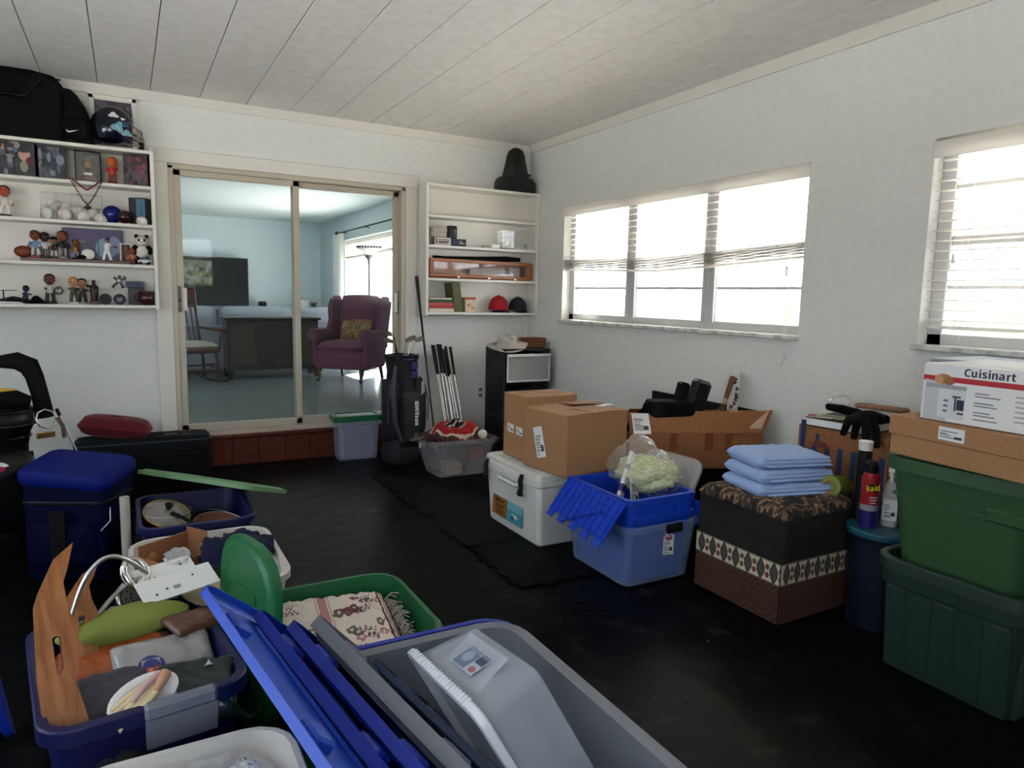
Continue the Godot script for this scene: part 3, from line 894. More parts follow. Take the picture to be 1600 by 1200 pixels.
	part(B().cbox(V3(0, 0.09, 0), V3(0.2, 0.18, 0.16)), "body", M.white, o)
	part(B().cbox(V3(0, 0.195, 0), V3(0.21, 0.03, 0.17)), "lid", M.white, o)
	part(B().cbox(V3(0, 0.21, 0.084), V3(0.13, 0.008, 0.006)), "handle", M.lamp, o)
	o = thing("potted_plant", "small grey potted plant on the console end", "plant", V3(3.14, FY + 0.74, -13.5))
	part(B().lathe([Vector2(0.0, 0), Vector2(0.05, 0), Vector2(0.06, 0.08), Vector2(0.055, 0.085), Vector2(0.0, 0.07)], 14), "pot", mat(C(110, 110, 106), 0.7), o)
	var lf := B()
	var rng := RandomNumberGenerator.new()
	rng.seed = 8
	for k in 40:
		var a := rng.randf() * TAU
		var d := V3(cos(a) * rng.randf_range(0.2, 1), rng.randf_range(0.5, 1.4), sin(a)).normalized() * rng.randf_range(0.06, 0.13)
		var w := d.cross(Vector3.UP).normalized() * 0.014
		var p := V3(0, 0.07, 0)
		lf.quad(p, p + d * 0.5 + w, p + d, p + d * 0.5 - w, Vector3.UP)
	part(lf, "foliage", mat(C(96, 104, 88), 0.8), o)

func cane_mat() -> StandardMaterial3D:
	var im := pic(64, 64, C(40, 36, 24))
	for y in 64:
		for x in 64:
			if (x % 8 < 3) != (y % 8 < 3): im.set_pixel(x, y, C(78, 70, 48))
			elif x % 8 < 3 and y % 8 < 3: im.set_pixel(x, y, C(92, 82, 58))
	var m := mat(Color.WHITE, 0.7)
	m.albedo_texture = ImageTexture.create_from_image(im)
	m.uv1_triplanar = true
	m.uv1_scale = Vector3(16, 16, 16)
	return m

func credenza() -> void:
	M.dark_wood2 = tri_tex(mat(Color.WHITE, 0.35), ntex(61, 0.02, [[0.0, C(20, 12, 10)], [0.5, C(30, 17, 13)], [1.0, C(42, 25, 19)]], 256), Vector3(14, 1, 1))
	var cane := cane_mat()
	var o := thing("credenza", "dark wood credenza with cane panel doors before the sofa", "cabinet", V3(1.60, FY, -9.22))
	var m: Material = M.dark_wood2
	part(B().cbox(V3(0, 0.745, 0), V3(1.16, 0.03, 0.47), 0.006), "top", m, o)
	part(B().cbox(V3(0, 0.42, -0.01), V3(1.10, 0.62, 0.42), 0.004), "body", m, o)
	for s in [-0.365, 0.365]:
		var d := B()
		d.cbox(V3(s, 0.70, 0.21), V3(0.36, 0.04, 0.022), 0.003).cbox(V3(s, 0.145, 0.21), V3(0.36, 0.06, 0.022), 0.003)
		d.cbox(V3(s - 0.163, 0.42, 0.21), V3(0.034, 0.5, 0.022), 0.003).cbox(V3(s + 0.163, 0.42, 0.21), V3(0.034, 0.5, 0.022), 0.003)
		var dr := part(d, "door", m, o)
		part(B().cbox(V3(s, 0.428, 0.206), V3(0.294, 0.506, 0.008), 0.001), "cane_panel", cane, dr)
	var mid := part(B().cbox(V3(0, 0.42, 0.21), V3(0.34, 0.6, 0.022), 0.004), "door", m, o)
	part(B().cbox(V3(0, 0.44, 0.224), V3(0.24, 0.46, 0.008), 0.003), "raised_panel", m, mid)
	part(B().ell(V3(0.06, 0.2, 0.235), V3(0.01, 0.014, 0.01), 8, 6), "knob", M.brass, mid)
	for x in [-0.52, 0.52]:
		for z in [-0.18, 0.18]:
			part(B().hexa([V3(x - 0.025, 0, z - 0.025), V3(x + 0.025, 0, z - 0.025), V3(x + 0.025, 0, z + 0.025), V3(x - 0.025, 0, z + 0.025), V3(x - 0.04, 0.11, z - 0.04), V3(x + 0.04, 0.11, z - 0.04), V3(x + 0.04, 0.11, z + 0.04), V3(x - 0.04, 0.11, z + 0.04)]), "leg", m, o)

# plump cushion lying flat: size s, centred
func cushion(s: Vector3, k := 10, puff := 1.0) -> Mb:
	var b := B()
	for sg in [1.0, -1.0]:
		b.sheet(func(u, t):
			var x: float = u * 2 - 1
			var z: float = t * 2 - 1
			var h: float = pow(maxf(0, 1 - pow(absf(x), 4.0)), 0.5) * pow(maxf(0, 1 - pow(absf(z), 4.0)), 0.5)
			var pinch: float = 1.0 - 0.05 * x * x * z * z
			return V3(x * s.x / 2 * pinch, sg * s.y / 2 * h * puff, z * s.z / 2 * pinch), k, k, 0.0, V3(0, sg, 0))
	return b

func sofa() -> void:
	M.sofa = bump(mat(C(150, 160, 172), 0.9), 70, 0.2, 0.4, Vector3(10, 10, 10))
	M.sofa_light = bump(mat(C(186, 196, 206), 0.9), 71, 0.15, 0.5, Vector3(6, 6, 6))
	var o := thing("sofa", "long pale blue sofa seen from behind with loose back cushions", "sofa", V3(1.5, FY, -9.65))
	part(B().cbox(V3(0, 0.35, -0.02), V3(3.2, 0.56, 0.18), 0.02), "back_frame", M.sofa, o)
	part(B().tube([V3(-1.6, 0.632, 0.065), V3(1.6, 0.632, 0.065)], 0.008, 8), "piping", M.sofa_light, o)
	part(B().cbox(V3(0, 0.26, -0.5), V3(3.0, 0.34, 0.85), 0.03), "seat", M.sofa, o)
	for s in [-1.5, 1.5]: part(B().cbox(V3(s, 0.32, -0.5), V3(0.2, 0.5, 0.9), 0.04), "arm", M.sofa, o)
	for s in [-1.45, 1.45]:
		for z in [-0.05, -0.85]: part(B().cbox(V3(s, 0.04, z), V3(0.06, 0.08, 0.06)), "leg", M.dark_wood2, o)
	for x in [-0.98, 0.0, 0.98]:
		var b := cushion(V3(0.97, 0.34, 0.6), 14)
		var c := part(b, "back_cushion", M.sofa_light, o)
		c.position = V3(x + 0.02, 0.60, -0.17)
		c.rotation_degrees = V3(-72, 0, 2.0 * x)
		part(B().tube([V3(-0.44, 0.0, -0.3), V3(0.44, 0.0, -0.3)], 0.006, 6), "piping", M.sofa_light, c)

func spun(b: Mb, a: Vector3, c: Vector3, r: float) -> void:
	# turned spindle with beads
	var pts := []
	var rad := []
	for i in 13:
		var t := i / 12.0
		pts.append(a.lerp(c, t))
		rad.append(r * (0.75 + 0.45 * absf(sin(t * PI * 4.0))))
	b.tube(pts, rad, 8)

func rocking_chair() -> void:
	M.red_wood = tri_tex(mat(Color.WHITE, 0.3), ntex(62, 0.03, [[0.0, C(74, 30, 18)], [0.5, C(98, 44, 26)], [1.0, C(120, 58, 34)]], 256), Vector3(6, 1, 6))
	var cush_m := tri_tex(mat(Color.WHITE, 0.9), ntex(63, 0.06, [[0.0, C(120, 110, 96)], [0.42, C(196, 190, 172)], [0.6, C(216, 210, 194)], [1.0, C(226, 222, 208)]], 256), Vector3(4, 4, 4))
	var o := thing("rocking_chair", "turned wood rocking chair with pale seat cushion beyond the glass door", "rocking chair", V3(0.64, FY, -8.85), V3(0, 20, 0))
	var m: Material = M.red_wood
	# faces +z
	part(rrs([[0.5, 0.48, 0.06, 0.36], [0.52, 0.5, 0.07, 0.37], [0.52, 0.5, 0.07, 0.395], [0.5, 0.48, 0.06, 0.405]]), "seat", m, o)
	var c := part(cushion(V3(0.48, 0.11, 0.46), 10), "seat_cushion", cush_m, o)
	c.position = V3(0, 0.435, 0.0)
	for s in [-1, 1]:
		var bp := B()
		spun(bp, V3(s * 0.2, 0.4, -0.2), V3(s * 0.235, 1.12, -0.42), 0.018)
		bp.ell(V3(s * 0.237, 1.14, -0.426), V3(0.018, 0.03, 0.018), 8, 6)
		part(bp, "back_post", m, o)
		var ap := B()
		spun(ap, V3(s * 0.25, 0.38, 0.17), V3(s * 0.27, 0.61, 0.2), 0.015)
		part(ap, "arm_post", m, o)
		part(B().tube([V3(s * 0.22, 0.64, -0.29), V3(s * 0.27, 0.62, -0.1), V3(s * 0.28, 0.62, 0.15), V3(s * 0.28, 0.61, 0.26)], [0.014, 0.018, 0.02, 0.024], 8), "arm", m, o)
		for z in [-0.18, 0.17]:
			var lg := B()
			spun(lg, V3(s * 0.21, 0.37, z), V3(s * 0.25, 0.05, z * 1.2), 0.018)
			part(lg, "leg", m, o)
		var rk := []
		for i in 13:
			var z := -0.48 + 0.86 * i / 12.0
			rk.append(V3(s * 0.25, 0.018 + 0.16 * pow(z + 0.02, 2.0) * 1.2, z))
		part(B().tube(rk, 0.018, 8), "rocker", m, o)
		part(B().cyl(V3(s * 0.235, 0.19, -0.19), V3(s * 0.235, 0.17, 0.19), 0.01), "stretcher", m, o)
	for y in [0.14, 0.22]: part(B().cyl(V3(-0.23, y, 0.19), V3(0.23, y, 0.19), 0.011), "stretcher", m, o)
	for k in 2:
		var y: float = [0.96, 0.87][k]
		part(B().hexa([V3(-0.225, y, -0.375), V3(0.225, y, -0.375), V3(0.225, y, -0.355), V3(-0.225, y, -0.355), V3(-0.23, y + [0.13, 0.05][k], -0.415), V3(0.23, y + [0.13, 0.05][k], -0.415), V3(0.23, y + [0.13, 0.05][k], -0.395), V3(-0.23, y + [0.13, 0.05][k], -0.395)]), "crest_rail", m, o)
	for k in 6:
		var x := -0.16 + 0.064 * k
		var sp := B()
		spun(sp, V3(x * 0.9, 0.42, -0.2), V3(x, 0.89, -0.355), 0.009)
		part(sp, "spindle", m, o)

func wing_chair() -> void:
	M.plum = bump(mat(C(118, 64, 90), 0.85), 72, 0.2, 0.4, Vector3(12, 12, 12))
	M.plum.rim_enabled = true
	M.plum.rim = 0.4
	var leg_m := mat(C(70, 40, 24), 0.3)
	var o := thing("wing_chair", "plum upholstered wingback armchair with floral pillow beyond the glass door", "armchair", V3(2.44, FY, -8.55), V3(0, -42, 0))
	part(B().cbox(V3(0, 0.27, 0.0), V3(0.66, 0.22, 0.62), 0.02), "seat_frame", M.plum, o)
	var sc := part(cushion(V3(0.62, 0.16, 0.62), 12, 1.0), "seat_cushion", M.plum, o)
	sc.position = V3(0, 0.43, 0.05)
	# back: curved panel with a rolled top
	var bk := B()
	var outline := PackedVector2Array()
	for i in 25:
		var s := i / 24.0
		var x := lerpf(-0.33, 0.33, s)
		outline.append(Vector2(x, 1.0 + 0.07 * cos((s - 0.5) * PI) + 0.0))
	outline.append(Vector2(0.29, 0.3)); outline.append(Vector2(-0.29, 0.3))
	bk.at(V3(0, 0, -0.30), V3(-9, 0, 0))
	bk.ext(outline, 0.12)
	part(bk, "backrest", M.plum, o)
	var bc := part(cushion(V3(0.52, 0.12, 0.66), 12, 1.0), "back_padding", M.plum, o)
	bc.position = V3(0, 0.74, -0.245)
	bc.rotation_degrees = V3(81, 0, 0)
	for s in [-1, 1]:
		var w := B()
		var pl := PackedVector2Array([Vector2(-0.3, 0.4), Vector2(-0.36, 1.03), Vector2(-0.28, 1.05), Vector2(-0.16, 1.0), Vector2(-0.1, 0.9), Vector2(-0.12, 0.75), Vector2(-0.05, 0.62), Vector2(0.0, 0.55), Vector2(-0.05, 0.4)])
		var tr := Transform3D(Basis(Vector3.UP, -PI / 2), V3(s * 0.335, 0, 0))
		w.t = tr
		w.ext(pl, 0.06)
		part(w, "wing", M.plum, o)
		var a := B()
		a.cbox(V3(s * 0.335, 0.37, 0.03), V3(0.07, 0.36, 0.54), 0.02)
		a.t = Transform3D()
		a.tube([V3(s * 0.34, 0.57, -0.25), V3(s * 0.345, 0.575, 0.1), V3(s * 0.35, 0.575, 0.32)], [0.06, 0.068, 0.074], 14)
		part(a, "arm", M.plum, o)
		var fl := B()
		fl.tube([V3(s * 0.27, 0.18, 0.27), V3(s * 0.285, 0.12, 0.30), V3(s * 0.275, 0.05, 0.29), V3(s * 0.285, 0.03, 0.31)], [0.035, 0.03, 0.018, 0.014], 10)
		fl.ell(V3(s * 0.285, 0.02, 0.315), V3(0.028, 0.02, 0.03), 10, 6)
		part(fl, "leg", leg_m, o)
		part(B().tube([V3(s * 0.27, 0.18, -0.27), V3(s * 0.28, 0.0, -0.33)], [0.028, 0.018], 10), "leg", leg_m, o)
	# pillow with round flowers
	var im := pic(128, 96, C(150, 128, 88))
	var rng := RandomNumberGenerator.new()
	rng.seed = 4
	for k in 34:
		var x := rng.randf() * 128
		var y := rng.randf() * 96
		var r := rng.randf_range(6, 11)
		disc(im, x, y, r, r, [C(120, 40, 34), C(176, 150, 100), C(84, 60, 40), C(160, 60, 50)][k % 4])
		disc(im, x, y, r * 0.6, r * 0.6, C(186, 162, 116))
		disc(im, x, y, r * 0.3, r * 0.3, C(110, 36, 34))
	var pm := mat(Color.WHITE, 0.9)
	pm.albedo_texture = ImageTexture.create_from_image(im)
	var p := cushion(V3(0.44, 0.14, 0.28), 12)
	var pl2 := one(p, "throw_pillow", pm, "mustard pillow with round red flowers on the plum wing chair", "pillow")
	pl2.position = V3(2.52, FY + 0.63, -8.60)
	pl2.rotation_degrees = V3(64, -42, 8)

func objects() -> void:
	bookshelves()
	shelf_things()
	right_shelf_things()
	back_corner()
	middle()
	right_side()
	left_side()

func unit(called: String, label: String, x0: float, x1: float, levels: Array, bottom: float) -> void:
	var o := thing(called, label, "bookshelf", V3(x0, 0, BZ))
	var w := x1 - x0
	var d := 0.2
	part(B().cbox(V3(w / 2, (levels[0] + bottom) / 2, 0.006), V3(w - 0.01, levels[0] - bottom, 0.01), 0.002), "back_panel", M.white, o)
	for s in [0, 1]:
		part(B().cbox(V3(0.012 + s * (w - 0.024), (levels[0] + bottom) / 2 - 0.008, d / 2), V3(0.024, levels[0] - bottom + 0.016, d), 0.002), "side_panel", M.white, o)
	for y in levels:
		part(B().cbox(V3(w / 2, y - 0.011, d / 2 + 0.001), V3(w - 0.046, 0.022, d), 0.002), "shelf", M.white, o)

func bookshelves() -> void:
	unit("bookshelf", "white wall bookshelf crowded with sports figures left of the sliding door", -1.75, 0.205, [2.318, 2.077, 1.815, 1.537, 1.255], 1.24)
	# broad white face board between shelf and door
	unit("bookshelf", "white wall bookshelf with books and caps in the corner", 2.235, RX - 0.004, [2.308, 2.049, 1.797, 1.518, 1.228], 1.21)

# ---- figures with big heads: h total height
func bobblehead(label: String, x: float, y: float, z: float, h: float, skin: Color, hair: Color, shirt: Color, trousers: Color, base: Color, pose := 0, cap := false) -> Node3D:
	var o := thing("bobblehead_figure", label, "figurine", V3(x, y, z))
	var k := h / 0.19
	part(B().lathe([Vector2(0, 0), Vector2(0.034, 0), Vector2(0.034, 0.012), Vector2(0.03, 0.015), Vector2(0, 0.015)], 14, true), "base", mat(base, 0.4), o).scale = Vector3(k, k, k)
	var tm := mat(trousers, 0.5)
	for s in [-1, 1]:
		var lg := B()
		lg.tube([V3(s * 0.018, 0.015, 0), V3(s * 0.017, 0.04, 0.002), V3(s * 0.012, 0.075, 0)], [0.01, 0.0105, 0.013], 8)
		lg.ell(V3(s * 0.019, 0.02, 0.006), V3(0.011, 0.008, 0.017), 8, 5)
		part(lg, "leg", tm, o).scale = Vector3(k, k, k)
	var bd := B()
	bd.tube([V3(0, 0.068, 0), V3(0, 0.085, 0.001), V3(0, 0.108, 0), V3(0, 0.118, 0)], [0.021, 0.023, 0.025, 0.012], 10)
	var hand := []
	if pose == 0: hand = [V3(0.04, 0.075, 0.012), V3(-0.04, 0.075, 0.012)]
	elif pose == 1: hand = [V3(0.03, 0.12, 0.03), V3(-0.035, 0.085, 0.02)]
	else: hand = [V3(0.045, 0.1, 0.022), V3(-0.02, 0.095, 0.036)]
	for s in 2:
		var sx := 0.024 if s == 0 else -0.024
		bd.tube([V3(sx, 0.108, 0), V3(lerpf(sx, hand[s].x, 0.6), lerpf(0.1, hand[s].y, 0.4), hand[s].z * 0.3), hand[s]], [0.01, 0.008, 0.007], 8)
	part(bd, "shirt", mat(shirt, 0.5), o).scale = Vector3(k, k, k)
	var hd := B()
	hd.ell(V3(0, 0.152, 0.002), V3(0.029, 0.034, 0.029), 14, 10)
	hd.ell(V3(0, 0.148, 0.031), V3(0.005, 0.007, 0.005), 6, 5)
	for s in [-1, 1]: hd.ell(V3(s * 0.029, 0.15, 0.002), V3(0.004, 0.008, 0.006), 6, 5)
	var skm := mat(skin, 0.45)
	for s in 2: part(B().ell(hand[s] * k, V3(0.008, 0.008, 0.008) * k, 6, 5), "hand", skm, o)
	var head := part(hd, "head", skm, o)
	head.scale = Vector3(k, k, k)
	var ey := B()
	for s in [-1, 1]: ey.ell(V3(s * 0.011, 0.156, 0.0285), V3(0.0045, 0.003, 0.002), 6, 4)
	ey.ell(V3(0, 0.136, 0.027), V3(0.009, 0.0022, 0.002), 6, 4)
	part(ey, "face_paint", M.black, head)
	var hr := B()
	if cap:
		hr.ell(V3(0, 0.166, -0.001), V3(0.031, 0.025, 0.031), 12, 8)
		hr.tube([V3(-0.02, 0.166, 0.02), V3(0, 0.168, 0.048), V3(0.02, 0.166, 0.02)], 0.006, 6)
	else:
		hr.ell(V3(0, 0.166, -0.006), V3(0.031, 0.026, 0.028), 12, 8)
	part(hr, "hat" if cap else "hair", mat(hair, 0.6), head)
	return o

func ball(label: String, p: Vector3, r: float, m: Material, called := "ball", cat := "ball") -> Node3D:
	var o := thing(called, label, cat, p)
	part(B().ell(V3(0, r, 0), V3(r, r, r), 20, 14), "cover", m, o)
	return o

func baseball(label: String, p: Vector3, r: float, group := "") -> Node3D:
	var o := thing("baseball", label, "baseball", p, Vector3.ZERO, group)
	part(B().ell(V3(0, r, 0), V3(r, r, r), 16, 12), "cover", M.ball_white, o)
	var st := B()
	for s in [-1, 1]:
		var pts := []
		for i in 19:
			var a := PI * 2 * i / 18.0
			var q := V3(s * (0.55 + 0.28 * cos(a * 2.0)), 0.62 * sin(a), 0.62 * cos(a)).normalized() * r * 1.005
			pts.append(q + V3(0, r, 0))
		st.tube(pts, r * 0.028, 5, true)
	part(st, "stitching", M.stitch, o)
	return o

func pack(label: String, x: float, y: float, z: float, s: Vector3, c: Color, front: Image, turn := 0.0) -> Node3D:
	var o := thing("toy_box", label, "box", V3(x, y, z), V3(0, turn, 0))
	part(B().cbox(V3(0, s.y / 2, 0), s, 0.002), "carton", mat(c, 0.4), o)
	if front:
		var f := part(card(s.x * 0.96, s.y * 0.96, 0.001), "printed_front", pmat(front, 0.25), o)
		f.position = V3(0, s.y / 2, s.z / 2)
	return o

func splotch(w: int, h: int, bg: Color, cols: Array, n: int, sd: int, lo := 3.0, hi := 9.0) -> Image:
	var im := pic(w, h, bg)
	var rng := RandomNumberGenerator.new()
	rng.seed = sd
	for k in n:
		disc(im, rng.randf() * w, rng.randf() * h, rng.randf_range(lo, hi), rng.randf_range(lo, hi), cols[k % cols.size()])
	return im

func shelf_things() -> void:
	M.ball_white = mat(C(226, 220, 208), 0.5)
	M.stitch = mat(C(150, 40, 36), 0.6)
	M.acrylic = glass(C(236, 240, 240), 0.02)
	var y0 := 2.319
	# black bags on top
	var o := thing("duffel_bag", "big black duffel bag on top of the crowded bookshelf", "bag", V3(-0.62, y0, -5.635))
	var rings := []
	var pf := [[0.60, 0.17, 0.0], [0.66, 0.2, 0.05], [0.66, 0.2, 0.25], [0.62, 0.19, 0.36], [0.54, 0.16, 0.41], [0.36, 0.1, 0.43]]
	for q in pf: rings.append(rr(q[0], q[1], 0.06, q[2]))
	part(B().loft(rings, true, true, true), "body", M.black_soft, o)
	part(B().tube([V3(-0.2, 0.36, 0.09), V3(-0.1, 0.25, 0.115), V3(0.1, 0.25, 0.115), V3(0.2, 0.36, 0.09)], 0.012, 8), "handle", M.black, o)
	part(B().tube([V3(-0.3, 0.4, 0.02), V3(0.3, 0.4, 0.02)], 0.006, 6), "zipper", M.black, o)
	o = thing("backpack", "black backpack with white swoosh leaning beside the duffel bag", "backpack", V3(-0.245, y0, -5.64))
	rings = []
	for q in [[0.20, 0.17, 0.0, 0.0], [0.215, 0.19, 0.04, 0.0], [0.20, 0.18, 0.16, -0.012], [0.17, 0.15, 0.25, -0.03], [0.13, 0.12, 0.32, -0.05], [0.08, 0.08, 0.35, -0.055]]:
		rings.append(rr(q[0], q[1], 0.05, q[2], Vector2(q[3], 0)))
	part(B().loft(rings, true, true, true), "body", M.black_soft, o)
	part(cushion(V3(0.16, 0.07, 0.15), 8), "front_pocket", M.black_soft, o).transform = Transform3D(Basis.from_euler(V3(PI / 2, 0, 0)), V3(0.0, 0.09, 0.09))
	var sw := PackedVector2Array([Vector2(-0.035, 0.012), Vector2(-0.03, -0.004), Vector2(-0.018, -0.01), Vector2(0.0, -0.004), Vector2(0.04, 0.012), Vector2(0.0, 0.004), Vector2(-0.018, -0.001), Vector2(-0.026, 0.002)])
	part(B(V3(-0.02, 0.065, 0.127)).ext(sw, 0.002), "swoosh", M.paper, o)
	# framed print behind the helmet
	o = thing("framed_print", "white framed purple print leaning on the wall behind the helmet", "picture frame", V3(-0.026, y0, -5.735))
	var fr := B()
	fr.cbox(V3(-0.13, 0.19, 0), V3(0.035, 0.37, 0.02)).cbox(V3(0.13, 0.19, 0), V3(0.035, 0.37, 0.02)).cbox(V3(0, 0.355, 0), V3(0.295, 0.035, 0.02)).cbox(V3(0, 0.02, 0), V3(0.295, 0.035, 0.02))
	part(fr, "frame", M.white, o)
	part(card(0.23, 0.31), "print", pmat(splotch(64, 80, C(64, 50, 66), [C(90, 74, 92), C(52, 40, 54), C(120, 100, 108), C(76, 60, 90)], 40, 3)), o).position = V3(0, 0.19, -0.004)
	helmet()
	# first shelf: boxed toys
	var y1 := 2.078
	var z1 := -5.635
	var dk := [C(34, 36, 48), C(80, 84, 100), C(130, 130, 140), C(24, 22, 26), C(150, 120, 110)]
	pack("dark boxed toy at the wall end of upper bookshelf", -0.655, y1, z1, V3(0.13, 0.2, 0.14), C(26, 26, 32), splotch(48, 64, C(28, 28, 36), dk, 22, 11))
	pack("boxed toy with a pale face print beside dark boxed toys", -0.548, y1, z1, V3(0.145, 0.215, 0.14), C(30, 26, 28), face_pack(), -4)
	pack("clear-front boxed toy with grey figures on the upper bookshelf", -0.395, y1, z1, V3(0.15, 0.205, 0.14), C(48, 46, 58), splotch(64, 64, C(46, 46, 60), [C(90, 92, 112), C(130, 134, 150), C(36, 34, 40), C(70, 84, 84)], 26, 13, 4, 11), 4)
	o = thing("trophy_box", "black window box holding a golden football player head", "box", V3(-0.19, y1, -5.64))
	var tb := B()
	tb.cbox(V3(0, 0.1, -0.055), V3(0.15, 0.2, 0.006)).cbox(V3(-0.073, 0.1, 0), V3(0.005, 0.2, 0.11)).cbox(V3(0.073, 0.1, 0), V3(0.005, 0.2, 0.11)).cbox(V3(0, 0.197, 0), V3(0.15, 0.006, 0.11)).cbox(V3(0, 0.003, 0), V3(0.15, 0.006, 0.11))
	part(tb, "carton", M.black, o)
	part(B().bx(V3(-0.07, 0.006, 0.052), V3(0.07, 0.194, 0.054)), "window", M.acrylic, o)
	o = thing("golden_figure", "shiny golden football player head inside the black window box", "figurine", V3(-0.19, y1 + 0.008, -5.635))
	part(B().lathe([Vector2(0, 0), Vector2(0.045, 0), Vector2(0.045, 0.03), Vector2(0.03, 0.04), Vector2(0.02, 0.07), Vector2(0, 0.075)], 16), "bust", mat(C(120, 60, 40), 0.4), o)
	part(B().ell(V3(0, 0.115, 0), V3(0.036, 0.044, 0.038), 16, 12), "head", mat(C(150, 100, 40), 0.2, 0.8), o)
	part(B().cbox(V3(0, 0.045, 0.044), V3(0.05, 0.016, 0.004)), "plaque", M.paper, o)
	bobblehead("orange and red bobblehead between black window box and maroon toys", -0.048, y1, -5.63, 0.185, C(210, 100, 40), C(190, 80, 30), C(190, 44, 26), C(130, 60, 30), C(90, 40, 20), 1)
	o = pack("maroon boxed plush toy at the end of the upper bookshelf", 0.10, y1, -5.64, V3(0.15, 0.21, 0.13), C(44, 26, 34), splotch(64, 72, C(50, 26, 36), [C(110, 40, 60), C(80, 50, 70), C(30, 18, 24), C(140, 60, 76), C(70, 60, 70)], 30, 17, 4, 10), -6)
	# bead necklaces hanging over the shelf edge
	for k in 2:
		o = thing("bead_necklace", ["long dark red bead necklace with football pendant hanging from bookshelf", "short red bead necklace hanging inside the longer one"][k], "necklace", V3(-0.20, y1, -5.54))
		var dr: float = [0.16, 0.065][k]
		var nb := B()
		for i in 25:
			var s := i / 24.0 * 2 - 1
			nb.ell(V3(s * (0.09 - 0.012 * k), -dr * (1 - pow(absf(s), 1.3)) + 0.006, 0.003 * k), V3(0.0065, 0.0065, 0.0065), 6, 4)
		part(nb, "beads", [mat(C(74, 26, 28), 0.3), mat(C(110, 34, 40), 0.3)][k], o)
		if k == 0: part(B().ell(V3(0, -dr - 0.014, 0), V3(0.022, 0.013, 0.012), 12, 8), "pendant", mat(C(60, 30, 26), 0.5), o)
	# second shelf
	var y2 := 1.816
	bobblehead("white suited figure at the far wall end of the second shelf", -0.665, y2, -5.63, 0.2, C(190, 90, 60), C(40, 20, 20), C(220, 214, 206), C(226, 222, 214), C(30, 30, 30), 0)
	o = thing("acrylic_case", "clear two-row display case of eight baseballs on the second shelf", "display case", V3(-0.295, y2, -5.635))
	var ac := B()
	for k in 5: ac.bx(V3(-0.176 + k * 0.088 - 0.0012, 0, -0.045), V3(-0.176 + k * 0.088 + 0.0012, 0.176, 0.045))
	for k in 3: ac.bx(V3(-0.176, k * 0.087, -0.045), V3(0.176, k * 0.087 + 0.0024, 0.045))
	part(ac, "dividers", glass(C(240, 242, 242), 0.3), o)
	part(B().bx(V3(-0.176, 0, 0.044), V3(0.176, 0.176, 0.0455)), "front", M.acrylic, o)
	for k in 8:
		var b := baseball("white baseball inside the clear display case", V3(-0.295 - 0.132 + (k % 4) * 0.088, y2 + 0.003 + (k / 4) * 0.087, -5.637), 0.041, "baseballs in the display case")
		b.rotation_degrees = V3(20 * k, 37 * k, 15)
	ball("glossy royal blue ball between baseball case and dark red ball", V3(-0.06, y2, -5.65), 0.062, mat(C(18, 26, 110), 0.2))
	ball("glossy dark red bowling ball behind the box corner", V3(0.012, y2, -5.60), 0.045, mat(C(48, 14, 18), 0.08))
	o = pack("dark box with a blue side and vertical letters", 0.115, y2, -5.655, V3(0.115, 0.185, 0.1), C(26, 24, 30), null, -28)
	part(B().cbox(V3(0.026, 0.09, 0.0512), V3(0.06, 0.17, 0.002), 0.0005), "blue_side", mat(C(60, 110, 140), 0.4), o)
	words("XSNS", 0.02, M.ink, o, V3(0.03, 0.09, 0.0525), V3(0, 0, -90))
	baseball("single white baseball at the front corner of the second shelf", V3(0.142, y2, -5.585), 0.036).rotation_degrees = V3(0, 40, 60)
	# third shelf
	var y3 := 1.538
	o = one(B().cbox(V3(0, 0.012, 0), V3(0.62, 0.022, 0.08), 0.003), "wooden_plaque", mat(C(90, 44, 26), 0.3), "long reddish wooden board under the third shelf figures", "board", V3(-0.29, y3, -5.655))
	y3 += 0.0235
	o = one(B().ell(V3(0, 0.038, 0), V3(0.052, 0.038, 0.035), 14, 10), "mini_football", mat(C(120, 54, 30), 0.5), "small brown football at the start of the wooden board", "football", V3(-0.585, y3, -5.655))
	bobblehead("basketball headed figure in light blue on the wooden board", -0.515, y3, -5.64, 0.18, C(130, 62, 34), C(40, 26, 20), C(110, 140, 170), C(200, 196, 190), C(150, 60, 50), 0)
	bobblehead("dark haired figure in white vest on the wooden board", -0.462, y3, -5.64, 0.17, C(50, 32, 26), C(16, 14, 14), C(200, 196, 190), C(90, 80, 74), C(30, 26, 26), 0)
	bobblehead("short black capped figure between two taller figures", -0.412, y3, -5.64, 0.145, C(150, 104, 74), C(14, 14, 16), C(22, 22, 26), C(176, 170, 164), C(26, 22, 22), 2, true)
	bobblehead("figure in dark green shirt and grey trousers before purple box", -0.362, y3, -5.635, 0.185, C(140, 76, 50), C(24, 20, 20), C(22, 38, 42), C(150, 144, 140), C(120, 116, 110), 0)
	bobblehead("small brown faced figure before the purple box", -0.288, y3, -5.62, 0.13, C(140, 84, 40), C(60, 34, 20), C(160, 110, 60), C(150, 150, 150), C(30, 26, 26), 1)
	var pim := pic(128, 96, C(58, 26, 92))
	disc(pim, 92, 60, 24, 34, C(110, 150, 170))
	disc(pim, 110, 50, 16, 30, C(120, 130, 170))
	disc(pim, 40, 60, 20, 16, C(34, 30, 60))
	bars(pim, 18, 40, 30, 4, C(150, 120, 80))
	bars(pim, 74, 4, 2, 92, C(40, 20, 66))
	o = thing("game_box", "wide purple box standing behind the third shelf figures", "box", V3(-0.185, y3, -5.715))
	part(B().cbox(V3(0, 0.11, 0), V3(0.36, 0.205, 0.035), 0.002), "carton", mat(C(50, 24, 80), 0.4), o)
	part(card(0.35, 0.198), "printed_front", pmat(pim, 0.3), o).position = V3(0, 0.11, 0.0175)
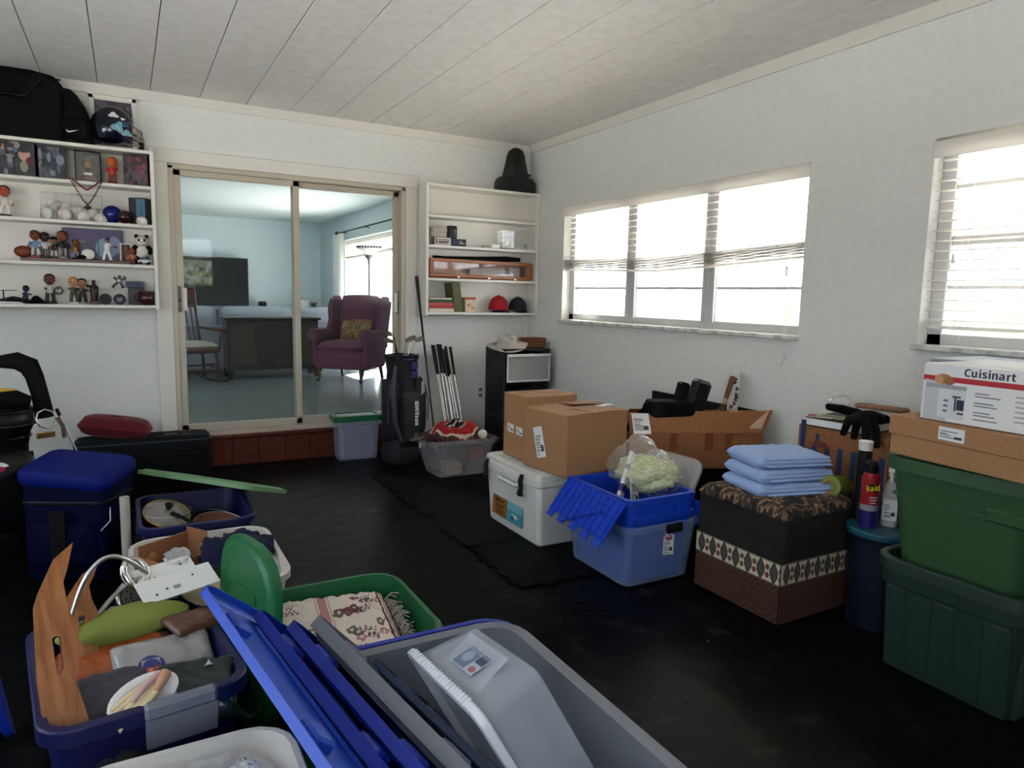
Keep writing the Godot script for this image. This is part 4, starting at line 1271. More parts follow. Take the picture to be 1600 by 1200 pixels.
	o = thing("mini_helmet", "small white helmet in front of the purple box", "helmet", V3(-0.215, y3, -5.59))
	part(B().ell(V3(0, 0.034, 0), V3(0.04, 0.036, 0.036), 14, 10), "shell", M.paper, o)
	part(B().ell(V3(-0.035, 0.014, 0.02), V3(0.03, 0.014, 0.02), 10, 6), "brim", M.black, o)
	# batter
	o = thing("batter_figure", "white uniformed batter figure swinging on the wooden board", "figurine", V3(-0.105, y3, -5.60))
	var bt := B()
	bt.tube([V3(-0.02, 0.0, 0.012), V3(-0.014, 0.035, 0.0), V3(0.0, 0.07, 0)], [0.009, 0.01, 0.014], 8)
	bt.tube([V3(0.025, 0.0, 0.01), V3(0.016, 0.035, 0.008), V3(0.004, 0.07, 0)], [0.009, 0.01, 0.014], 8)
	bt.tube([V3(0.002, 0.068, 0), V3(0.004, 0.1, 0), V3(0.006, 0.118, 0)], [0.017, 0.02, 0.01], 10)
	bt.tube([V3(0.006, 0.11, 0.004), V3(0.03, 0.098, 0.02), V3(0.036, 0.1, 0.03)], [0.009, 0.007, 0.006], 8)
	part(bt, "body", M.paper, o)
	part(B().ell(V3(0.008, 0.132, 0.002), V3(0.014, 0.016, 0.014), 10, 8), "head", mat(C(120, 70, 46), 0.5), o)
	part(B().ell(V3(0.008, 0.139, 0.0), V3(0.015, 0.012, 0.015), 10, 6), "cap", M.black, o)
	part(B().cyl(V3(0.03, 0.1, 0.03), V3(0.06, 0.085, 0.06), 0.003, 0.006, 8), "bat", mat(C(70, 36, 24), 0.4), o)
	o = thing("framed_photo", "tiny white photo frame leaning at the third shelf", "picture frame", V3(0.012, y3 - 0.022, -5.68), V3(-8, 0, 0))
	part(B().cbox(V3(0, 0.08, 0), V3(0.075, 0.14, 0.012), 0.002), "frame", M.paper, o)
	part(card(0.055, 0.115), "print", pmat(splotch(32, 48, C(70, 50, 40), [C(110, 70, 50), C(50, 36, 30), C(150, 90, 60)], 16, 5)), o).position = V3(0, 0.08, 0.006)
	bobblehead("small red and orange figure beside the tiny photo frame", 0.05, y3 - 0.022, -5.63, 0.11, C(180, 90, 60), C(160, 40, 30), C(200, 120, 90), C(150, 60, 40), C(60, 30, 24), 0)
	# panda
	o = thing("panda_toy", "black and white panda plush seated on the third shelf end", "plush toy", V3(0.112, y3 - 0.022, -5.665))
	var pa := B()
	pa.ell(V3(0, 0.09, 0), V3(0.045, 0.05, 0.036), 14, 10)
	pa.ell(V3(0, 0.168, 0.008), V3(0.04, 0.036, 0.034), 14, 10)
	part(pa, "body", M.ball_white, o)
	for s in [-1, 1]:
		part(B().ell(V3(s * 0.032, 0.2, 0), V3(0.014, 0.014, 0.009), 8, 6), "ear", M.black, o)
		part(B().ell(V3(s * 0.016, 0.172, 0.037), V3(0.009, 0.011, 0.006), 8, 6), "eye_patch", M.black, o)
		part(B().tube([V3(s * 0.035, 0.13, 0.01), V3(s * 0.055, 0.105, 0.02), V3(s * 0.05, 0.08, 0.036)], [0.016, 0.016, 0.014], 8), "arm", M.black, o)
		part(B().ell(V3(s * 0.03, 0.03, 0.03), V3(0.018, 0.03, 0.022), 8, 6), "leg", M.black, o)
	part(B().ell(V3(0, 0.158, 0.041), V3(0.006, 0.004, 0.003), 6, 4), "nose", M.black, o)
	o = thing("toy_car", "white and blue toy car below the panda plush", "toy car", V3(0.125, y3 - 0.022, -5.59))
	part(B().cbox(V3(0, 0.022, 0), V3(0.085, 0.022, 0.04), 0.005), "body", M.paper, o)
	part(B().cbox(V3(0, 0.04, 0), V3(0.05, 0.018, 0.034), 0.004), "cabin", mat(C(50, 80, 140), 0.3), o)
	for s in [-0.026, 0.026]:
		for e in [-0.021, 0.021]: part(B().cyl(V3(s, 0.011, e - 0.003), V3(s, 0.011, e + 0.003), 0.011), "wheel", M.black, o)
	# bottom shelf
	var y4 := 1.256
	o = thing("toy_plane", "dark toy glider lying at the wall end of bottom shelf", "toy", V3(-0.655, y4, -5.63))
	part(B().tube([V3(-0.08, 0.02, 0), V3(0.0, 0.03, 0), V3(0.09, 0.018, 0.01)], [0.006, 0.018, 0.01], 10), "fuselage", M.black, o)
	part(B().hexa([V3(-0.08, 0.0, -0.03), V3(0.06, 0.0, -0.03), V3(0.06, 0.0, 0.04), V3(-0.08, 0.0, 0.04), V3(-0.08, 0.012, -0.03), V3(0.05, 0.008, -0.02), V3(0.05, 0.008, 0.03), V3(-0.08, 0.012, 0.04)]), "wing", M.paper, o)
	part(B().cbox(V3(-0.02, 0.085, 0), V3(0.09, 0.004, 0.03)), "tail_plane", M.black, o)
	part(B().cbox(V3(-0.05, 0.05, 0), V3(0.008, 0.07, 0.006)), "fin", M.black, o)
	o = bobblehead("crouching dark blue masked figure on the bottom shelf", -0.59, y4, -5.62, 0.12, C(26, 28, 36), C(16, 16, 22), C(34, 44, 84), C(26, 28, 40), C(24, 24, 30), 2)
	o.rotation_degrees = V3(0, 20, -6)
	one(B().hexa([V3(-0.05, 0, -0.03), V3(0.06, 0, -0.03), V3(0.06, 0, 0.03), V3(-0.05, 0, 0.03), V3(-0.02, 0.05, -0.01), V3(0.0, 0.055, -0.01), V3(0.0, 0.055, 0.01), V3(-0.02, 0.05, 0.01)]), "folded_cloth", M.black_soft, "small folded black cloth in front of tall bobblehead", "cloth", V3(-0.52, y4, -5.60))
	bobblehead("tall bobblehead in white jersey beside a hoop on bottom shelf", -0.448, y4, -5.635, 0.2, C(110, 62, 42), C(24, 16, 14), C(200, 198, 194), C(34, 30, 32), C(20, 20, 22), 2)
	one(B().tube([V3(0.024, 0, 0.0001), V3(0.017, 0.017, 0), V3(0, 0.024, 0), V3(-0.017, 0.017, 0), V3(-0.024, 0, 0), V3(-0.017, -0.017, 0), V3(0, -0.024, 0), V3(0.017, -0.017, 0)], 0.006, 8, false, true), "small_ring", mat(C(70, 72, 70), 0.4), "small grey ring held beside the tall bobblehead", "ring", V3(-0.398, y4 + 0.09, -5.615))
	bobblehead("blond bobblehead in grey green on the bottom shelf", -0.312, y4, -5.635, 0.185, C(206, 150, 112), C(196, 150, 80), C(70, 76, 62), C(84, 84, 76), C(200, 196, 190), 2)
	bobblehead("black haired bobblehead holding a dark shield beside blond one", -0.262, y4, -5.635, 0.175, C(170, 116, 88), C(16, 14, 14), C(40, 44, 48), C(30, 30, 36), C(160, 156, 150), 2)
	o = thing("statuette", "dark red standing statuette on the bottom shelf", "statuette", V3(-0.192, y4, -5.62))
	var sm := mat(C(50, 22, 22), 0.4)
	part(B().cbox(V3(0, 0.012, 0), V3(0.06, 0.024, 0.05), 0.003), "base", sm, o)
	part(B().lathe([Vector2(0.022, 0.024), Vector2(0.024, 0.08), Vector2(0.027, 0.12), Vector2(0.01, 0.136), Vector2(0.012, 0.15), Vector2(0.009, 0.165), Vector2(0, 0.168)], 12), "figure", sm, o)
	part(B().tube([V3(-0.02, 0.125, 0), V3(-0.04, 0.12, 0.012), V3(-0.034, 0.136, 0.016)], 0.007, 8), "raised_arm", sm, o)
	# clear case with a robot on it, two pucks in front
	o = thing("acrylic_case", "small clear case carrying a grey robot on the bottom shelf", "display case", V3(-0.075, y4, -5.665))
	part(B().bx(V3(-0.085, 0, -0.045), V3(0.085, 0.004, 0.045)), "base", M.acrylic, o)
	var acs := B()
	acs.bx(V3(-0.085, 0.004, -0.045), V3(0.085, 0.112, -0.043)).bx(V3(-0.085, 0.004, 0.043), V3(0.085, 0.112, 0.045)).bx(V3(-0.085, 0.004, -0.043), V3(-0.083, 0.112, 0.043)).bx(V3(0.083, 0.004, -0.043), V3(0.085, 0.112, 0.043)).bx(V3(-0.085, 0.112, -0.045), V3(0.085, 0.115, 0.045))
	part(acs, "walls", M.acrylic, o)
	o = thing("robot_toy", "jointed grey and black robot toy on the clear case", "toy robot", V3(-0.04, y4 + 0.1155, -5.66))
	var rb := B()
	rb.cbox(V3(0, 0.05, 0), V3(0.034, 0.034, 0.026), 0.004)
	rb.tube([V3(-0.012, 0.035, 0), V3(-0.03, 0.02, 0.006), V3(-0.04, 0.004, 0.01)], [0.008, 0.008, 0.01], 6)
	rb.tube([V3(0.012, 0.035, 0), V3(0.018, 0.018, 0.0), V3(0.024, 0.004, 0.01)], [0.008, 0.008, 0.01], 6)
	rb.cbox(V3(0.005, 0.078, 0.004), V3(0.022, 0.02, 0.02), 0.004)
	rb.tube([V3(0.018, 0.06, 0), V3(0.038, 0.064, 0.006), V3(0.034, 0.084, 0.01)], 0.007, 6)
	rb.tube([V3(-0.018, 0.06, 0), V3(-0.03, 0.076, 0.006)], 0.007, 6)
	part(rb, "body", mat(C(70, 72, 78), 0.4, 0.3), o)
	part(B().cbox(V3(0.0, 0.052, 0.014), V3(0.02, 0.018, 0.004)), "chest_plate", M.paper, o)
	for k in 2:
		o = thing("hockey_puck", ["plain dark puck standing before the clear case", "dark puck with grey emblem standing before the clear case"][k], "puck", V3(-0.125 + 0.085 * k, y4 + 0.038, -5.585), V3(-6, 0, 0))
		part(B(Vector3.ZERO, V3(90, 0, 0)).lathe([Vector2(0, -0.01), Vector2(0.036, -0.01), Vector2(0.038, -0.008), Vector2(0.038, 0.008), Vector2(0.036, 0.01), Vector2(0, 0.01)], 20, true), "rubber", mat(C(24, 26, 32), 0.6), o)
		if k == 1: part(B(V3(0, 0, 0.0105)).ext(PackedVector2Array([Vector2(-0.02, -0.01), Vector2(0.0, -0.02), Vector2(0.02, -0.008), Vector2(0.012, 0.016), Vector2(0.0, 0.006), Vector2(-0.014, 0.018)]), 0.001), "emblem", mat(C(120, 124, 132), 0.5), o)
	one(B().cbox(V3(0, 0.022, 0), V3(0.11, 0.044, 0.06), 0.002), "card_box", mat(C(40, 52, 88), 0.4), "small blue box lying on top of the dark cube", "box", V3(0.055, y4 + 0.121, -5.66))
	one(B().cbox(V3(0, 0.06, 0), V3(0.10, 0.12, 0.08), 0.003), "cube_box", mat(C(22, 22, 26), 0.4), "dark cube shaped box beside the maroon mug", "box", V3(0.066, y4, -5.665))
	o = thing("mug", "glossy maroon mug at the door end of bottom shelf", "mug", V3(0.126, y4, -5.59))
	part(B().lathe([Vector2(0, 0), Vector2(0.042, 0), Vector2(0.05, 0.04), Vector2(0.052, 0.098), Vector2(0.048, 0.098), Vector2(0.045, 0.02), Vector2(0, 0.016)], 18), "cup", mat(C(62, 16, 22), 0.2), o)
	part(B().tube([V3(-0.047, 0.08, 0.01), V3(-0.072, 0.07, 0.02), V3(-0.07, 0.035, 0.02), V3(-0.047, 0.025, 0.01)], 0.006, 7), "handle", mat(C(62, 16, 22), 0.2), o)
	# folded paper tag under the shelf
	var tg := B()
	tg.ext(PackedVector2Array([Vector2(-0.034, 0.0), Vector2(-0.02, 0.0), Vector2(0.002, -0.022), Vector2(-0.004, -0.03)]), 0.002)
	tg.ext(PackedVector2Array([Vector2(-0.034, 0.0), Vector2(0.0, 0.034), Vector2(0.0, 0.023), Vector2(-0.02, 0.0)]), 0.002)
	tg.ext(PackedVector2Array([Vector2(0.0, 0.034), Vector2(0.028, 0.02), Vector2(0.022, 0.012), Vector2(0.0, 0.023)]), 0.002)
	one(tg, "paper_tag", M.paper, "small white folded paper tag hanging below the bottom shelf", "tag", V3(-0.525, 1.20, -5.553))
	# grey bracket block on top corner
	one(B().cbox(V3(0, 0.012, 0), V3(0.03, 0.024, 0.03), 0.002), "shelf_bracket", M.winalu, "small grey block on the bookshelf top corner beside the door trim", "bracket", V3(0.19, y0, -5.58))

func face_pack() -> Image:
	var im := pic(56, 80, C(36, 32, 32))
	disc(im, 14, 8, 12, 10, C(150, 130, 120))
	disc(im, 10, 20, 10, 7, C(60, 100, 140))
	disc(im, 34, 30, 13, 15, C(196, 150, 134))
	disc(im, 34, 18, 14, 7, C(40, 28, 24))
	disc(im, 32, 58, 9, 14, C(140, 138, 120))
	disc(im, 46, 44, 9, 10, C(84, 14, 26))
	disc(im, 16, 50, 8, 12, C(56, 60, 50))
	return im

func helmet() -> void:
	var o := thing("football_helmet", "navy and teal football helmet with face mask on the bookshelf top", "helmet", V3(-0.03, 2.319, -5.60), V3(0, 24, 0))
	o.scale = V3(1.18, 1.18, 1.18)
	var sh := mat(C(12, 16, 34), 0.15)
	var b := B()
	b.sheet(func(u, t):
		var th: float = t * 2.15
		var ph: float = u * TAU
		var q := V3(sin(th) * cos(ph), cos(th), sin(th) * sin(ph))
		var r := V3(0.115, 0.125, 0.105)
		if q.x > 0.35 and q.y < 0.25: q = V3(0.35 + (q.x - 0.35) * 0.15, q.y, q.z)
		return V3(q.x * r.x, 0.108 + q.y * r.y, q.z * r.z), 28, 16, 0.004, Vector3.UP)
	part(b, "shell", sh, o)
	var dec := B()
	# swirling teal and white decals lie on the shell
	var cols := [mat(C(110, 160, 176), 0.3), M.paper, mat(C(40, 90, 110), 0.3)]
	var spots := [[-0.02, 0.10, 0.05, 0.035, 0], [0.03, 0.075, 0.055, 0.02, 0], [-0.035, 0.165, 0.04, 0.02, 1], [-0.015, 0.105, 0.02, 0.02, 1], [0.02, 0.12, 0.025, 0.018, 2], [0.01, 0.15, 0.02, 0.008, 1]]
	for q in spots:
		var p := V3(q[0], q[1], 0)
		var e := 1.0 - pow(q[0] / 0.115, 2) - pow((q[1] - 0.108) / 0.125, 2)
		var zz := 0.105 * sqrt(maxf(e, 0.01))
		var d := B(V3(q[0], q[1], zz + 0.002), V3(-rad_to_deg(atan2((q[1] - 0.108), 0.13)), rad_to_deg(atan2(q[0], 0.105)), 0))
		var poly := PackedVector2Array()
		for i in 14:
			var a := TAU * i / 14
			var r2 := 1.0 + 0.3 * sin(a * 3.0 + q[0] * 90.0)
			poly.append(Vector2(cos(a) * q[2] * 0.6 * r2, sin(a) * q[3] * 0.8 * r2))
		d.ext(poly, 0.003)
		part(d, "decal", cols[q[4]], o)
	var mk := B()
	for k in 4:
		var y := 0.015 + k * 0.03
		mk.tube([V3(0.06, y + 0.02, 0.095), V3(0.13, y, 0.07), V3(0.155, y - 0.005, 0.0), V3(0.13, y, -0.07), V3(0.06, y + 0.02, -0.095)], 0.005, 6)
	for z in [-0.035, 0.0, 0.035]: mk.tube([V3(0.135, 0.125, z), V3(0.155, 0.06, z), V3(0.15, 0.005, z)], 0.005, 6)
	part(mk, "face_mask", mat(C(150, 140, 128), 0.35), o)
	part(B().cbox(V3(0.12, 0.02, 0.075), V3(0.03, 0.05, 0.02), 0.006), "chin_pad", M.black, o)

func right_shelf_things() -> void:
	# black hooded bust
	var o := thing("hooded_bust", "black display bust with bell-shaped hood on the corner bookshelf", "bust", V3(3.135, 2.309, -5.645))
	var m := mat(C(10, 9, 14), 0.55)
	var rings := []
	for q in [[0.38, 0.2, 0.0], [0.385, 0.205, 0.03], [0.385, 0.2, 0.09], [0.34, 0.18, 0.125], [0.26, 0.15, 0.14]]: rings.append(rr(q[0], q[1], 0.08, q[2]))
	part(B().loft(rings, true, true, true), "shoulders", m, o)
	rings = []
	for q in [[0.235, 0.17, 0.125], [0.25, 0.18, 0.15], [0.22, 0.17, 0.21], [0.185, 0.16, 0.28], [0.165, 0.155, 0.33], [0.13, 0.125, 0.37], [0.06, 0.06, 0.392], [0.02, 0.02, 0.396]]: rings.append(rr(q[0], q[1], 0.09, q[2]))
	part(B().loft(rings, true, true, true), "hood", m, o)
	part(B().ell(V3(0, 0.22, 0.075), V3(0.05, 0.065, 0.03), 12, 8), "face", mat(C(6, 6, 8), 0.4), o)
	part(B().ell(V3(0.125, 0.165, 0.02), V3(0.02, 0.012, 0.02), 8, 6), "ear_flap", m, o)
	# shelf 1.797
	var y := 1.798
	o = thing("cloth_stack", "folded beige cloths on top of small cartons on corner bookshelf", "cloth", V3(2.355, y + 0.068, -5.62))
	for k in 2:
		var c := part(rrs([[0.155, 0.12, 0.03, 0.0], [0.17, 0.13, 0.04, 0.012], [0.17, 0.13, 0.04, 0.03], [0.155, 0.12, 0.03, 0.04]], true, true, true), "fold", mat(C(176, 166, 150), 0.9), o)
		c.position = V3(0.003 * k, 0.041 * k, 0)
	var im := pic(96, 48, C(200, 190, 182))
	bars(im, 0, 0, 18, 48, C(60, 50, 48)); bars(im, 24, 6, 6, 36, C(60, 40, 44)); bars(im, 36, 12, 54, 6, C(140, 40, 44)); bars(im, 36, 24, 50, 10, C(50, 44, 50)); bars(im, 36, 38, 40, 4, C(120, 110, 110))
	o = thing("carton", "small white and red printed carton under the beige cloths", "box", V3(2.375, y, -5.615))
	part(B().cbox(V3(0, 0.033, 0), V3(0.19, 0.066, 0.1), 0.002), "body", mat(C(196, 186, 178), 0.5), o)
	part(card(0.185, 0.062), "printed_front", pmat(im), o).position = V3(0, 0.033, 0.05)
	im = pic(64, 64, C(26, 30, 52))
	disc(im, 20, 34, 12, 14, C(60, 60, 90)); bars(im, 36, 18, 12, 30, C(160, 156, 160)); disc(im, 54, 40, 6, 10, C(150, 140, 140))
	o = thing("carton", "small dark blue printed carton on the corner bookshelf", "box", V3(2.545, y, -5.61), V3(0, -6, 0))
	part(B().cbox(V3(0, 0.03, 0), V3(0.14, 0.06, 0.09), 0.002), "body", mat(C(24, 28, 48), 0.4), o)
	part(card(0.136, 0.056), "printed_front", pmat(im), o).position = V3(0, 0.03, 0.045)
	o = thing("drink_can", "dark teal can with a pink emblem on the small cartons", "can", V3(2.50, y + 0.0665, -5.62))
	part(B().lathe([Vector2(0, 0), Vector2(0.043, 0), Vector2(0.046, 0.006), Vector2(0.046, 0.10), Vector2(0.042, 0.106), Vector2(0, 0.106)], 18), "can_body", mat(C(20, 36, 50), 0.35), o)
	part(B().ell(V3(0.008, 0.06, 0.04), V3(0.016, 0.022, 0.008), 10, 8), "emblem", mat(C(150, 84, 80), 0.5), o)
	one(B().cbox(V3(0, 0.018, 0), V3(0.08, 0.036, 0.06), 0.003), "small_carton", M.white, "plain small white carton alone on the corner bookshelf", "box", V3(2.91, y, -5.60))
	one(B().cbox(V3(0, 0.014, 0), V3(0.06, 0.026, 0.05), 0.003), "small_carton", mat(C(190, 184, 172), 0.6), "low cream carton behind the plain white carton", "box", V3(2.845, y, -5.65))
	for k in 3:
		var x: float = [3.045, 3.165, 3.262][k]
		var h: float = [0.165, 0.195, 0.185][k]
		var w: float = [0.12, 0.1, 0.09][k]
		o = thing("acrylic_cube", ["short clear acrylic display cube with a dark base", "tall clear acrylic display cube in the middle of three", "clear acrylic display cube by the shelf side"][k], "display case", V3(x, y, -5.635))
		var ab := B()
		for s in [-1, 1]:
			ab.bx(V3(s * w / 2 - 0.0015, 0.01, -0.05), V3(s * w / 2 + 0.0015, h, 0.05))
			ab.bx(V3(-w / 2, 0.01, s * 0.05 - 0.0015), V3(w / 2, h, s * 0.05 + 0.0015))
		ab.bx(V3(-w / 2, h, -0.05), V3(w / 2, h + 0.003, 0.05))
		part(ab, "walls", M.acrylic, o)
		part(B().cbox(V3(0, 0.005, 0), V3(w, 0.01, 0.1), 0.001), "base", [mat(C(60, 54, 48), 0.5), M.white, M.white][k], o)
		if k > 0: part(B().lathe([Vector2(0, 0.01), Vector2(0.022, 0.01), Vector2(0.03, 0.03), Vector2(0.022, 0.055), Vector2(0.01, 0.06), Vector2(0, 0.06)], 12), "stand", glass(C(240, 240, 240), 0.25), o)
		else: part(B().ell(V3(0.01, 0.05, 0), V3(0.03, 0.035, 0.03), 12, 8), "trinket", mat(C(200, 192, 180), 0.4), o)
	# wooden display case
	y = 1.519
	var wd := tri_tex(mat(Color.WHITE, 0.35), ntex(80, 0.03, [[0.0, C(134, 76, 40)], [0.5, C(158, 94, 54)], [1.0, C(176, 110, 66)]], 256), Vector3(1, 16, 1))
	o = thing("display_case", "long wooden glass fronted display case on the corner bookshelf", "display case", V3(2.79, y, -5.64), V3(0, 0, -0.6))
	var L := 1.02
	var fb := B()
	fb.cbox(V3(0, 0.152, 0.05), V3(L, 0.028, 0.028), 0.004).cbox(V3(0, 0.024, 0.05), V3(L, 0.028, 0.028), 0.004)
	fb.cbox(V3(-L / 2 + 0.018, 0.088, 0.05), V3(0.036, 0.1, 0.028), 0.004).cbox(V3(L / 2 - 0.022, 0.088, 0.05), V3(0.045, 0.1, 0.028), 0.004)
	part(fb, "front_frame", wd, o)
	var cb := B()
	cb.cbox(V3(0, 0.162, -0.01), V3(L, 0.01, 0.1)).cbox(V3(0, 0.006, -0.01), V3(L, 0.012, 0.1)).cbox(V3(-L / 2 + 0.006, 0.085, -0.01), V3(0.012, 0.15, 0.1)).cbox(V3(L / 2 - 0.006, 0.085, -0.01), V3(0.012, 0.15, 0.1)).cbox(V3(0, 0.085, -0.062), V3(L, 0.16, 0.008))
	part(cb, "box", wd, o)
	part(B().bx(V3(-L / 2 + 0.036, 0.038, 0.049), V3(L / 2 - 0.044, 0.138, 0.051)), "glass", M.acrylic, o)
	for x in [-0.24, 0.06, 0.33]: part(B().cbox(V3(x, 0.012, 0.066), V3(0.022, 0.012, 0.006), 0.002), "latch", M.chrome, o)
	var sb := pic(128, 32, C(150, 140, 132))
	for yy in 32:
		for xx in 128:
			if (xx + yy * 2) % 12 < 5: sb.set_pixel(xx, yy, C(96, 90, 92))
			if yy > 22 and (xx + yy * 2) % 12 >= 5: sb.set_pixel(xx, yy, C(190, 170, 142))
	var scarf := one(B().cbox(V3(0, 0.045, 0), V3(0.36, 0.085, 0.03), 0.012), "rolled_mat", pmat(sb), "grey striped mat inside the wooden display case", "mat", V3(2.86, y + 0.02, -5.635))
	scarf.material_override = pmat(sb)
	part(card(0.35, 0.08), "striped_face", pmat(sb), scarf).position = V3(0, 0.045, 0.0152)
	one(B().cbox(V3(0, 0.055, 0), V3(0.11, 0.1, 0.02), 0.004), "name_card", mat(C(150, 150, 152), 0.5), "pale grey card at the end inside the display case", "card", V3(3.14, y + 0.016, -5.64))
	o = one(B().tube([V3(-0.42, 0.012, 0), V3(-0.3, 0.01, 0), V3(0.0, 0.016, 0), V3(0.3, 0.022, 0), V3(0.44, 0.022, 0)], [0.012, 0.01, 0.015, 0.024, 0.018], 10), "bat_bag", M.black_soft, "slim black bag lying on the wooden display case", "bag", V3(2.755, y + 0.172, -5.64))
	# bottom shelf: books, binder, caps
	y = 1.229
	var bk := [["thick white paperback at the bottom of the book stack", C(206, 198, 186), 0.03, 0.27], ["red hardback second from the bottom of the book stack", C(176, 52, 44), 0.026, 0.27], ["salmon red hardback in the middle of book stack", C(190, 84, 66), 0.024, 0.268], ["green hardback in the book stack", C(52, 78, 40), 0.022, 0.22], ["white book with black cover on top of the book stack", C(60, 58, 58), 0.02, 0.22]]
	var yb := y
	for q in bk:
		o = thing("book", q[0], "book", V3(2.27 + q[3] / 2, yb, -5.635))
		part(B().cbox(V3(0, q[2] / 2, 0), V3(q[3] - 0.006, q[2] - 0.006, 0.138), 0.001), "pages", mat(C(222, 214, 198), 0.8), o)
		var cv := B()
		cv.cbox(V3(0, 0.0015, 0), V3(q[3], 0.003, 0.144), 0.001).cbox(V3(0, q[2] - 0.0015, 0), V3(q[3], 0.003, 0.144), 0.001)
		if q[1].r < 0.75 and q[1].g < 0.6 and q[3] > 0.23: cv.cbox(V3(0, q[2] / 2, 0.0715), V3(q[3], q[2], 0.003), 0.001)
		elif q[1].g > q[1].r: cv.cbox(V3(0, q[2] / 2, 0.0715), V3(q[3], q[2], 0.003), 0.001)
		part(cv, "cover", mat(q[1], 0.5), o)
		yb += q[2] + 0.0005
	o = thing("ring_binder", "olive green ring binder leaning between the books and red carton", "binder", V3(2.585, y + 0.002, -5.64), V3(0, 0, 7))
	part(B().cbox(V3(-0.07, 0.13, 0), V3(0.012, 0.262, 0.17), 0.002), "cover", mat(C(76, 80, 36), 0.5), o)
	part(B().cbox(V3(0.0, 0.13, 0), V3(0.006, 0.262, 0.17), 0.002), "cover", mat(C(66, 70, 32), 0.5), o)
	part(B().cbox(V3(-0.034, 0.13, 0.083), V3(0.066, 0.262, 0.004), 0.001), "spine", mat(C(84, 88, 42), 0.5), o)
	part(B().cbox(V3(-0.034, 0.125, -0.005), V3(0.05, 0.24, 0.15), 0.001), "pages", mat(C(214, 206, 186), 0.8), o)
	im = pic(64, 64, C(214, 196, 170))
	for k in 64:
		im.set_pixel(k, k, C(170, 50, 40)); im.set_pixel(k, 63 - k, C(170, 50, 40)); im.set_pixel(k, (k + 1) % 64, C(170, 50, 40))
	bars(im, 0, 0, 64, 10, C(176, 60, 46)); bars(im, 8, 30, 20, 10, C(180, 130, 60)); bars(im, 34, 44, 24, 8, C(190, 140, 80))
	o = thing("carton", "cream carton with red cross pattern beside the binder", "box", V3(2.668, y, -5.62), V3(0, 8, 0))
	part(B().cbox(V3(0, 0.066, 0), V3(0.11, 0.132, 0.08), 0.002), "body", mat(C(206, 186, 160), 0.6), o)
	part(card(0.106, 0.128), "printed_front", pmat(im), o).position = V3(0, 0.066, 0.04)
	cap("red baseball cap with blue letter on the corner bookshelf", V3(2.985, y, -5.64), C(160, 16, 26), C(20, 16, 24), 8, true)
	cap("navy baseball cap behind the red cap", V3(3.19, y, -5.645), C(26, 22, 36), C(18, 16, 24), 30, false)

func cap(label: String, p: Vector3, c: Color, brim: Color, turn: float, letter: bool) -> void:
	var o := thing("baseball_hat", label, "hat", p, V3(0, turn, 0))
	var cm := bump(mat(c, 0.85), 81, 0.2, 0.3, Vector3(10, 10, 10))
	var s := 1.0 if letter else 0.92
	var b := B()
	b.sheet(func(u, t):
		var th: float = t * 1.62
		var ph: float = u * TAU
		return V3(sin(th) * cos(ph) * 0.098 * s, 0.022 + (cos(th) + 0.05) * 0.125 * s, sin(th) * sin(ph) * 0.082), 24, 10, 0.003)
	part(b, "crown", cm, o)
	part(B().ell(V3(0, 0.155 * s, 0), V3(0.008, 0.006, 0.008), 8, 5), "button", cm, o)
	var vb := B()
	vb.sheet(func(u, t):
		var a: float = lerpf(-1.25, 1.25, u)
		var r: float = lerpf(0.8, 1.0, t)
		var dir := V3(sin(a) * 0.1, 0, cos(a) * 0.085 * r + 0.025 * t * cos(a))
		return dir + V3(0, 0.026 - 0.02 * t - 0.008 * absf(sin(a)), 0), 16, 4, 0.004)
	part(vb, "visor", mat(brim, 0.8), o)
	if letter:
		words("T", 0.045, mat(C(60, 70, 130), 0.7), o, V3(0.016, 0.075, 0.0825), V3(-14, 8, 0), true)

# open container: outer w x d at the top, tp = taper of the bottom, lip = rim width
func tote_mb(w: float, d: float, h: float, r: float, tp: float, lip: float, th := 0.004, band := 0.03) -> Mb:
	return rrs([[w * tp - 0.01, d * tp - 0.01, r * 0.8, 0.0], [w * tp, d * tp, r, 0.008], [w, d, r, h - band], [w + 2 * lip, d + 2 * lip, r + lip, h - band], [w + 2 * lip, d + 2 * lip, r + lip, h - 0.004], [w + 2 * lip - 0.008, d + 2 * lip - 0.008, r + lip, h], [w - 2 * th, d - 2 * th, r - th * 0.5, h], [w * tp - 2 * th, d * tp - 2 * th, r - th * 0.5, th]])

# lid: tray shape lying flat, top up
func lid_mb(w: float, d: float, h: float, r: float, th := 0.004) -> Mb:
	var b := rrs([[w, d, r, 0.0], [w, d, r, h * 0.7], [w - 0.03, d - 0.03, r, h * 0.75], [w - 0.05, d - 0.05, r, h], [w - 0.09, d - 0.09, r, h], [w - 0.11, d - 0.11, r, h * 0.8]], false, true)
	rrs([[w, d, r, 0.0], [w - 2 * th, d - 2 * th, r, 0.0], [w - 2 * th, d - 2 * th, r, h * 0.7 - th], [w - 0.05, d - 0.05, r, h - th], [w - 0.11, d - 0.11, r, h * 0.8 - th]], false, true, false, b)
	return b

func carton(called: String, label: String, p: Vector3, s: Vector3, turn: float, m: Material) -> Node3D:
	var o := thing(called, label, "box", p, V3(0, turn, 0))
	part(B().cbox(V3(0, s.y / 2, 0), s, 0.004), "carton", m, o)
	return o

func stick(o: Node3D, called: String, w: float, h: float, m: Material, p: Vector3, rot := Vector3.ZERO) -> void:
	var c := part(card(w, h, 0.0012), called, m, o)
	c.position = p
	c.rotation_degrees = rot

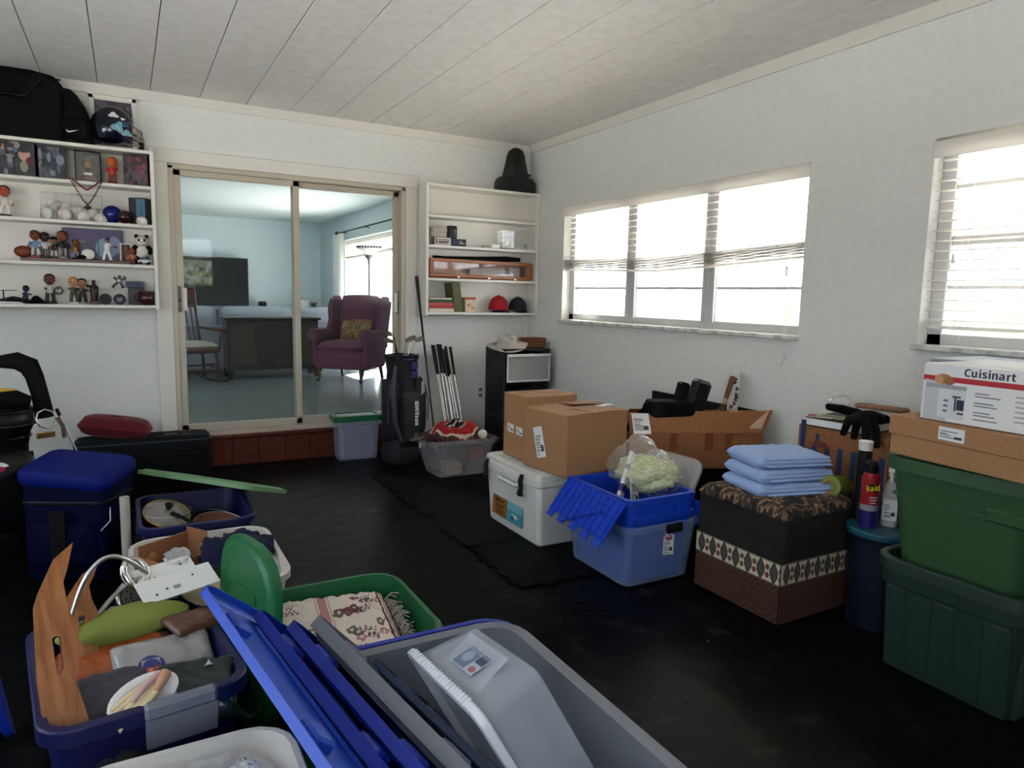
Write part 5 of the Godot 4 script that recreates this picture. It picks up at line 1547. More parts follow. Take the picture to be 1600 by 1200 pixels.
func label_img(w: int, h: int, sd: int, head := Color(0, 0, 0, 0)) -> Image:
	var im := pic(w, h, C(228, 226, 222))
	var rng := RandomNumberGenerator.new()
	rng.seed = sd
	if head.a > 0: disc(im, w / 2.0, h * 0.14, w * 0.34, h * 0.08, head)
	var y := int(h * 0.28)
	while y < h - 6:
		bars(im, 4, y, int(rng.randf_range(0.3, 0.9) * (w - 8)), 2, C(70, 70, 74))
		y += int(rng.randf_range(4, 7))
	bars(im, int(w * 0.62), int(h * 0.62), int(w * 0.3), int(h * 0.2), C(50, 50, 54))
	return im

func back_corner() -> void:
	# black foam puzzle mat
	for k in 8:
		var i := k % 2
		var j := k / 2
		var o := thing("foam_mat", "black interlocking foam floor tile under the coolers and totes", "floor mat", V3(1.57 + 0.6 * i + 0.3, 0.0005, -5.08 + 0.6 * j + 0.3), Vector3.ZERO, "foam floor tiles")
		var poly := PackedVector2Array()
		var hs := 0.288
		for e in 4:
			for q in 10:
				var t := -hs + 2 * hs * (q + 0.0) / 10.0
				var out := 0.02 if q % 2 == 0 else 0.0
				if q == 0: out = 0.0
				var a := Vector2(t, hs + out)
				var a2 := Vector2(t + 2 * hs / 10.0 * 0.98, hs + out)
				poly.append(a.rotated(-e * PI / 2)); poly.append(a2.rotated(-e * PI / 2))
		part(B(V3(0, 0.005, 0), V3(90, 0, 0)).ext(poly, 0.009), "tile", M.foam, o)
	var fy := 0.011
	# clear bin with green lid beside the step
	M.clear_grey = cloudy(C(190, 196, 214), 0.27, 0.3)
	M.green_lid = mat(C(24, 96, 60), 0.4)
	var o := thing("storage_bin", "small clear bin with green-rimmed lid beside the golf bag", "storage bin", V3(1.64, 0.001, -5.615))
	part(tote_mb(0.36, 0.2, 0.335, 0.03, 0.9, 0.012), "bin", M.clear_grey, o)
	var ld := part(rrs([[0.40, 0.235, 0.04, 0.325], [0.41, 0.24, 0.045, 0.335], [0.41, 0.24, 0.045, 0.365], [0.395, 0.228, 0.04, 0.372], [0.33, 0.17, 0.03, 0.372], [0.32, 0.16, 0.03, 0.36]]), "lid", M.green_lid, o)
	part(rrs([[0.318, 0.158, 0.03, 0.36], [0.318, 0.158, 0.03, 0.364]]), "lid_window", mat(C(200, 214, 210), 0.25), ld)
	one(B().cbox(V3(0, 0.13, 0), V3(0.28, 0.26, 0.13), 0.02), "folded_clothes", mat(C(86, 80, 110), 0.9), "violet grey clothes folded inside the green lidded bin", "clothes", V3(1.64, 0.008, -5.615))
	golf()
	# clear tote with an afghan
	o = thing("storage_tote", "clear open tote with red and black afghan by the golf clubs", "storage tote", V3(2.19, fy, -4.81))
	M.clear_tote = cloudy(C(186, 184, 186), 0.22, 0.3)
	part(tote_mb(0.52, 0.40, 0.285, 0.045, 0.76, 0.018), "tub", M.clear_tote, o)
	stick(o, "sticker", 0.03, 0.045, pmat(label_img(24, 36, 3, C(120, 40, 60))), V3(-0.253, 0.21, -0.1), V3(0, -90, 0))
	var rng := RandomNumberGenerator.new()
	rng.seed = 5
	for k in 5:
		var c: Color = [C(110, 96, 90), C(60, 66, 90), C(150, 134, 120), C(120, 30, 34), C(84, 80, 84)][k]
		one(B().cbox(V3(0, 0.05, 0), V3(0.13 + 0.02 * (k % 2), 0.09, 0.13), 0.012), "packed_item", mat(c, 0.8), ["brown grey bundle at the wall side inside the afghan tote", "navy bundle inside the afghan tote", "beige bundle near the front inside the afghan tote", "dark red bundle inside the afghan tote", "grey bundle at the back inside the afghan tote"][k], "bundle", V3([2.08, 2.24, 2.12, 2.29, 2.16][k], fy + 0.01 + 0.1 * (k / 3), [-4.88, -4.9, -4.72, -4.72, -4.8][k]))
	afghan()
	baseball("scuffed baseball resting on the red afghan", V3(2.38, fy + 0.30, -4.68), 0.036).rotation_degrees = V3(30, 20, 70)
	one(B().hexa([V3(-0.16, 0, -0.02), V3(0.2, 0, -0.05), V3(0.2, 0, 0.05), V3(-0.16, 0, 0.02), V3(-0.16, 0.008, -0.02), V3(0.2, 0.008, -0.05), V3(0.2, 0.008, 0.05), V3(-0.16, 0.008, 0.02)]), "wooden_paddle", mat(C(90, 70, 60), 0.6), "thin wooden paddle sticking out under the afghan", "paddle", V3(1.98, fy + 0.292, -4.84), V3(0, 12, 8))
	drawer_tower()
	# wall outlet
	o = thing("wall_outlet", "beige double power outlet low on the wall behind golf clubs", "outlet", V3(2.865, 0.478, BZ))
	part(B().cbox(V3(0, 0, 0.003), V3(0.075, 0.118, 0.007), 0.003), "plate", M.trim, o)
	for s in [-0.026, 0.026]: part(B().cbox(V3(0, s, 0.007), V3(0.034, 0.03, 0.004), 0.003), "socket", mat(C(120, 112, 100), 0.5), o)

func golf() -> void:
	# stand bag
	var o := thing("golf_bag", "black and purple golf bag standing by the sliding door", "golf bag", V3(1.95, 0.001, -5.36), V3(0, 8, 0))
	var m := bump(mat(C(13, 12, 18), 0.7), 82, 0.2, 0.3, Vector3(9, 9, 9))
	var pur := mat(C(34, 26, 96), 0.5)
	var rings := []
	for q in [[0.29, 0.26, 0.0], [0.31, 0.28, 0.02], [0.31, 0.28, 0.1], [0.27, 0.25, 0.14], [0.25, 0.24, 0.4], [0.23, 0.22, 0.75], [0.245, 0.24, 0.84], [0.25, 0.245, 0.87]]: rings.append(rr(q[0], q[1], 0.09, q[2]))
	rings.append(rr(0.2, 0.2, 0.08, 0.875)); rings.append(rr(0.2, 0.2, 0.08, 0.8))
	part(B().loft(rings, true, true, true), "body", m, o)
	part(rrs([[0.252, 0.248, 0.09, 0.85], [0.262, 0.258, 0.1, 0.86], [0.262, 0.258, 0.1, 0.885], [0.2, 0.2, 0.08, 0.885], [0.2, 0.2, 0.08, 0.84]], false, false), "collar", M.black, o)
	for s in [-1, 1]:
		var pk := part(cushion(V3(0.15, 0.1, 0.52), 10), "side_pocket", m, o)
		pk.transform = Transform3D(Basis.from_euler(V3(PI / 2, 0, 0)) , V3(s * 0.13, 0.44, 0.06))
		pk.rotation_degrees = V3(90, s * 42, 0)
		part(B().tube([V3(s * 0.155, 0.66, 0.1), V3(s * 0.185, 0.5, 0.12), V3(s * 0.18, 0.34, 0.12)], 0.005, 6), "zipper", mat(C(60, 50, 70), 0.5), o)
	part(cushion(V3(0.2, 0.1, 0.46), 10), "front_pocket", m, o).transform = Transform3D(Basis.from_euler(V3(PI / 2, 0, 0)), V3(0.02, 0.36, 0.125))
	for k in 2: part(B().cbox(V3(0.05, 0.80 - k * 0.07, 0.128), V3(0.06, 0.055, 0.012), 0.004), "purple_patch", pur, o)
	part(B().tube([V3(-0.1, 0.86, 0.1), V3(0.0, 0.85, 0.135), V3(0.1, 0.86, 0.1)], 0.008, 6), "top_trim", pur, o)
	part(B().tube([V3(-0.11, 0.8, 0.1), V3(-0.17, 0.62, 0.17), V3(-0.15, 0.35, 0.18), V3(-0.08, 0.2, 0.16)], [0.014, 0.024, 0.022, 0.012], 8), "strap", mat(C(58, 56, 66), 0.6), o)
	var tw := B()
	tw.sheet(func(u, t): return V3(0.115 + 0.05 * u, 0.66 - 0.11 * t + 0.03 * u, 0.13 - 0.03 * u), 5, 5, 0.004, V3(0, 0, 1))
	part(tw, "pocket_flap", mat(C(170, 166, 160), 0.7), o)
	words("Wilson", 0.036, M.paper, o, V3(0.045, 0.40, 0.179), V3(0, 0, -90), false, "lettering", 1.0, 700)
	part(rrs([[0.034, 0.004, 0.001, -0.018], [0.034, 0.004, 0.001, 0.018]], true, true, false, B(V3(0.045, 0.50, 0.176))), "badge", M.paper, o)
	words("W", 0.026, M.ink, o, V3(0.045, 0.50, 0.1795), V3(0, 0, -90), true)
	M.club = mat(C(84, 80, 76), 0.3, 0.9)
	# club heads sticking out of the bag
	var hd := [[-0.1, 1.04, 0.05, -0.055], [-0.105, 0.985, 0.08, -0.06], [0.03, 0.985, 0.02, 0.0], [0.08, 0.99, -0.03, 0.01], [0.1, 0.985, 0.03, 0.035]]
	for k in 5:
		var c := thing("golf_club", ["upper iron head leaning out of the golf bag toward the glass", "lower iron head leaning out of the golf bag toward the glass", "iron with curved neck standing in golf bag", "wedge standing in golf bag behind the iron", "putter standing at the wall side of golf bag"][k], "golf club", V3(1.95, 0.001, -5.36), V3(0, 8, 0))
		var q = hd[k]
		part(B().tube([V3(q[0] * 0.3, 0.82, 0), V3(q[0] * 0.6, 0.9, q[2] * 0.5), V3(q[0], q[1], q[2])], 0.006, 7), "shaft", M.chrome, c)
		var h := B(V3(q[0] + q[3] * 0.5, q[1] + 0.012, q[2] + 0.004), V3(-20, 0, 10 if k > 1 else -8))
		var s := 1.0 if k > 1 else -1.0
		h.ext(PackedVector2Array([Vector2(-0.012 * s, -0.012), Vector2(0.045 * s, -0.014), Vector2(0.068 * s, 0.0), Vector2(0.066 * s, 0.02), Vector2(0.04 * s, 0.03), Vector2(-0.008 * s, 0.014)]), 0.012)
		part(h, "club_head", M.club, c)
	# tall club with a green shaft leaning on the wall
	o = thing("golf_club", "long club with green shaft leaning on the wall beside corner bookshelf", "golf club", V3(2.285, 0.004, -5.40))
	var top := V3(-0.069, 1.525, -0.325)
	part(B().cyl(V3(0, 0, 0), top * 0.78, 0.0065, 0.009, 10), "shaft", mat(C(20, 58, 34), 0.3), o)
	part(B().cyl(top * 0.55, top * 0.78, 0.0088, 0.0092, 10), "shaft_wrap", M.black, o)
	part(B().cyl(top * 0.78, top, 0.011, 0.014, 10), "grip", mat(C(50, 44, 42), 0.8), o)
	part(B().ell(V3(0.03, 0.03, 0.03), V3(0.05, 0.028, 0.04), 12, 8), "club_head", M.black_gloss, o)
	# loose irons against the wall, grips up
	var rng := RandomNumberGenerator.new()
	rng.seed = 21
	for k in 9:
		var x := 2.33 + 0.024 * k
		o = thing("golf_iron", "loose iron with black grip and steel shaft leaning on the wall", "golf club", V3(x + 0.075 + rng.randf() * 0.02, 0.004, -5.44 - 0.02 * (k % 3)), Vector3.ZERO, "loose irons leaning on the wall")
		var tp := V3(-0.075 - 0.01 * rng.randf(), 0.91 + rng.randf_range(-0.02, 0.045), -0.225 + 0.02 * (k % 3))
		part(B().cyl(V3(0, 0.03, 0), tp * 0.74, 0.005, 0.007, 8), "shaft", M.chrome, o)
		part(B().cyl(tp * 0.73, tp, 0.0095, 0.013, 10), "grip", M.black, o)
		part(B(V3(0, 0.03, 0), V3(0, 60, 0)).ext(PackedVector2Array([Vector2(-0.012, -0.024), Vector2(0.06, -0.026), Vector2(0.07, 0.02), Vector2(0.0, 0.01)]), 0.012), "club_head", M.steel, o)

func afghan() -> void:
	var nz := FastNoiseLite.new()
	nz.seed = 6
	nz.frequency = 6.0
	var im := pic(160, 128, C(26, 14, 16))
	for y in 128:
		for x in 160:
			var r := Vector2(x - 80, (y - 60) * 1.2).length()
			var c := C(26, 16, 18)
			if r > 30 and r < 62: c = C(156, 16, 20)
			if absf(r - 64) < 3 or absf(r - 28) < 2: c = C(196, 176, 160)
			if r > 67 and (x * 3 + y * 2) % 9 < 3: c = C(150, 120, 112) if (x + y) % 4 < 2 else C(120, 20, 24)
			if (x + y) % 3 == 0: c = c.darkened(0.25)
			im.set_pixel(x, y, c)
	for k in 9: disc(im, 62 + k * 5, 58 + (k % 3) * 3, 3, 4, C(206, 190, 176))
	var m := mat(Color.WHITE, 0.95)
	m.albedo_texture = ImageTexture.create_from_image(im)
	var o := thing("afghan_blanket", "crocheted red and black afghan heaped in the clear tote", "blanket", V3(2.18, 0.27, -4.82))
	var b := B()
	b.sheet(func(u, t):
		var x: float = (u - 0.5) * 2
		var z: float = (t - 0.5) * 2
		var e: float = clampf(1.0 - pow(absf(x), 3.5), 0, 1) * clampf(1.0 - pow(absf(z), 3.5), 0, 1)
		var h: float = 0.035 + e * 0.085 + 0.028 * nz.get_noise_2d(x * 0.22, z * 0.2) * 2.0
		return V3(x * 0.235, h - (1 - e) * 0.05, z * 0.175), 40, 34, 0.012)
	part(b, "blanket", m, o)
	var fr := B()
	var rng := RandomNumberGenerator.new()
	rng.seed = 4
	for k in 46:
		var s := rng.randf()
		var p := V3(-0.22 + 0.03 * sin(k), 0.01, lerpf(-0.15, 0.16, s))
		fr.tube([p + V3(0.03, 0.035, 0), p + V3(-0.01, 0.03, 0.005), p + V3(-0.025, 0.012, rng.randf_range(-0.02, 0.02))], 0.003, 4)
	part(fr, "fringe", mat(C(64, 22, 24), 0.95), o)

func drawer_tower() -> void:
	var o := thing("drawer_tower", "black lattice sided drawer tower in the corner with one clear drawer", "drawer unit", V3(3.05, 0.0, -5.38))
	var m := mat(C(14, 13, 18), 0.45)
	var w := 0.46
	var d := 0.36
	for s in [-1, 1]:
		for e in [-1, 1]: part(B().cbox(V3(s * (w / 2 - 0.012), 0.46, e * (d / 2 - 0.012)), V3(0.024, 0.92, 0.024), 0.004), "post", m, o)
	for y in [0.02, 0.32, 0.62, 0.915]: part(B().cbox(V3(0, y, 0), V3(w, 0.02, d), 0.004), "deck", m, o)
	for s in [-1, 1]:
		for lv in 3:
			var g := B()
			var x: float = s * (w / 2 - 0.004)
			for i in 13: g.cbox(V3(x, 0.17 + 0.3 * lv, -d / 2 + 0.03 + i * 0.025), V3(0.006, 0.27, 0.011), 0.001)
			for i in 9: g.cbox(V3(x, 0.045 + 0.3 * lv + i * 0.032, 0), V3(0.006, 0.013, d - 0.04), 0.001)
			part(g, "lattice_side", m, o)
	part(B().cbox(V3(0, 0.46, -d / 2 + 0.005), V3(w, 0.9, 0.01)), "back", m, o)
	# clear drawer on top, dark drawers below
	var dr := B()
	dr.at(V3(0.0, 0.635, 0.0))
	dr.bx(V3(-0.20, 0.0, -0.15), V3(0.20, 0.004, 0.20)).bx(V3(-0.205, 0.0, -0.15), V3(-0.2, 0.22, 0.2)).bx(V3(0.2, 0.0, -0.15), V3(0.205, 0.22, 0.2)).bx(V3(-0.205, 0.0, 0.196), V3(0.205, 0.235, 0.2))
	var d1 := part(dr, "drawer", cloudy(C(206, 206, 206), 0.4, 0.3), o)
	var rm := B()
	rm.cbox(V3(0, 0.868, 0.208), V3(0.435, 0.026, 0.024), 0.005).cbox(V3(0, 0.645, 0.204), V3(0.42, 0.016, 0.016), 0.004).cbox(V3(-0.21, 0.757, 0.204), V3(0.014, 0.225, 0.014), 0.004).cbox(V3(0.21, 0.757, 0.204), V3(0.014, 0.225, 0.014), 0.004)
	part(rm, "drawer_rim", mat(C(214, 214, 214), 0.3), d1)
	for y in [0.33, 0.03]:
		part(B().cbox(V3(0, y + 0.13, d / 2 + 0.004), V3(0.42, 0.24, 0.012), 0.005), "drawer", M.black_gloss, o)
	one(cushion(V3(0.3, 0.09, 0.24), 9), "tangled_cloth", mat(C(150, 144, 134), 0.9), "pale cloth visible inside the clear drawer", "cloth", V3(3.03, 0.69, -5.36))
	one(cushion(V3(0.28, 0.08, 0.22), 9), "tangled_cloth", mat(C(90, 90, 96), 0.9), "grey cloth on top inside the clear drawer", "cloth", V3(3.06, 0.775, -5.36), V3(8, 0, -6))
	# hat and basket on top
	var hm := bump(mat(C(172, 166, 158), 0.9), 83, 0.2, 0.4, Vector3(9, 9, 9))
	o = thing("bucket_hat", "grey wide brimmed sun hat on the black drawer tower", "hat", V3(2.925, 0.93, -5.35), V3(8, 20, 10))
	var hb := B()
	hb.sheet(func(u, t):
		var a: float = u * TAU
		var r: float
		var y: float
		if t < 0.5:
			r = 0.085 * pow(t * 2, 0.5); y = 0.085 - 0.012 * t + 0.008 * sin(a * 2)
		elif t < 0.7:
			r = lerpf(0.085, 0.1, (t - 0.5) * 5); y = lerpf(0.079, 0.012, (t - 0.5) * 5)
		else:
			r = lerpf(0.1, 0.2, (t - 0.7) / 0.3); y = 0.012 - 0.004 * (t - 0.7) / 0.3 + 0.016 * sin(a * 2 + 1.0) * (t - 0.7) / 0.3
		return V3(cos(a) * r, y + 0.012, sin(a) * r * 0.85), 32, 20, 0.003)
	part(hb, "crown_and_brim", hm, o)
	part(B().tube([V3(-0.06, 0.08, 0.05), V3(-0.03, 0.12, 0.06), V3(0.02, 0.105, 0.06), V3(0.05, 0.09, 0.05)], 0.005, 6), "chin_cord", M.trim, o)
	o = thing("wicker_basket", "small brown wicker basket in the corner on the drawer tower", "basket", V3(3.19, 0.926, -5.36))
	var wk := tri_tex(mat(Color.WHITE, 0.7), ntex(84, 0.1, [[0.0, C(70, 38, 20)], [0.5, C(120, 72, 40)], [1.0, C(150, 96, 56)]], 128), Vector3(12, 12, 12))
	part(rrs([[0.2, 0.15, 0.06, 0], [0.22, 0.17, 0.07, 0.04], [0.235, 0.185, 0.075, 0.085], [0.22, 0.17, 0.07, 0.085], [0.19, 0.14, 0.06, 0.01]], true, true), "basket", wk, o)
	for y in [0.015, 0.035, 0.055, 0.075]:
		var ring := []
		for q in rr(0.208 + y * 0.3, 0.158 + y * 0.3, 0.065, y): ring.append(q[0])
		part(B().tube(ring, 0.006, 6, false, true), "woven_band", wk, o)

func middle() -> void:
	var fy := 0.011
	# white rotomoulded cooler
	M.cooler = bump(mat(C(214, 212, 204), 0.5), 85, 0.3, 0.15, Vector3(6, 6, 6))
	var o := thing("cooler", "white hard-sided cooler with black latches under two cardboard boxes", "cooler", V3(2.115, fy, -3.395))
	var w := 0.44
	var d := 0.62
	part(rrs([[w - 0.06, d - 0.05, 0.02, 0.0], [w - 0.04, d - 0.03, 0.03, 0.012], [w, d, 0.035, 0.33], [w - 0.01, d - 0.01, 0.03, 0.335]]), "body", M.cooler, o)
	var lid := part(rrs([[w - 0.005, d - 0.005, 0.03, 0.338], [w + 0.03, d + 0.03, 0.04, 0.345], [w + 0.03, d + 0.03, 0.04, 0.375], [w + 0.012, d + 0.012, 0.035, 0.38], [w + 0.012, d + 0.012, 0.035, 0.402], [w - 0.02, d - 0.02, 0.03, 0.412]]), "lid", M.cooler, o)
	for k in 9: part(B().cbox(V3(-0.175 + k * 0.0, 0.414, -0.27 + 0.0675 * k), V3(0.05, 0.006, 0.02), 0.002), "lid_rib", M.cooler, lid)
	# front handle ridge and recess on the side that faces the open floor
	part(B().tube([V3(-0.226, 0.318, -0.1), V3(-0.246, 0.31, -0.085), V3(-0.246, 0.31, 0.11), V3(-0.226, 0.318, 0.125)], 0.013, 8), "handle_ridge", M.cooler, o)
	for z in [-0.255, 0.165]:
		var la := B()
		la.tube([V3(-0.236, 0.385, z), V3(-0.25, 0.35, z), V3(-0.246, 0.31, z + 0.004), V3(-0.256, 0.282, z + 0.008)], [0.012, 0.014, 0.013, 0.017], 8)
		la.ell(V3(-0.253, 0.276, z + 0.006), V3(0.014, 0.012, 0.03), 10, 6)
		part(la, "latch", M.black, o)
	var si := pic(128, 80, C(150, 100, 50))
	for y in 80:
		for x in range(64, 128): si.set_pixel(x, y, C(70, 150, 160) if y > 30 else C(120, 180, 186))
	for q in [[12, 10, 20, 14], [36, 12, 10, 10], [14, 34, 40, 5], [14, 44, 34, 4], [14, 56, 40, 4], [16, 66, 28, 5]]: bars(si, q[0], q[1], q[2], q[3], C(66, 34, 20))
	disc(si, 96, 50, 14, 8, C(210, 200, 170)); disc(si, 88, 58, 5, 9, C(30, 70, 80))
	stick(o, "sticker", 0.36, 0.115, pmat(si, 0.4), V3(-0.2145, 0.12, -0.04), V3(-4, -90, 0))

	part(B(V3(0.09, 0.07, 0.302), V3(90, 0, 0)).lathe([Vector2(0, 0), Vector2(0.03, 0), Vector2(0.032, 0.012), Vector2(0.02, 0.02), Vector2(0, 0.02)], 16), "drain_plug", M.black, o)
	part(B().tube([V3(0.0, 0.25, 0.31), V3(-0.01, 0.15, 0.335), V3(0.02, 0.09, 0.34), V3(0.1, 0.1, 0.335), V3(0.12, 0.2, 0.325)], 0.009, 8), "rope_handle", M.black, o)
	# cardboard boxes on it
	var ty := fy + 0.4185
	o = carton("cardboard_box", "taller brown cardboard box at the back of white cooler", V3(2.15, ty, -3.50), V3(0.36, 0.375, 0.25), 2, M.card)
	part(B().cbox(V3(0, 0.375, 0), V3(0.362, 0.002, 0.05), 0.0005), "packing_tape", M.tape, o)
	part(B().cbox(V3(-0.1805, 0.28, 0), V3(0.002, 0.19, 0.05), 0.0005), "packing_tape", M.tape, o)
	part(B().cbox(V3(-0.1805, 0.07, 0.05), V3(0.0015, 0.09, 0.06), 0.0005), "packing_tape", M.tape, o)
	stick(o, "shipping_label", 0.07, 0.05, pmat(label_img(48, 36, 7)), V3(-0.1815, 0.17, -0.04), V3(0, -90, -3))
	stick(o, "shipping_label", 0.07, 0.045, pmat(label_img(48, 32, 8)), V3(-0.1815, 0.165, 0.06), V3(0, -90, -3))
	o = carton("cardboard_box", "shorter brown cardboard box with folded flaps on white cooler", V3(2.18, ty, -3.165), V3(0.45, 0.33, 0.365), 8, M.card)
	for s in [-1, 1]:
		part(B(V3(s * 0.11, 0.333, 0), V3(0, 0, s * -1.5)).cbox(Vector3.ZERO, V3(0.22, 0.004, 0.362), 0.001), "flap", M.card, o)
	part(B(V3(0.06, 0.338, 0.09), V3(2, 12, 0)).cbox(Vector3.ZERO, V3(0.24, 0.004, 0.17), 0.001), "flap", M.card, o)
	part(B(V3(0.1, 0.346, -0.07), V3(-5, -6, 0)).cbox(Vector3.ZERO, V3(0.2, 0.004, 0.17), 0.001), "flap", M.card, o)
	part(B(V3(0.17, 0.3425, 0.05), V3(0, 12, 0)).cbox(Vector3.ZERO, V3(0.12, 0.0015, 0.05), 0.0003), "packing_tape", mat(C(222, 216, 206), 0.2), o)
	part(B().cbox(V3(-0.2255, 0.3, 0.09), V3(0.0015, 0.055, 0.06), 0.0003), "packing_tape", M.tape, o)
	part(B().cbox(V3(-0.2255, 0.165, 0.176), V3(0.002, 0.32, 0.012), 0.0003), "packing_tape", M.tape, o)
	stick(o, "shipping_label", 0.075, 0.17, pmat(label_img(40, 90, 9)), V3(-0.2265, 0.155, -0.04), V3(0, -90, 16))
	blue_crate()
	long_box()

func blue_crate() -> void:
	var fy := 0.011
	M.clear_blue = cloudy(C(150, 170, 205), 0.26, 0.3)
	M.crate = mat(C(20, 66, 190), 0.45)
	var o := thing("storage_tote", "clear tote with black clip holding a blue crate", "storage tote", V3(2.215, fy, -2.70))
	part(tote_mb(0.45, 0.53, 0.30, 0.05, 0.9, 0.014), "tub", M.clear_blue, o)
	part(B().cbox(V3(0.045, 0.275, 0.282), V3(0.1, 0.045, 0.02), 0.006), "clip", M.black, o)
	part(B().cbox(V3(-0.03, 0.275, -0.282), V3(0.1, 0.045, 0.02), 0.006), "clip", M.black, o)
	stick(o, "label", 0.065, 0.09, pmat(label_img(48, 66, 10, C(176, 30, 50))), V3(0.03, 0.185, 0.262), V3(-6, 0, -6))
	stick(o, "label", 0.06, 0.03, pmat(splotch(32, 16, C(206, 196, 206), [C(160, 60, 90), C(110, 80, 140)], 8, 3, 2, 4)), V3(0.03, 0.243, 0.27), V3(-6, 0, -6))
	# crate with attached two-part lid
	o = thing("blue_crate", "royal blue attached-lid crate standing inside the clear tote", "crate", V3(2.215, fy + 0.008, -2.70))
	var cr := rrs([[0.35, 0.42, 0.03, 0.0], [0.40, 0.48, 0.035, 0.30], [0.42, 0.50, 0.035, 0.30], [0.425, 0.505, 0.035, 0.33], [0.41, 0.49, 0.035, 0.33], [0.415, 0.495, 0.035, 0.39], [0.43, 0.51, 0.035, 0.39], [0.43, 0.51, 0.035, 0.42], [0.385, 0.465, 0.03, 0.42], [0.34, 0.41, 0.025, 0.006]])
	part(cr, "tub", M.crate, o)
	for i in 7: part(B().cbox(V3(-0.15 + 0.05 * i, 0.36, 0.248), V3(0.006, 0.06, 0.014), 0.001), "rim_rib", M.crate, o)
	# lid leaf hanging outside, honeycombed with ribs, toothed free edge
	var fl := Node3D.new()
	fl.name = "lid_leaf"
	o.add_child(fl, true)
	fl.position = V3(-0.215, 0.42, 0.0)
	fl.rotation_degrees = V3(0, -6, 54)
	# local: x from 0 (hinge) to -0.24 (free edge), plate in the xz plane
	var plate := B()
	var poly := PackedVector2Array()
	poly.append(Vector2(0, -0.27)); poly.append(Vector2(0, 0.27))
	for k in 9:
		var z := 0.27 - 0.06 * k
		var q := -0.24 if k % 2 == 0 else -0.205
		poly.append(Vector2(q, z)); poly.append(Vector2(q, z - 0.06))
	plate.t = Transform3D(Basis(Vector3.RIGHT, PI / 2), Vector3.ZERO)
	plate.ext(poly, 0.006)
	part(plate, "panel", M.crate, fl)
	var ribs := B()
	for k in 10: ribs.cbox(V3(-0.105, 0.009, -0.25 + k * 0.0555), V3(0.2, 0.014, 0.004), 0.001)
	for k in 5: ribs.cbox(V3(-0.01 - k * 0.047, 0.009, 0), V3(0.004, 0.014, 0.53), 0.001)
	ribs.t = Transform3D(Basis(Vector3.UP, 0.5), V3(-0.1, 0, 0.1))
	for k in 3: ribs.cbox(V3(-0.02, 0.009, -0.14 + k * 0.06), V3(0.004, 0.014, 0.2), 0.001)
	ribs.t = Transform3D()
	part(ribs, "ribs", M.crate, fl)
	# other leaf, folded down on the far side inside the crate shadow
	part(B(V3(0.235, 0.36, 0), V3(0, 0, -84)).cbox(V3(0.06, 0, 0), V3(0.13, 0.008, 0.5), 0.002), "lid_leaf", M.crate, o)
	# bag of green cloth
	var nz := FastNoiseLite.new()
	nz.seed = 12
	nz.frequency = 1.0
	var gm := tri_tex(mat(Color.WHITE, 0.8), ntex(86, 0.03, [[0.0, C(140, 152, 86)], [0.4, C(176, 184, 116)], [0.6, C(204, 208, 156)], [0.75, C(232, 230, 210)], [1.0, C(240, 238, 226)]], 256), Vector3(5, 5, 5))
	o = thing("green_bundle", "pale green cloth bundle wrapped in clear plastic on blue crate", "bundle", V3(2.31, fy + 0.415, -2.70))
	var gb := B()
	gb.sheet(func(u, t):
		var th: float = t * PI
		var ph: float = u * TAU
		var q := V3(sin(th) * cos(ph), cos(th), sin(th) * sin(ph))
		var r: float = 1.0 + 0.3 * nz.get_noise_3d(q.x * 1.6, q.y * 1.6, q.z * 1.6) + 0.05 * nz.get_noise_3d(q.x * 6, q.y * 9, q.z * 6)
		return V3(q.x * 0.15 * r, 0.055 + q.y * 0.085 * r, q.z * 0.165 * r), 44, 28, 0.0, Vector3.UP)
	part(gb, "cloth", gm, o)
	o = thing("plastic_bag", "crinkled clear plastic bag around the green bundle", "plastic bag", V3(2.305, fy + 0.405, -2.70))
	var film := glass(C(244, 244, 240), 0.10, 0.06)
	var fb := B()
	fb.sheet(func(u, t):
		var th: float = t * 2.3
		var ph: float = u * TAU
		var q := V3(sin(th) * cos(ph), cos(th), sin(th) * sin(ph))
		var r: float = 1.0 + 0.12 * nz.get_noise_3d(q.x * 2.4 + 5, q.y * 2.4, q.z * 2.4) + 0.14 * absf(nz.get_noise_3d(q.x * 5.0, q.y * 5.0 + 3.0, q.z * 5.0)) + 0.05 * absf(nz.get_noise_3d(q.x * 14.0, q.y * 14.0, q.z * 14.0))
		var pk: float = 0.07 * pow(maxf(q.y, 0), 8.0)
		return V3(q.x * 0.175 * r - 0.05 * q.y, 0.075 + q.y * 0.125 * r + pk, q.z * 0.195 * r), 84, 56, 0.0, Vector3.UP)
	part(fb, "film", film, o)
	# clear lid standing behind
	o = thing("clear_lid", "rounded clear plastic lid leaning behind the green bundle", "lid", V3(2.475, fy + 0.43, -2.72), V3(0, 4, 62))
	part(lid_mb(0.26, 0.40, 0.02, 0.06), "lid", cloudy(C(214, 214, 214), 0.35, 0.28), o)
	# white boxed stick and papers
	o = thing("flat_carton", "slim white carton with navy band beside the green bundle", "box", V3(2.10, fy + 0.34, -2.66), V3(4, 28, -27))
	part(B().cbox(V3(0, 0.13, 0), V3(0.05, 0.30, 0.02), 0.002), "carton", M.paper, o)
	part(B().cbox(V3(0, 0.09, 0.0), V3(0.0515, 0.04, 0.0215), 0.001), "navy_band", mat(C(24, 34, 90), 0.5), o)
	part(B().cbox(V3(0, 0.2, 0.0), V3(0.0515, 0.025, 0.0215), 0.001), "grey_band", mat(C(130, 130, 132), 0.5), o)
	o = thing("paper_sheet", "white printed paper tucked beside the slim carton", "paper", V3(2.155, fy + 0.42, -2.60), V3(-12, 34, -24))
	part(card(0.12, 0.14), "sheet", pmat(label_img(48, 56, 15)), o)

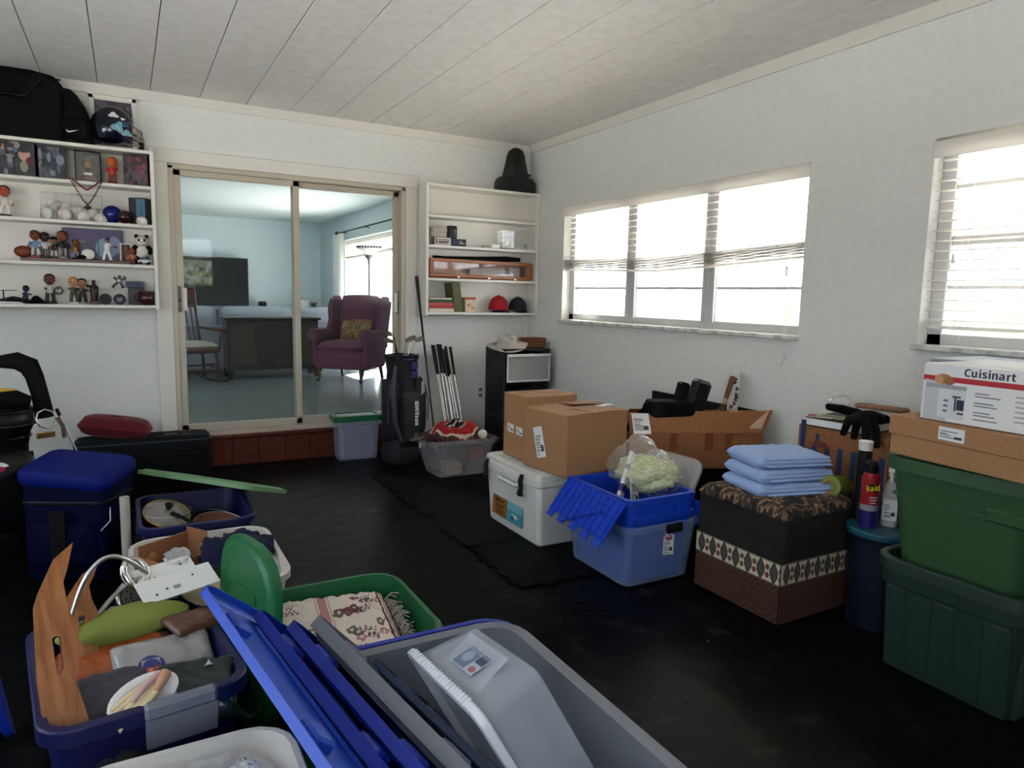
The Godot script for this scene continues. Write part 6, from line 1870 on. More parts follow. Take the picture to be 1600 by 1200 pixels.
func long_box() -> void:
	# low black trunk along the window wall carries the long box
	var o := thing("footlocker", "low black trunk under the long cardboard box by the wall", "trunk", V3(2.92, 0.001, -3.13), V3(0, -26, 0))
	part(B().cbox(V3(0, 0.19, 0), V3(0.78, 0.38, 0.30), 0.015), "body", M.black, o)
	part(B().cbox(V3(0, 0.39, 0), V3(0.80, 0.03, 0.32), 0.01), "lid", M.black_soft, o)
	part(B().cbox(V3(0, 0.34, 0.155), V3(0.05, 0.06, 0.01), 0.003), "latch", M.steel, o)
	# long box: front wall, upright front flap leaning back, back wall, ends
	var f0 := V3(2.468, 0.62, -3.04)
	var f1 := V3(3.19, 0.62, -2.725)
	var r0 := V3(2.50, 0.725, -3.11)
	var r1 := V3(3.285, 0.745, -2.745)
	var back := V3(0.13, 0, -0.26)
	o = thing("long_carton", "long brown cardboard box with raised taped flaps by the window wall", "box", V3(0, 0, 0))
	var m: Material = M.card_dark
	var th := V3(0.003, 0, -0.004)
	var slab := func(a: Vector3, b: Vector3, c: Vector3, d: Vector3) -> Mb:
		var nn := (b - a).cross(d - a).normalized() * 0.004
		return B().hexa([a, b, c, d, a + nn, b + nn, c + nn, d + nn])
	var dn := V3(0, -0.205, 0)
	part(slab.call(f0 + dn, f1 + dn, f1, f0), "front_wall", m, o)
	var flap := part(slab.call(f0, f1, r1, r0), "flap", m, o)
	var bk0 := f0 + back
	var bk1 := V3(3.335, 0.60, -2.94)
	part(slab.call(bk0 + dn, bk1 + dn, bk1, bk0), "back_wall", m, o)
	part(slab.call(bk0, bk1, V3(3.325, 0.725, -2.86), bk0 + V3(0.02, 0.1, 0.06)), "flap", m, o)
	part(slab.call(f1 + dn, bk1 + dn, bk1 + V3(0, -0.02, 0), f1 + V3(0, -0.02, 0)), "end_wall", m, o)
	part(slab.call(f0 + dn, bk0 + dn, bk0, f0), "end_wall", m, o)
	part(slab.call(f0 + dn, f1 + dn, bk1 + dn, bk0 + dn), "base", m, o)
	# tape strips across the flap
	for q in [[0.20, 0.05, 0.0], [0.42, 0.045, 0.1], [0.70, 0.05, 0.1], [0.88, 0.09, 0.05]]:
		var a := f0.lerp(f1, q[0])
		var b := f0.lerp(f1, q[0] + q[1])
		var c := r0.lerp(r1, q[0] + q[1])
		var d := r0.lerp(r1, q[0])
		var out := V3(-0.002, 0.002, 0.004)
		part(B().quad(a.lerp(d, 0.15 + q[2]) + out, b.lerp(c, 0.15 + q[2]) + out, c + out, d + out, V3(-0.4, 0.3, 1)), "tape_strip", M.tape_pale, flap)
	for q in [[0.30, 0.05], [0.56, 0.06], [0.71, 0.07]]:
		var a := f0.lerp(f1, q[0])
		var b := f0.lerp(f1, q[0] + q[1])
		part(B().quad(a + V3(-0.002, -0.1, 0.004), b + V3(-0.002, -0.1, 0.004), b + V3(-0.002, 0.0, 0.004), a + V3(-0.002, 0.0, 0.004), V3(-0.4, 0, 1)), "tape_strip", mat(C(120, 66, 36), 0.3), o)
	# printed notice on the front
	var im := pic(96, 48, C(146, 96, 58))
	for k in 4: bars(im, 3, 3 + k * 12, 90, 1, C(96, 52, 30))
	bars(im, 3, 3, 1, 42, C(96, 52, 30)); bars(im, 92, 3, 1, 42, C(96, 52, 30)); bars(im, 10, 30, 30, 6, C(104, 60, 36)); bars(im, 50, 30, 34, 6, C(104, 60, 36))
	var c := part(card(0.14, 0.075), "printed_notice", pmat(im, 0.8), o)
	c.position = f0.lerp(f1, 0.85) + V3(-0.002, -0.055, 0.006)
	c.rotation.y = -atan2(0.375, 0.86)
	stick(o, "shipping_label", 0.1, 0.13, pmat(label_img(48, 60, 16)), f0.lerp(f1, 0.1) + V3(0.0, 0.05, -0.024), V3(-36, -23.5, 0))
	# things standing in the box
	o = thing("wrapping_roll", "white wrapping paper roll with dinosaur shapes standing behind long box", "paper roll", V3(3.235, 0.42, -3.02), V3(0, 0, -1.5))
	part(B().lathe([Vector2(0.0, 0), Vector2(0.033, 0), Vector2(0.033, 0.52), Vector2(0.03, 0.52), Vector2(0.03, 0.46), Vector2(0, 0.46)], 20, true), "roll", M.paper, o)
	var rng := RandomNumberGenerator.new()
	rng.seed = 33
	for k in 16:
		var a := rng.randf_range(-0.6, 2.6) + PI * 0.25
		var y := 0.2 + 0.3 * k / 16.0
		var d := V3(-sin(a), 0, cos(a))
		var b := B()
		b.t = Transform3D(Basis(Vector3.UP, -a), d * 0.0332 + V3(0, y, 0))
		var pl := PackedVector2Array()
		for i in 9: pl.append(Vector2(cos(TAU * i / 9), sin(TAU * i / 9)) * (0.011 if i % 3 else 0.017) * rng.randf_range(0.8, 1.2))
		b.ext(pl, 0.0016)
		part(b, "print_motif", mat([C(60, 110, 70), C(180, 80, 60), C(60, 110, 120), C(170, 110, 60), C(40, 44, 40)][k % 5], 0.7), o)
	o = thing("umbrella", "closed brown umbrella with wooden handle leaning in the long box", "umbrella", V3(3.02, 0.44, -2.985), V3(0, 0, -20))
	part(B().tube([V3(0, 0, 0), V3(0, 0.2, 0), V3(0, 0.3, 0), V3(0, 0.335, 0)], [0.02, 0.045, 0.028, 0.012], 10), "canopy", mat(C(74, 44, 34), 0.7), o)
	part(B().cyl(V3(0, 0.33, 0), V3(0, 0.375, 0), 0.009), "ferrule", M.brass, o)
	part(B().tube([V3(0, 0.37, 0), V3(0, 0.42, 0), V3(0, 0.5, 0), V3(0, 0.515, 0)], [0.013, 0.015, 0.017, 0.01], 10), "handle", mat(C(120, 66, 44), 0.35), o)
	o = thing("equipment_bag", "black padded equipment bag with round white badge on long box", "bag", V3(2.76, 0.60, -3.05), V3(0, -24, 0))
	var bm: Material = M.black_soft
	part(rrs([[0.28, 0.15, 0.04, 0.0], [0.3, 0.16, 0.05, 0.03], [0.3, 0.16, 0.05, 0.15], [0.26, 0.13, 0.04, 0.19]], true, true, true), "pouch", bm, o)
	part(B(V3(0.14, 0.12, 0), V3(0, 0, -16)).cbox(V3(0, 0.08, 0), V3(0.1, 0.24, 0.1), 0.02), "sleeve", M.black, o)
	part(B(V3(0.06, 0.19, 0), V3(0, 0, -12)).cbox(V3(0, 0.05, 0), V3(0.06, 0.12, 0.08), 0.012), "pocket", bm, o)
	part(B().tube([V3(-0.13, 0.14, 0.03), V3(-0.22, 0.09, 0.05), V3(-0.26, 0.03, 0.06), V3(-0.36, 0.06, 0.05)], [0.03, 0.028, 0.02, 0.008], 8), "strap", bm, o)
	part(B(V3(-0.215, 0.05, 0.085), V3(80, 0, 0)).lathe([Vector2(0, 0), Vector2(0.03, 0), Vector2(0.03, 0.006), Vector2(0.022, 0.008), Vector2(0, 0.008)], 16), "badge", M.paper, o)
	part(B(V3(-0.213, 0.05, 0.096)).cbox(Vector3.ZERO, V3(0.018, 0.034, 0.004), 0.001), "badge_mark", M.ink, o)
	for q in [[-0.05, 0.05], [0.06, 0.075], [-0.05, 0.02]]: part(B().ell(V3(q[0], q[1], 0.08), V3(0.008, 0.006, 0.005), 8, 6), "rivet", M.steel, o)
	# black board behind
	one(B().cbox(V3(0, 0.36, 0), V3(0.02, 0.72, 1.0), 0.004), "black_board", M.black, "tall black board standing against the window wall behind long box", "board", V3(RX - 0.03, 0.0, -3.35))

# flat slab of cloth with soft edges and wrinkles
func slab(w: float, d: float, h: float, sd: int, wr := 0.004, k := 26) -> Mb:
	var nz := FastNoiseLite.new()
	nz.seed = sd
	nz.frequency = 1.0
	var b := B()
	for sg in [1.0, -1.0]:
		b.sheet(func(u, t):
			var x: float = u * 2 - 1
			var z: float = t * 2 - 1
			# crowd the grid towards the rims so that they stay round
			x = signf(x) * (1 - pow(1 - absf(x), 1.7))
			z = signf(z) * (1 - pow(1 - absf(z), 1.7))
			var ex: float = clampf((1 - absf(x)) * w / h, 0, 1)
			var ez: float = clampf((1 - absf(z)) * d / h, 0, 1)
			var e: float = sqrt(1 - pow(1 - ex, 2)) * sqrt(1 - pow(1 - ez, 2))
			var nn: float = nz.get_noise_2d(x * w * 14, z * d * 14) * wr * e
			return V3(x * w / 2, h / 2 + sg * (h / 2 * e) + nn, z * d / 2), k, k, 0.0, V3(0, sg, 0))
	return b

func right_side() -> void:
	# ottoman
	var o := thing("ottoman", "square ottoman with camouflage top and diamond pattern band", "ottoman", V3(2.60, 0.004, -2.13))
	var W := 0.47
	var D := 0.50
	var dia := pic(256, 56, C(196, 184, 158))
	for k in 7:
		var cx := 18 + k * 37
		for y in 56:
			for x in range(cx - 13, cx + 14):
				var q := absf(x - cx) / 13.0 + absf(y - 28) / 26.0
				if x >= 0 and x < 256 and q < 1.15 and absf(x - cx) < 12:
					dia.set_pixel(x, y, C(78, 74, 66) if q < 0.85 else C(48, 42, 34))
		for s in [-1, 1]:
			disc(dia, cx + 18.5, 28 + s * 10, 5, 7, C(70, 34, 24))
			disc(dia, cx + 18.5, 28 + s * 10, 3, 5, C(116, 58, 38))
	bars(dia, 0, 0, 256, 3, C(90, 84, 66)); bars(dia, 0, 53, 256, 3, C(90, 84, 66))
	var pais := pic(256, 96, C(66, 34, 22))
	for y in 96:
		for x in 256:
			var c := C(66, 36, 24)
			var q := fmod(x, 85.0) - 42.0
			var r := Vector2(q * 1.1, y - 52).length()
			if fmod(r, 14.0) < 5.0 and r < 44: c = C(84, 48, 31)
			elif r >= 44 and (x + y) % 17 < 7: c = C(88, 50, 34)
			if (x * 7 + y * 13) % 5 == 0: c = c.darkened(0.12)
			pais.set_pixel(x, y, c)
	var dm := pmat(dia, 0.9)
	var ppm := pmat(pais, 0.9)
	var dark := bump(mat(C(24, 19, 15), 0.95), 90, 0.3, 0.4, Vector3(12, 12, 12))
	part(rrs([[W - 0.02, D - 0.02, 0.02, 0.0], [W - 0.004, D - 0.004, 0.02, 0.01], [W - 0.004, D - 0.004, 0.02, 0.26], [W, D, 0.03, 0.275], [W + 0.006, D + 0.006, 0.035, 0.36], [W, D, 0.03, 0.45], [W - 0.03, D - 0.03, 0.03, 0.458]]), "body", dark, o)
	for k in 4:
		var n := part(card(W - 0.01 if k % 2 == 0 else D - 0.01, 0.10, 0.002), "diamond_band", dm, o)
		var n2 := part(card(W - 0.01 if k % 2 == 0 else D - 0.01, 0.168, 0.0015), "paisley_panel", ppm, o)
		var dist := (D if k % 2 == 0 else W) / 2 - 0.002
		for e in [[n, 0.222], [n2, 0.088]]:
			e[0].rotation.y = k * PI / 2
			e[0].position = V3(sin(k * PI / 2) * dist, e[1], cos(k * PI / 2) * dist)
	var camo := tri_tex(mat(Color.WHITE, 0.9), ntex(91, 0.012, [[0.0, C(26, 22, 18)], [0.40, C(26, 22, 18)], [0.42, C(70, 68, 52)], [0.48, C(70, 68, 52)], [0.5, C(30, 26, 20)], [0.56, C(30, 26, 20)], [0.58, C(168, 132, 98)], [0.70, C(150, 112, 80)], [0.72, C(40, 30, 22)], [1.0, C(40, 30, 22)]], 256, FastNoiseLite.TYPE_SIMPLEX_SMOOTH, 3), Vector3(2.6, 2.6, 4.6))
	var cu := part(slab(W - 0.004, D - 0.004, 0.085, 5, 0.006), "cushion_top", camo, o)
	cu.position.y = 0.425
	var pip := []
	for q in rr(W, D, 0.035, 0.456): pip.append(q[0])
	part(B().tube(pip, 0.006, 6, false, true), "piping", dark, o)
	for s in [[-1, -1], [1, -1], [1, 1], [-1, 1]]: part(B().ell(V3(s[0] * (W / 2 - 0.03), 0.004, s[1] * (D / 2 - 0.03)), V3(0.012, 0.008, 0.012), 8, 5), "glide", M.steel, o)
	# towels
	var tw := bump(mat(C(150, 176, 222), 0.95), 92, 0.25, 0.5, Vector3(14, 14, 14))
	tw.rim_enabled = true
	tw.rim = 0.3
	var ty := 0.503
	for k in 3:
		var s: float = [1.0, 0.96, 0.92][k]
		o = thing("folded_towel", ["light blue folded towel at the bottom of the stack on ottoman", "light blue folded towel in the middle of the stack on ottoman", "light blue folded towel on top of the stack on ottoman"][k], "towel", V3(2.645 + 0.006 * k, ty, -2.16 - 0.01 * k), V3(0, [-14, -12, -16][k], 0))
		var m: StandardMaterial3D = tw.duplicate()
		m.albedo_color = C(158, 184, 227)
		part(slab(0.40 * s, 0.30 * s, 0.06, 20 + k, 0.009), "outer_fold", m, o)
		for j in 3:
			var q := part(slab(0.36 * s, 0.285 * s, 0.013, 40 + k * 3 + j, 0.003, 16), "inner_fold", m, o)
			q.position = V3(0.027 - 0.004 * j, 0.008 + j * 0.0155, 0.016 - 0.005 * j)
		ty += 0.0605
	# roll of lime paper standing behind
	o = thing("paper_roll", "lime green paper roll lying behind the towels", "paper roll", V3(2.96, 0.51, -2.05), V3(0, 22, 80))
	part(B().lathe([Vector2(0.028, -0.22), Vector2(0.05, -0.22), Vector2(0.05, 0.22), Vector2(0.028, 0.22), Vector2(0.026, 0.2)], 22, true), "paper", mat(C(116, 132, 38), 0.6), o)
	part(B().lathe([Vector2(0.022, -0.225), Vector2(0.029, -0.225), Vector2(0.029, 0.225), Vector2(0.022, 0.225), Vector2(0.022, -0.225)], 18, true), "core", mat(C(150, 108, 70), 0.8), o)
	# striped moving box and the things on it
	o = carton("striped_box", "brown moving box printed with blue stripes by the window wall", V3(3.165, 0.002, -2.10), V3(0.32, 0.755, 0.49), 0, M.card_dark)
	var blue := mat(C(34, 58, 104), 0.8)
	for k in 7: part(B().cbox(V3(-0.161, 0.36 + (0.0 if k else 0.05), -0.215 + 0.072 * k), V3(0.0016, 0.62 if k else 0.74, 0.028), 0.0003), "blue_stripe", blue, o)
	for k in 4: part(B().cbox(V3(-0.115 + 0.077 * k, 0.36, 0.246), V3(0.028, 0.62, 0.0016), 0.0003), "blue_stripe", blue, o)
	part(B().cbox(V3(-0.1615, 0.70, -0.13), V3(0.0016, 0.045, 0.02), 0.0003), "blue_stripe", blue, o)
	var arch := PackedVector2Array()
	for k in 11: arch.append(Vector2(cos(PI * k / 10) * 0.05, sin(PI * k / 10) * 0.035))
	part(B(V3(-0.162, 0.655, -0.11), V3(0, -90, 0)).ext(arch, 0.0016), "printed_arch", mat(C(110, 50, 44), 0.8), o)
	o = thing("book", "black covered album lying on the striped moving box", "book", V3(3.14, 0.7575, -2.16), V3(0, 6, 0))
	part(B().cbox(V3(0, 0.022, 0), V3(0.25, 0.036, 0.3), 0.002), "pages", M.paper, o)
	var cv := B()
	cv.cbox(V3(0, 0.002, 0), V3(0.26, 0.004, 0.31), 0.001).cbox(V3(0, 0.042, 0), V3(0.26, 0.004, 0.31), 0.001).cbox(V3(0.128, 0.022, 0), V3(0.004, 0.044, 0.31), 0.001)
	part(cv, "cover", M.black, o)
	for k in 2:
		o = thing("photo_print", ["red edged photo print on the black album", "green photo print half under the red edged one"][k], "photo", V3(3.06 + 0.04 * k, 0.803 + 0.002 * k, -2.27 + 0.05 * k), V3(0, 30 - 20 * k, 0))
		part(B().cbox(V3(0, 0.001, 0), V3(0.1, 0.0015, 0.13), 0.0003), "sheet", M.paper, o)
		part(B().cbox(V3(0, 0.002, 0), V3(0.085, 0.0008, 0.11), 0.0002), "image", [mat(C(150, 50, 44), 0.5), mat(C(110, 130, 50), 0.5)][k], o)
	o = thing("work_glove", "black padded work glove draped over the striped box", "glove", V3(3.09, 0.815, -2.02), V3(0, 20, -8))
	var gl := B()
	gl.ell(V3(0, 0.02, 0), V3(0.085, 0.035, 0.07), 14, 8)
	for k in 4:
		var a := -0.5 + 0.32 * k
		gl.tube([V3(-0.05 * cos(a), 0.02, 0.06 * sin(a) - 0.01), V3(-0.12 * cos(a), 0.0 - 0.012 * k, 0.13 * sin(a)), V3(-0.16, -0.07 - 0.012 * k, 0.16 * sin(a) + 0.01)], [0.022, 0.02, 0.015], 8)
	gl.tube([V3(0.02, 0.03, -0.05), V3(-0.03, 0.045, -0.12), V3(-0.09, 0.05, -0.17)], [0.024, 0.022, 0.016], 8)
	part(gl, "glove", M.black_soft, o)
	part(B().tube([V3(0.05, 0.02, 0.06), V3(0.1, 0.025, 0.03), V3(0.1, 0.025, -0.03), V3(0.05, 0.02, -0.06)], 0.022, 8), "cuff", M.black, o)
	o = thing("cork_block", "tan cork pad lying tilted on the black glove", "pad", V3(3.15, 0.868, -2.0), V3(0, 14, -6))
	part(slab(0.1, 0.22, 0.026, 50, 0.004, 16), "pad", tri_tex(mat(Color.WHITE, 0.9), ntex(93, 0.1, [[0.0, C(120, 84, 66)], [1.0, C(170, 128, 100)]], 128), Vector3(6, 6, 6)), o)
	o = thing("plastic_wrap", "crumpled clear plastic wrap on the album", "plastic wrap", V3(3.12, 0.845, -2.19))
	var nz := FastNoiseLite.new()
	nz.seed = 3
	var pw := B()
	pw.sheet(func(u, t):
		var th: float = t * 2.2
		var ph: float = u * TAU
		var r: float = 1.0 + 0.5 * nz.get_noise_2d(u * 900, t * 400)
		return V3(sin(th) * cos(ph) * 0.06 * r, 0.02 + cos(th) * 0.05 * r, sin(th) * sin(ph) * 0.07 * r), 18, 12)
	part(pw, "film", glass(C(240, 240, 238), 0.2, 0.12), o)
	# pail with teal lid, can and spray bottle on it
	o = thing("lidded_pail", "dark blue pail with teal lid between ottoman and green totes", "pail", V3(2.80, 0.002, -1.72))
	part(B().lathe([Vector2(0, 0), Vector2(0.12, 0), Vector2(0.135, 0.38), Vector2(0.138, 0.40), Vector2(0, 0.40)], 28, true), "pail_body", mat(C(10, 14, 34), 0.4), o)
	part(B().lathe([Vector2(0.0, 0.40), Vector2(0.145, 0.40), Vector2(0.148, 0.405), Vector2(0.148, 0.42), Vector2(0.142, 0.428), Vector2(0, 0.428)], 28, true), "lid", mat(C(20, 78, 94), 0.4), o)
	var py := 0.431
	o = thing("insect_spray_can", "red and blue insect spray can on the teal lidded pail", "spray can", V3(2.735, py, -1.755), V3(0, -35, 0))
	part(B().lathe([Vector2(0, 0), Vector2(0.035, 0), Vector2(0.036, 0.005), Vector2(0.036, 0.075), Vector2(0, 0.075)], 20, true), "can_base", mat(C(34, 26, 100), 0.35), o)
	part(B().lathe([Vector2(0, 0.075), Vector2(0.0362, 0.075), Vector2(0.0362, 0.1), Vector2(0, 0.1)], 20, true), "silver_band", mat(C(150, 146, 150), 0.3), o)
	part(B().lathe([Vector2(0, 0.1), Vector2(0.036, 0.1), Vector2(0.036, 0.215), Vector2(0.028, 0.235), Vector2(0, 0.235)], 20, true), "can_body", mat(C(150, 18, 28), 0.35), o)
	part(B().lathe([Vector2(0, 0.235), Vector2(0.026, 0.235), Vector2(0.026, 0.275), Vector2(0.02, 0.285), Vector2(0, 0.285)], 16, true), "cap", M.black, o)
	words("Raid", 0.024, mat(C(236, 206, 30), 0.5), o, V3(-0.004, 0.175, 0.0365), V3(0, 0, 6), false, "lettering", 0.82, 800)
	var spl := PackedVector2Array()
	for k in 14: spl.append(Vector2(cos(TAU * k / 14), sin(TAU * k / 14) * 0.6) * (0.032 if k % 2 else 0.024))
	part(B(V3(0, 0.176, 0.0345)).ext(spl, 0.003), "black_burst", M.black, o)
	for k in 3: part(B().cbox(V3(0, 0.135 - 0.012 * k, 0.0363), V3(0.03 - 0.004 * k, 0.005, 0.0012), 0.0003), "print_line", mat(C(226, 190, 190), 0.5), o)
	o = thing("spray_bottle", "white trigger spray bottle beside the insect spray can", "spray bottle", V3(2.83, py, -1.72), V3(0, -60, 0))
	part(rrs([[0.06, 0.05, 0.02, 0.0], [0.066, 0.056, 0.024, 0.01], [0.066, 0.056, 0.024, 0.14], [0.05, 0.045, 0.02, 0.18], [0.026, 0.026, 0.012, 0.205], [0.026, 0.026, 0.012, 0.22]], true, true, true), "bottle", cloudy(C(210, 206, 200), 0.7, 0.3), o)
	part(B().cbox(V3(0, 0.075, 0.0285), V3(0.055, 0.09, 0.001), 0.0003), "label", pmat(label_img(32, 48, 44)), o)
	part(B().cyl(V3(0, 0.215, 0), V3(0, 0.245, 0), 0.017), "collar", M.paper, o)
	part(B().hexa([V3(-0.018, 0.245, -0.03), V3(0.018, 0.245, -0.03), V3(0.018, 0.245, 0.055), V3(-0.018, 0.245, 0.055), V3(-0.012, 0.285, -0.02), V3(0.012, 0.285, -0.02), V3(0.012, 0.275, 0.055), V3(-0.012, 0.275, 0.055)]), "trigger_head", M.paper, o)
	part(B().tube([V3(0, 0.245, 0.035), V3(0, 0.225, 0.04), V3(0, 0.2, 0.034)], 0.006, 6), "trigger", M.paper, o)
	o = thing("spray_can", "plain dark can with white cap behind the insect spray", "spray can", V3(2.80, py, -1.835))
	part(B().lathe([Vector2(0, 0), Vector2(0.03, 0), Vector2(0.03, 0.3), Vector2(0.02, 0.31), Vector2(0, 0.31)], 16, true), "can_body", M.black, o)
	part(B().lathe([Vector2(0, 0.31), Vector2(0.028, 0.31), Vector2(0.03, 0.35), Vector2(0, 0.355)], 16, true), "cap", M.paper, o)
	green_totes()

func green_totes() -> void:
	var gm := bump(mat(C(46, 80, 44), 0.5), 94, 0.4, 0.15, Vector3(5, 5, 5))
	var gd := bump(mat(C(28, 50, 40), 0.5), 95, 0.4, 0.15, Vector3(5, 5, 5))
	var o := thing("storage_tote", "dark green ribbed tote at the bottom of the green stack", "storage tote", V3(2.80, 0.002, -1.275))
	var w := 0.68
	var d := 0.50
	part(tote_mb(w, d, 0.44, 0.07, 0.9, 0.022, 0.005, 0.045), "tub", gd, o)
	part(rrs([[w * 0.985 + 0.02, d * 0.985 + 0.02, 0.08, 0.335], [w * 0.985 + 0.026, d * 0.985 + 0.026, 0.08, 0.345], [w + 0.024, d + 0.024, 0.08, 0.396]], false, false), "collar_band", gd, o)
	for s in [-1, 1]:
		for k in 3:
			part(B(V3(s * (w * 0.475 - 0.008), 0.17, -0.17 + 0.17 * k), V3(0, 0, s * -5)).cbox(Vector3.ZERO, V3(0.03, 0.33, 0.085), 0.008), "wall_rib", gd, o)
	for k in 4: part(B(V3(-0.24 + 0.16 * k, 0.17, d * 0.475 - 0.008), V3(4, 0, 0)).cbox(Vector3.ZERO, V3(0.09, 0.33, 0.03), 0.008), "wall_rib", gd, o)
	o = thing("storage_tote", "bright green tote stacked inside the dark green tote", "storage tote", V3(2.80, 0.40, -1.285))
	w = 0.68
	d = 0.47
	part(tote_mb(w, d, 0.41, 0.06, 0.86, 0.024, 0.005, 0.035), "tub", gm, o)
	for s in [-1, 1]: part(rrs([[0.02, d * 0.9, 0.006, -0.004], [0.02, d * 0.92, 0.006, 0.004]], true, true, false, B(V3(s * (w * 0.473), 0.28, 0))), "step_line", gm, o)
	part(B(V3(-w * 0.478, 0.29, 0.17), V3(0, 0, 6)).cbox(Vector3.ZERO, V3(0.03, 0.05, 0.14), 0.01), "handle_boss", gm, o)
	part(lid_mb(0.735, 0.52, 0.03, 0.08), "lid", gm, o).position.y = 0.402
	# flat telescoping carton
	o = thing("flat_carton", "wide flat brown carton lying on the green totes", "box", V3(2.72, 0.834, -1.07), V3(0, -6, 0))
	part(B().cbox(V3(0, 0.037, 0), V3(0.66, 0.074, 0.80), 0.003), "base", M.card, o)
	part(B().cbox(V3(0, 0.108, 0), V3(0.672, 0.07, 0.812), 0.003), "lid", M.card, o)
	stick(o, "shipping_label", 0.09, 0.045, pmat(label_img(72, 36, 55)), V3(-0.337, 0.11, -0.17), V3(0, -90, 0))
	# bread maker carton
	o = thing("appliance_carton", "white and red bread maker carton on the flat brown carton", "box", V3(2.60, 0.979, -1.14), V3(0, -2, 0))
	part(B().cbox(V3(0, 0.098, 0), V3(0.34, 0.196, 0.52), 0.004), "carton", M.paper, o)
	var im := pic(260, 98, C(226, 224, 222))
	bars(im, 0, 20, 260, 9, C(176, 26, 42))
	for y in range(26, 98):
		for x in range(4, 70):
			if x < 4 + (y - 26) * 0.0 + 40 and y > 26 + x * 0.12: im.set_pixel(x, y, C(186, 188, 192))
	for y in range(40, 92):
		for x in range(28, 74): im.set_pixel(x, y, C(206, 206, 208))
	for y in range(34, 41):
		for x in range(6, 74): im.set_pixel(x, y, C(150, 152, 158))
	bars(im, 56, 52, 3, 26, C(50, 52, 60)); bars(im, 60, 58, 12, 18, C(36, 40, 62)); bars(im, 52, 52, 14, 3, C(60, 60, 66))
	for k in 3: bars(im, 38, 60 + k * 9, 7, 3, C(80, 80, 86))
	bars(im, 62, 80, 10, 3, C(50, 50, 56))
	disc(im, 34, 24, 14, 9, C(168, 112, 70)); disc(im, 26, 25, 8, 8, C(190, 140, 96)); disc(im, 44, 27, 9, 7, C(150, 96, 58))
	for q in [[88, 42, 22], [88, 47, 40], [88, 58, 30], [88, 63, 36], [88, 74, 26], [88, 79, 34], [88, 86, 38]]: bars(im, q[0], q[1], q[2], 2, C(120, 120, 126))
	for k in 6: bars(im, 150, 40 + k * 8, 44, 2, C(150, 150, 154))
	stick(o, "printed_side", 0.516, 0.192, pmat(im, 0.4), V3(-0.1705, 0.098, 0), V3(0, -90, 0))
	words("Cuisinart", 0.026, mat(C(44, 44, 62), 0.5), o, V3(-0.1722, 0.174, -0.045), V3(0, -90, 0), false, "brand_lettering", 1.0, 800)
	part(B(V3(0.02, 0.199, 0.02), V3(0, 0, 1.2)).cbox(Vector3.ZERO, V3(0.26, 0.003, 0.5), 0.001), "top_flap", M.paper, o)
	# grey tray leaning behind, under the window sill
	o = thing("plastic_tray", "flat grey plastic tray standing behind the bread maker carton", "tray", V3(3.04, 0.98, -1.37), V3(0, 0, 0))
	part(B().cbox(V3(0, 0.085, 0), V3(0.34, 0.17, 0.5), 0.01), "tray_stack", mat(C(120, 124, 130), 0.5), o)
	part(B().cbox(V3(0, 0.175, 0), V3(0.36, 0.014, 0.52), 0.004), "rim", mat(C(150, 156, 164), 0.5), o)

# lid leaning like a file: top edge from a (far) to b (near), leaning direction up
func leaning_lid(label: String, a: Vector3, b: Vector3, lean: Vector3, w: float, m: Material, h := 0.035) -> Node3D:
	var z := (b - a).normalized()
	var x := (lean - z * lean.dot(z)).normalized()
	var y := z.cross(x)
	var L := a.distance_to(b)
	var o := thing("tote_lid", label, "lid")
	o.transform = Transform3D(Basis(x, y, z), (a + b) / 2.0 - x * w / 2.0)
	part(lid_mb(w, L, h, 0.06), "lid", m, o)
	# latch tabs and a pressed rib on the hollow side
	for s in [-1, 1]:
		part(B().cbox(V3(w / 2 - 0.05, 0.012, s * L * 0.27), V3(0.05, 0.03, 0.07), 0.006), "latch_tab", m, o)
	part(B().cbox(V3(-0.02, h * 0.8 - 0.008, 0), V3(0.014, 0.01, L - 0.2), 0.003), "rib", m, o)
	part(B().cbox(V3(w * 0.2, h * 0.8 - 0.008, 0), V3(0.014, 0.01, L - 0.2), 0.003), "rib", m, o)
	return o

func left_side() -> void:
	M.tote_blue = bump(mat(C(16, 44, 150), 0.4), 96, 0.4, 0.12, Vector3(5, 5, 5))
	M.tote_navy = bump(mat(C(8, 14, 66), 0.45), 97, 0.4, 0.12, Vector3(5, 5, 5))
	M.tote_white = bump(mat(C(198, 192, 182), 0.5), 98, 0.4, 0.12, Vector3(5, 5, 5))
	M.tote_grey = bump(mat(C(112, 116, 124), 0.45), 99, 0.4, 0.12, Vector3(5, 5, 5))
	M.tote_green = bump(mat(C(18, 96, 52), 0.45), 100, 0.4, 0.12, Vector3(5, 5, 5))
	suitcase()
	cart_bag()
	cooler_bag()
	pan_tote()
	white_tote()
	kitchen_tote()
	blanket_tote()
	nested_totes()
	wrapped_tote()

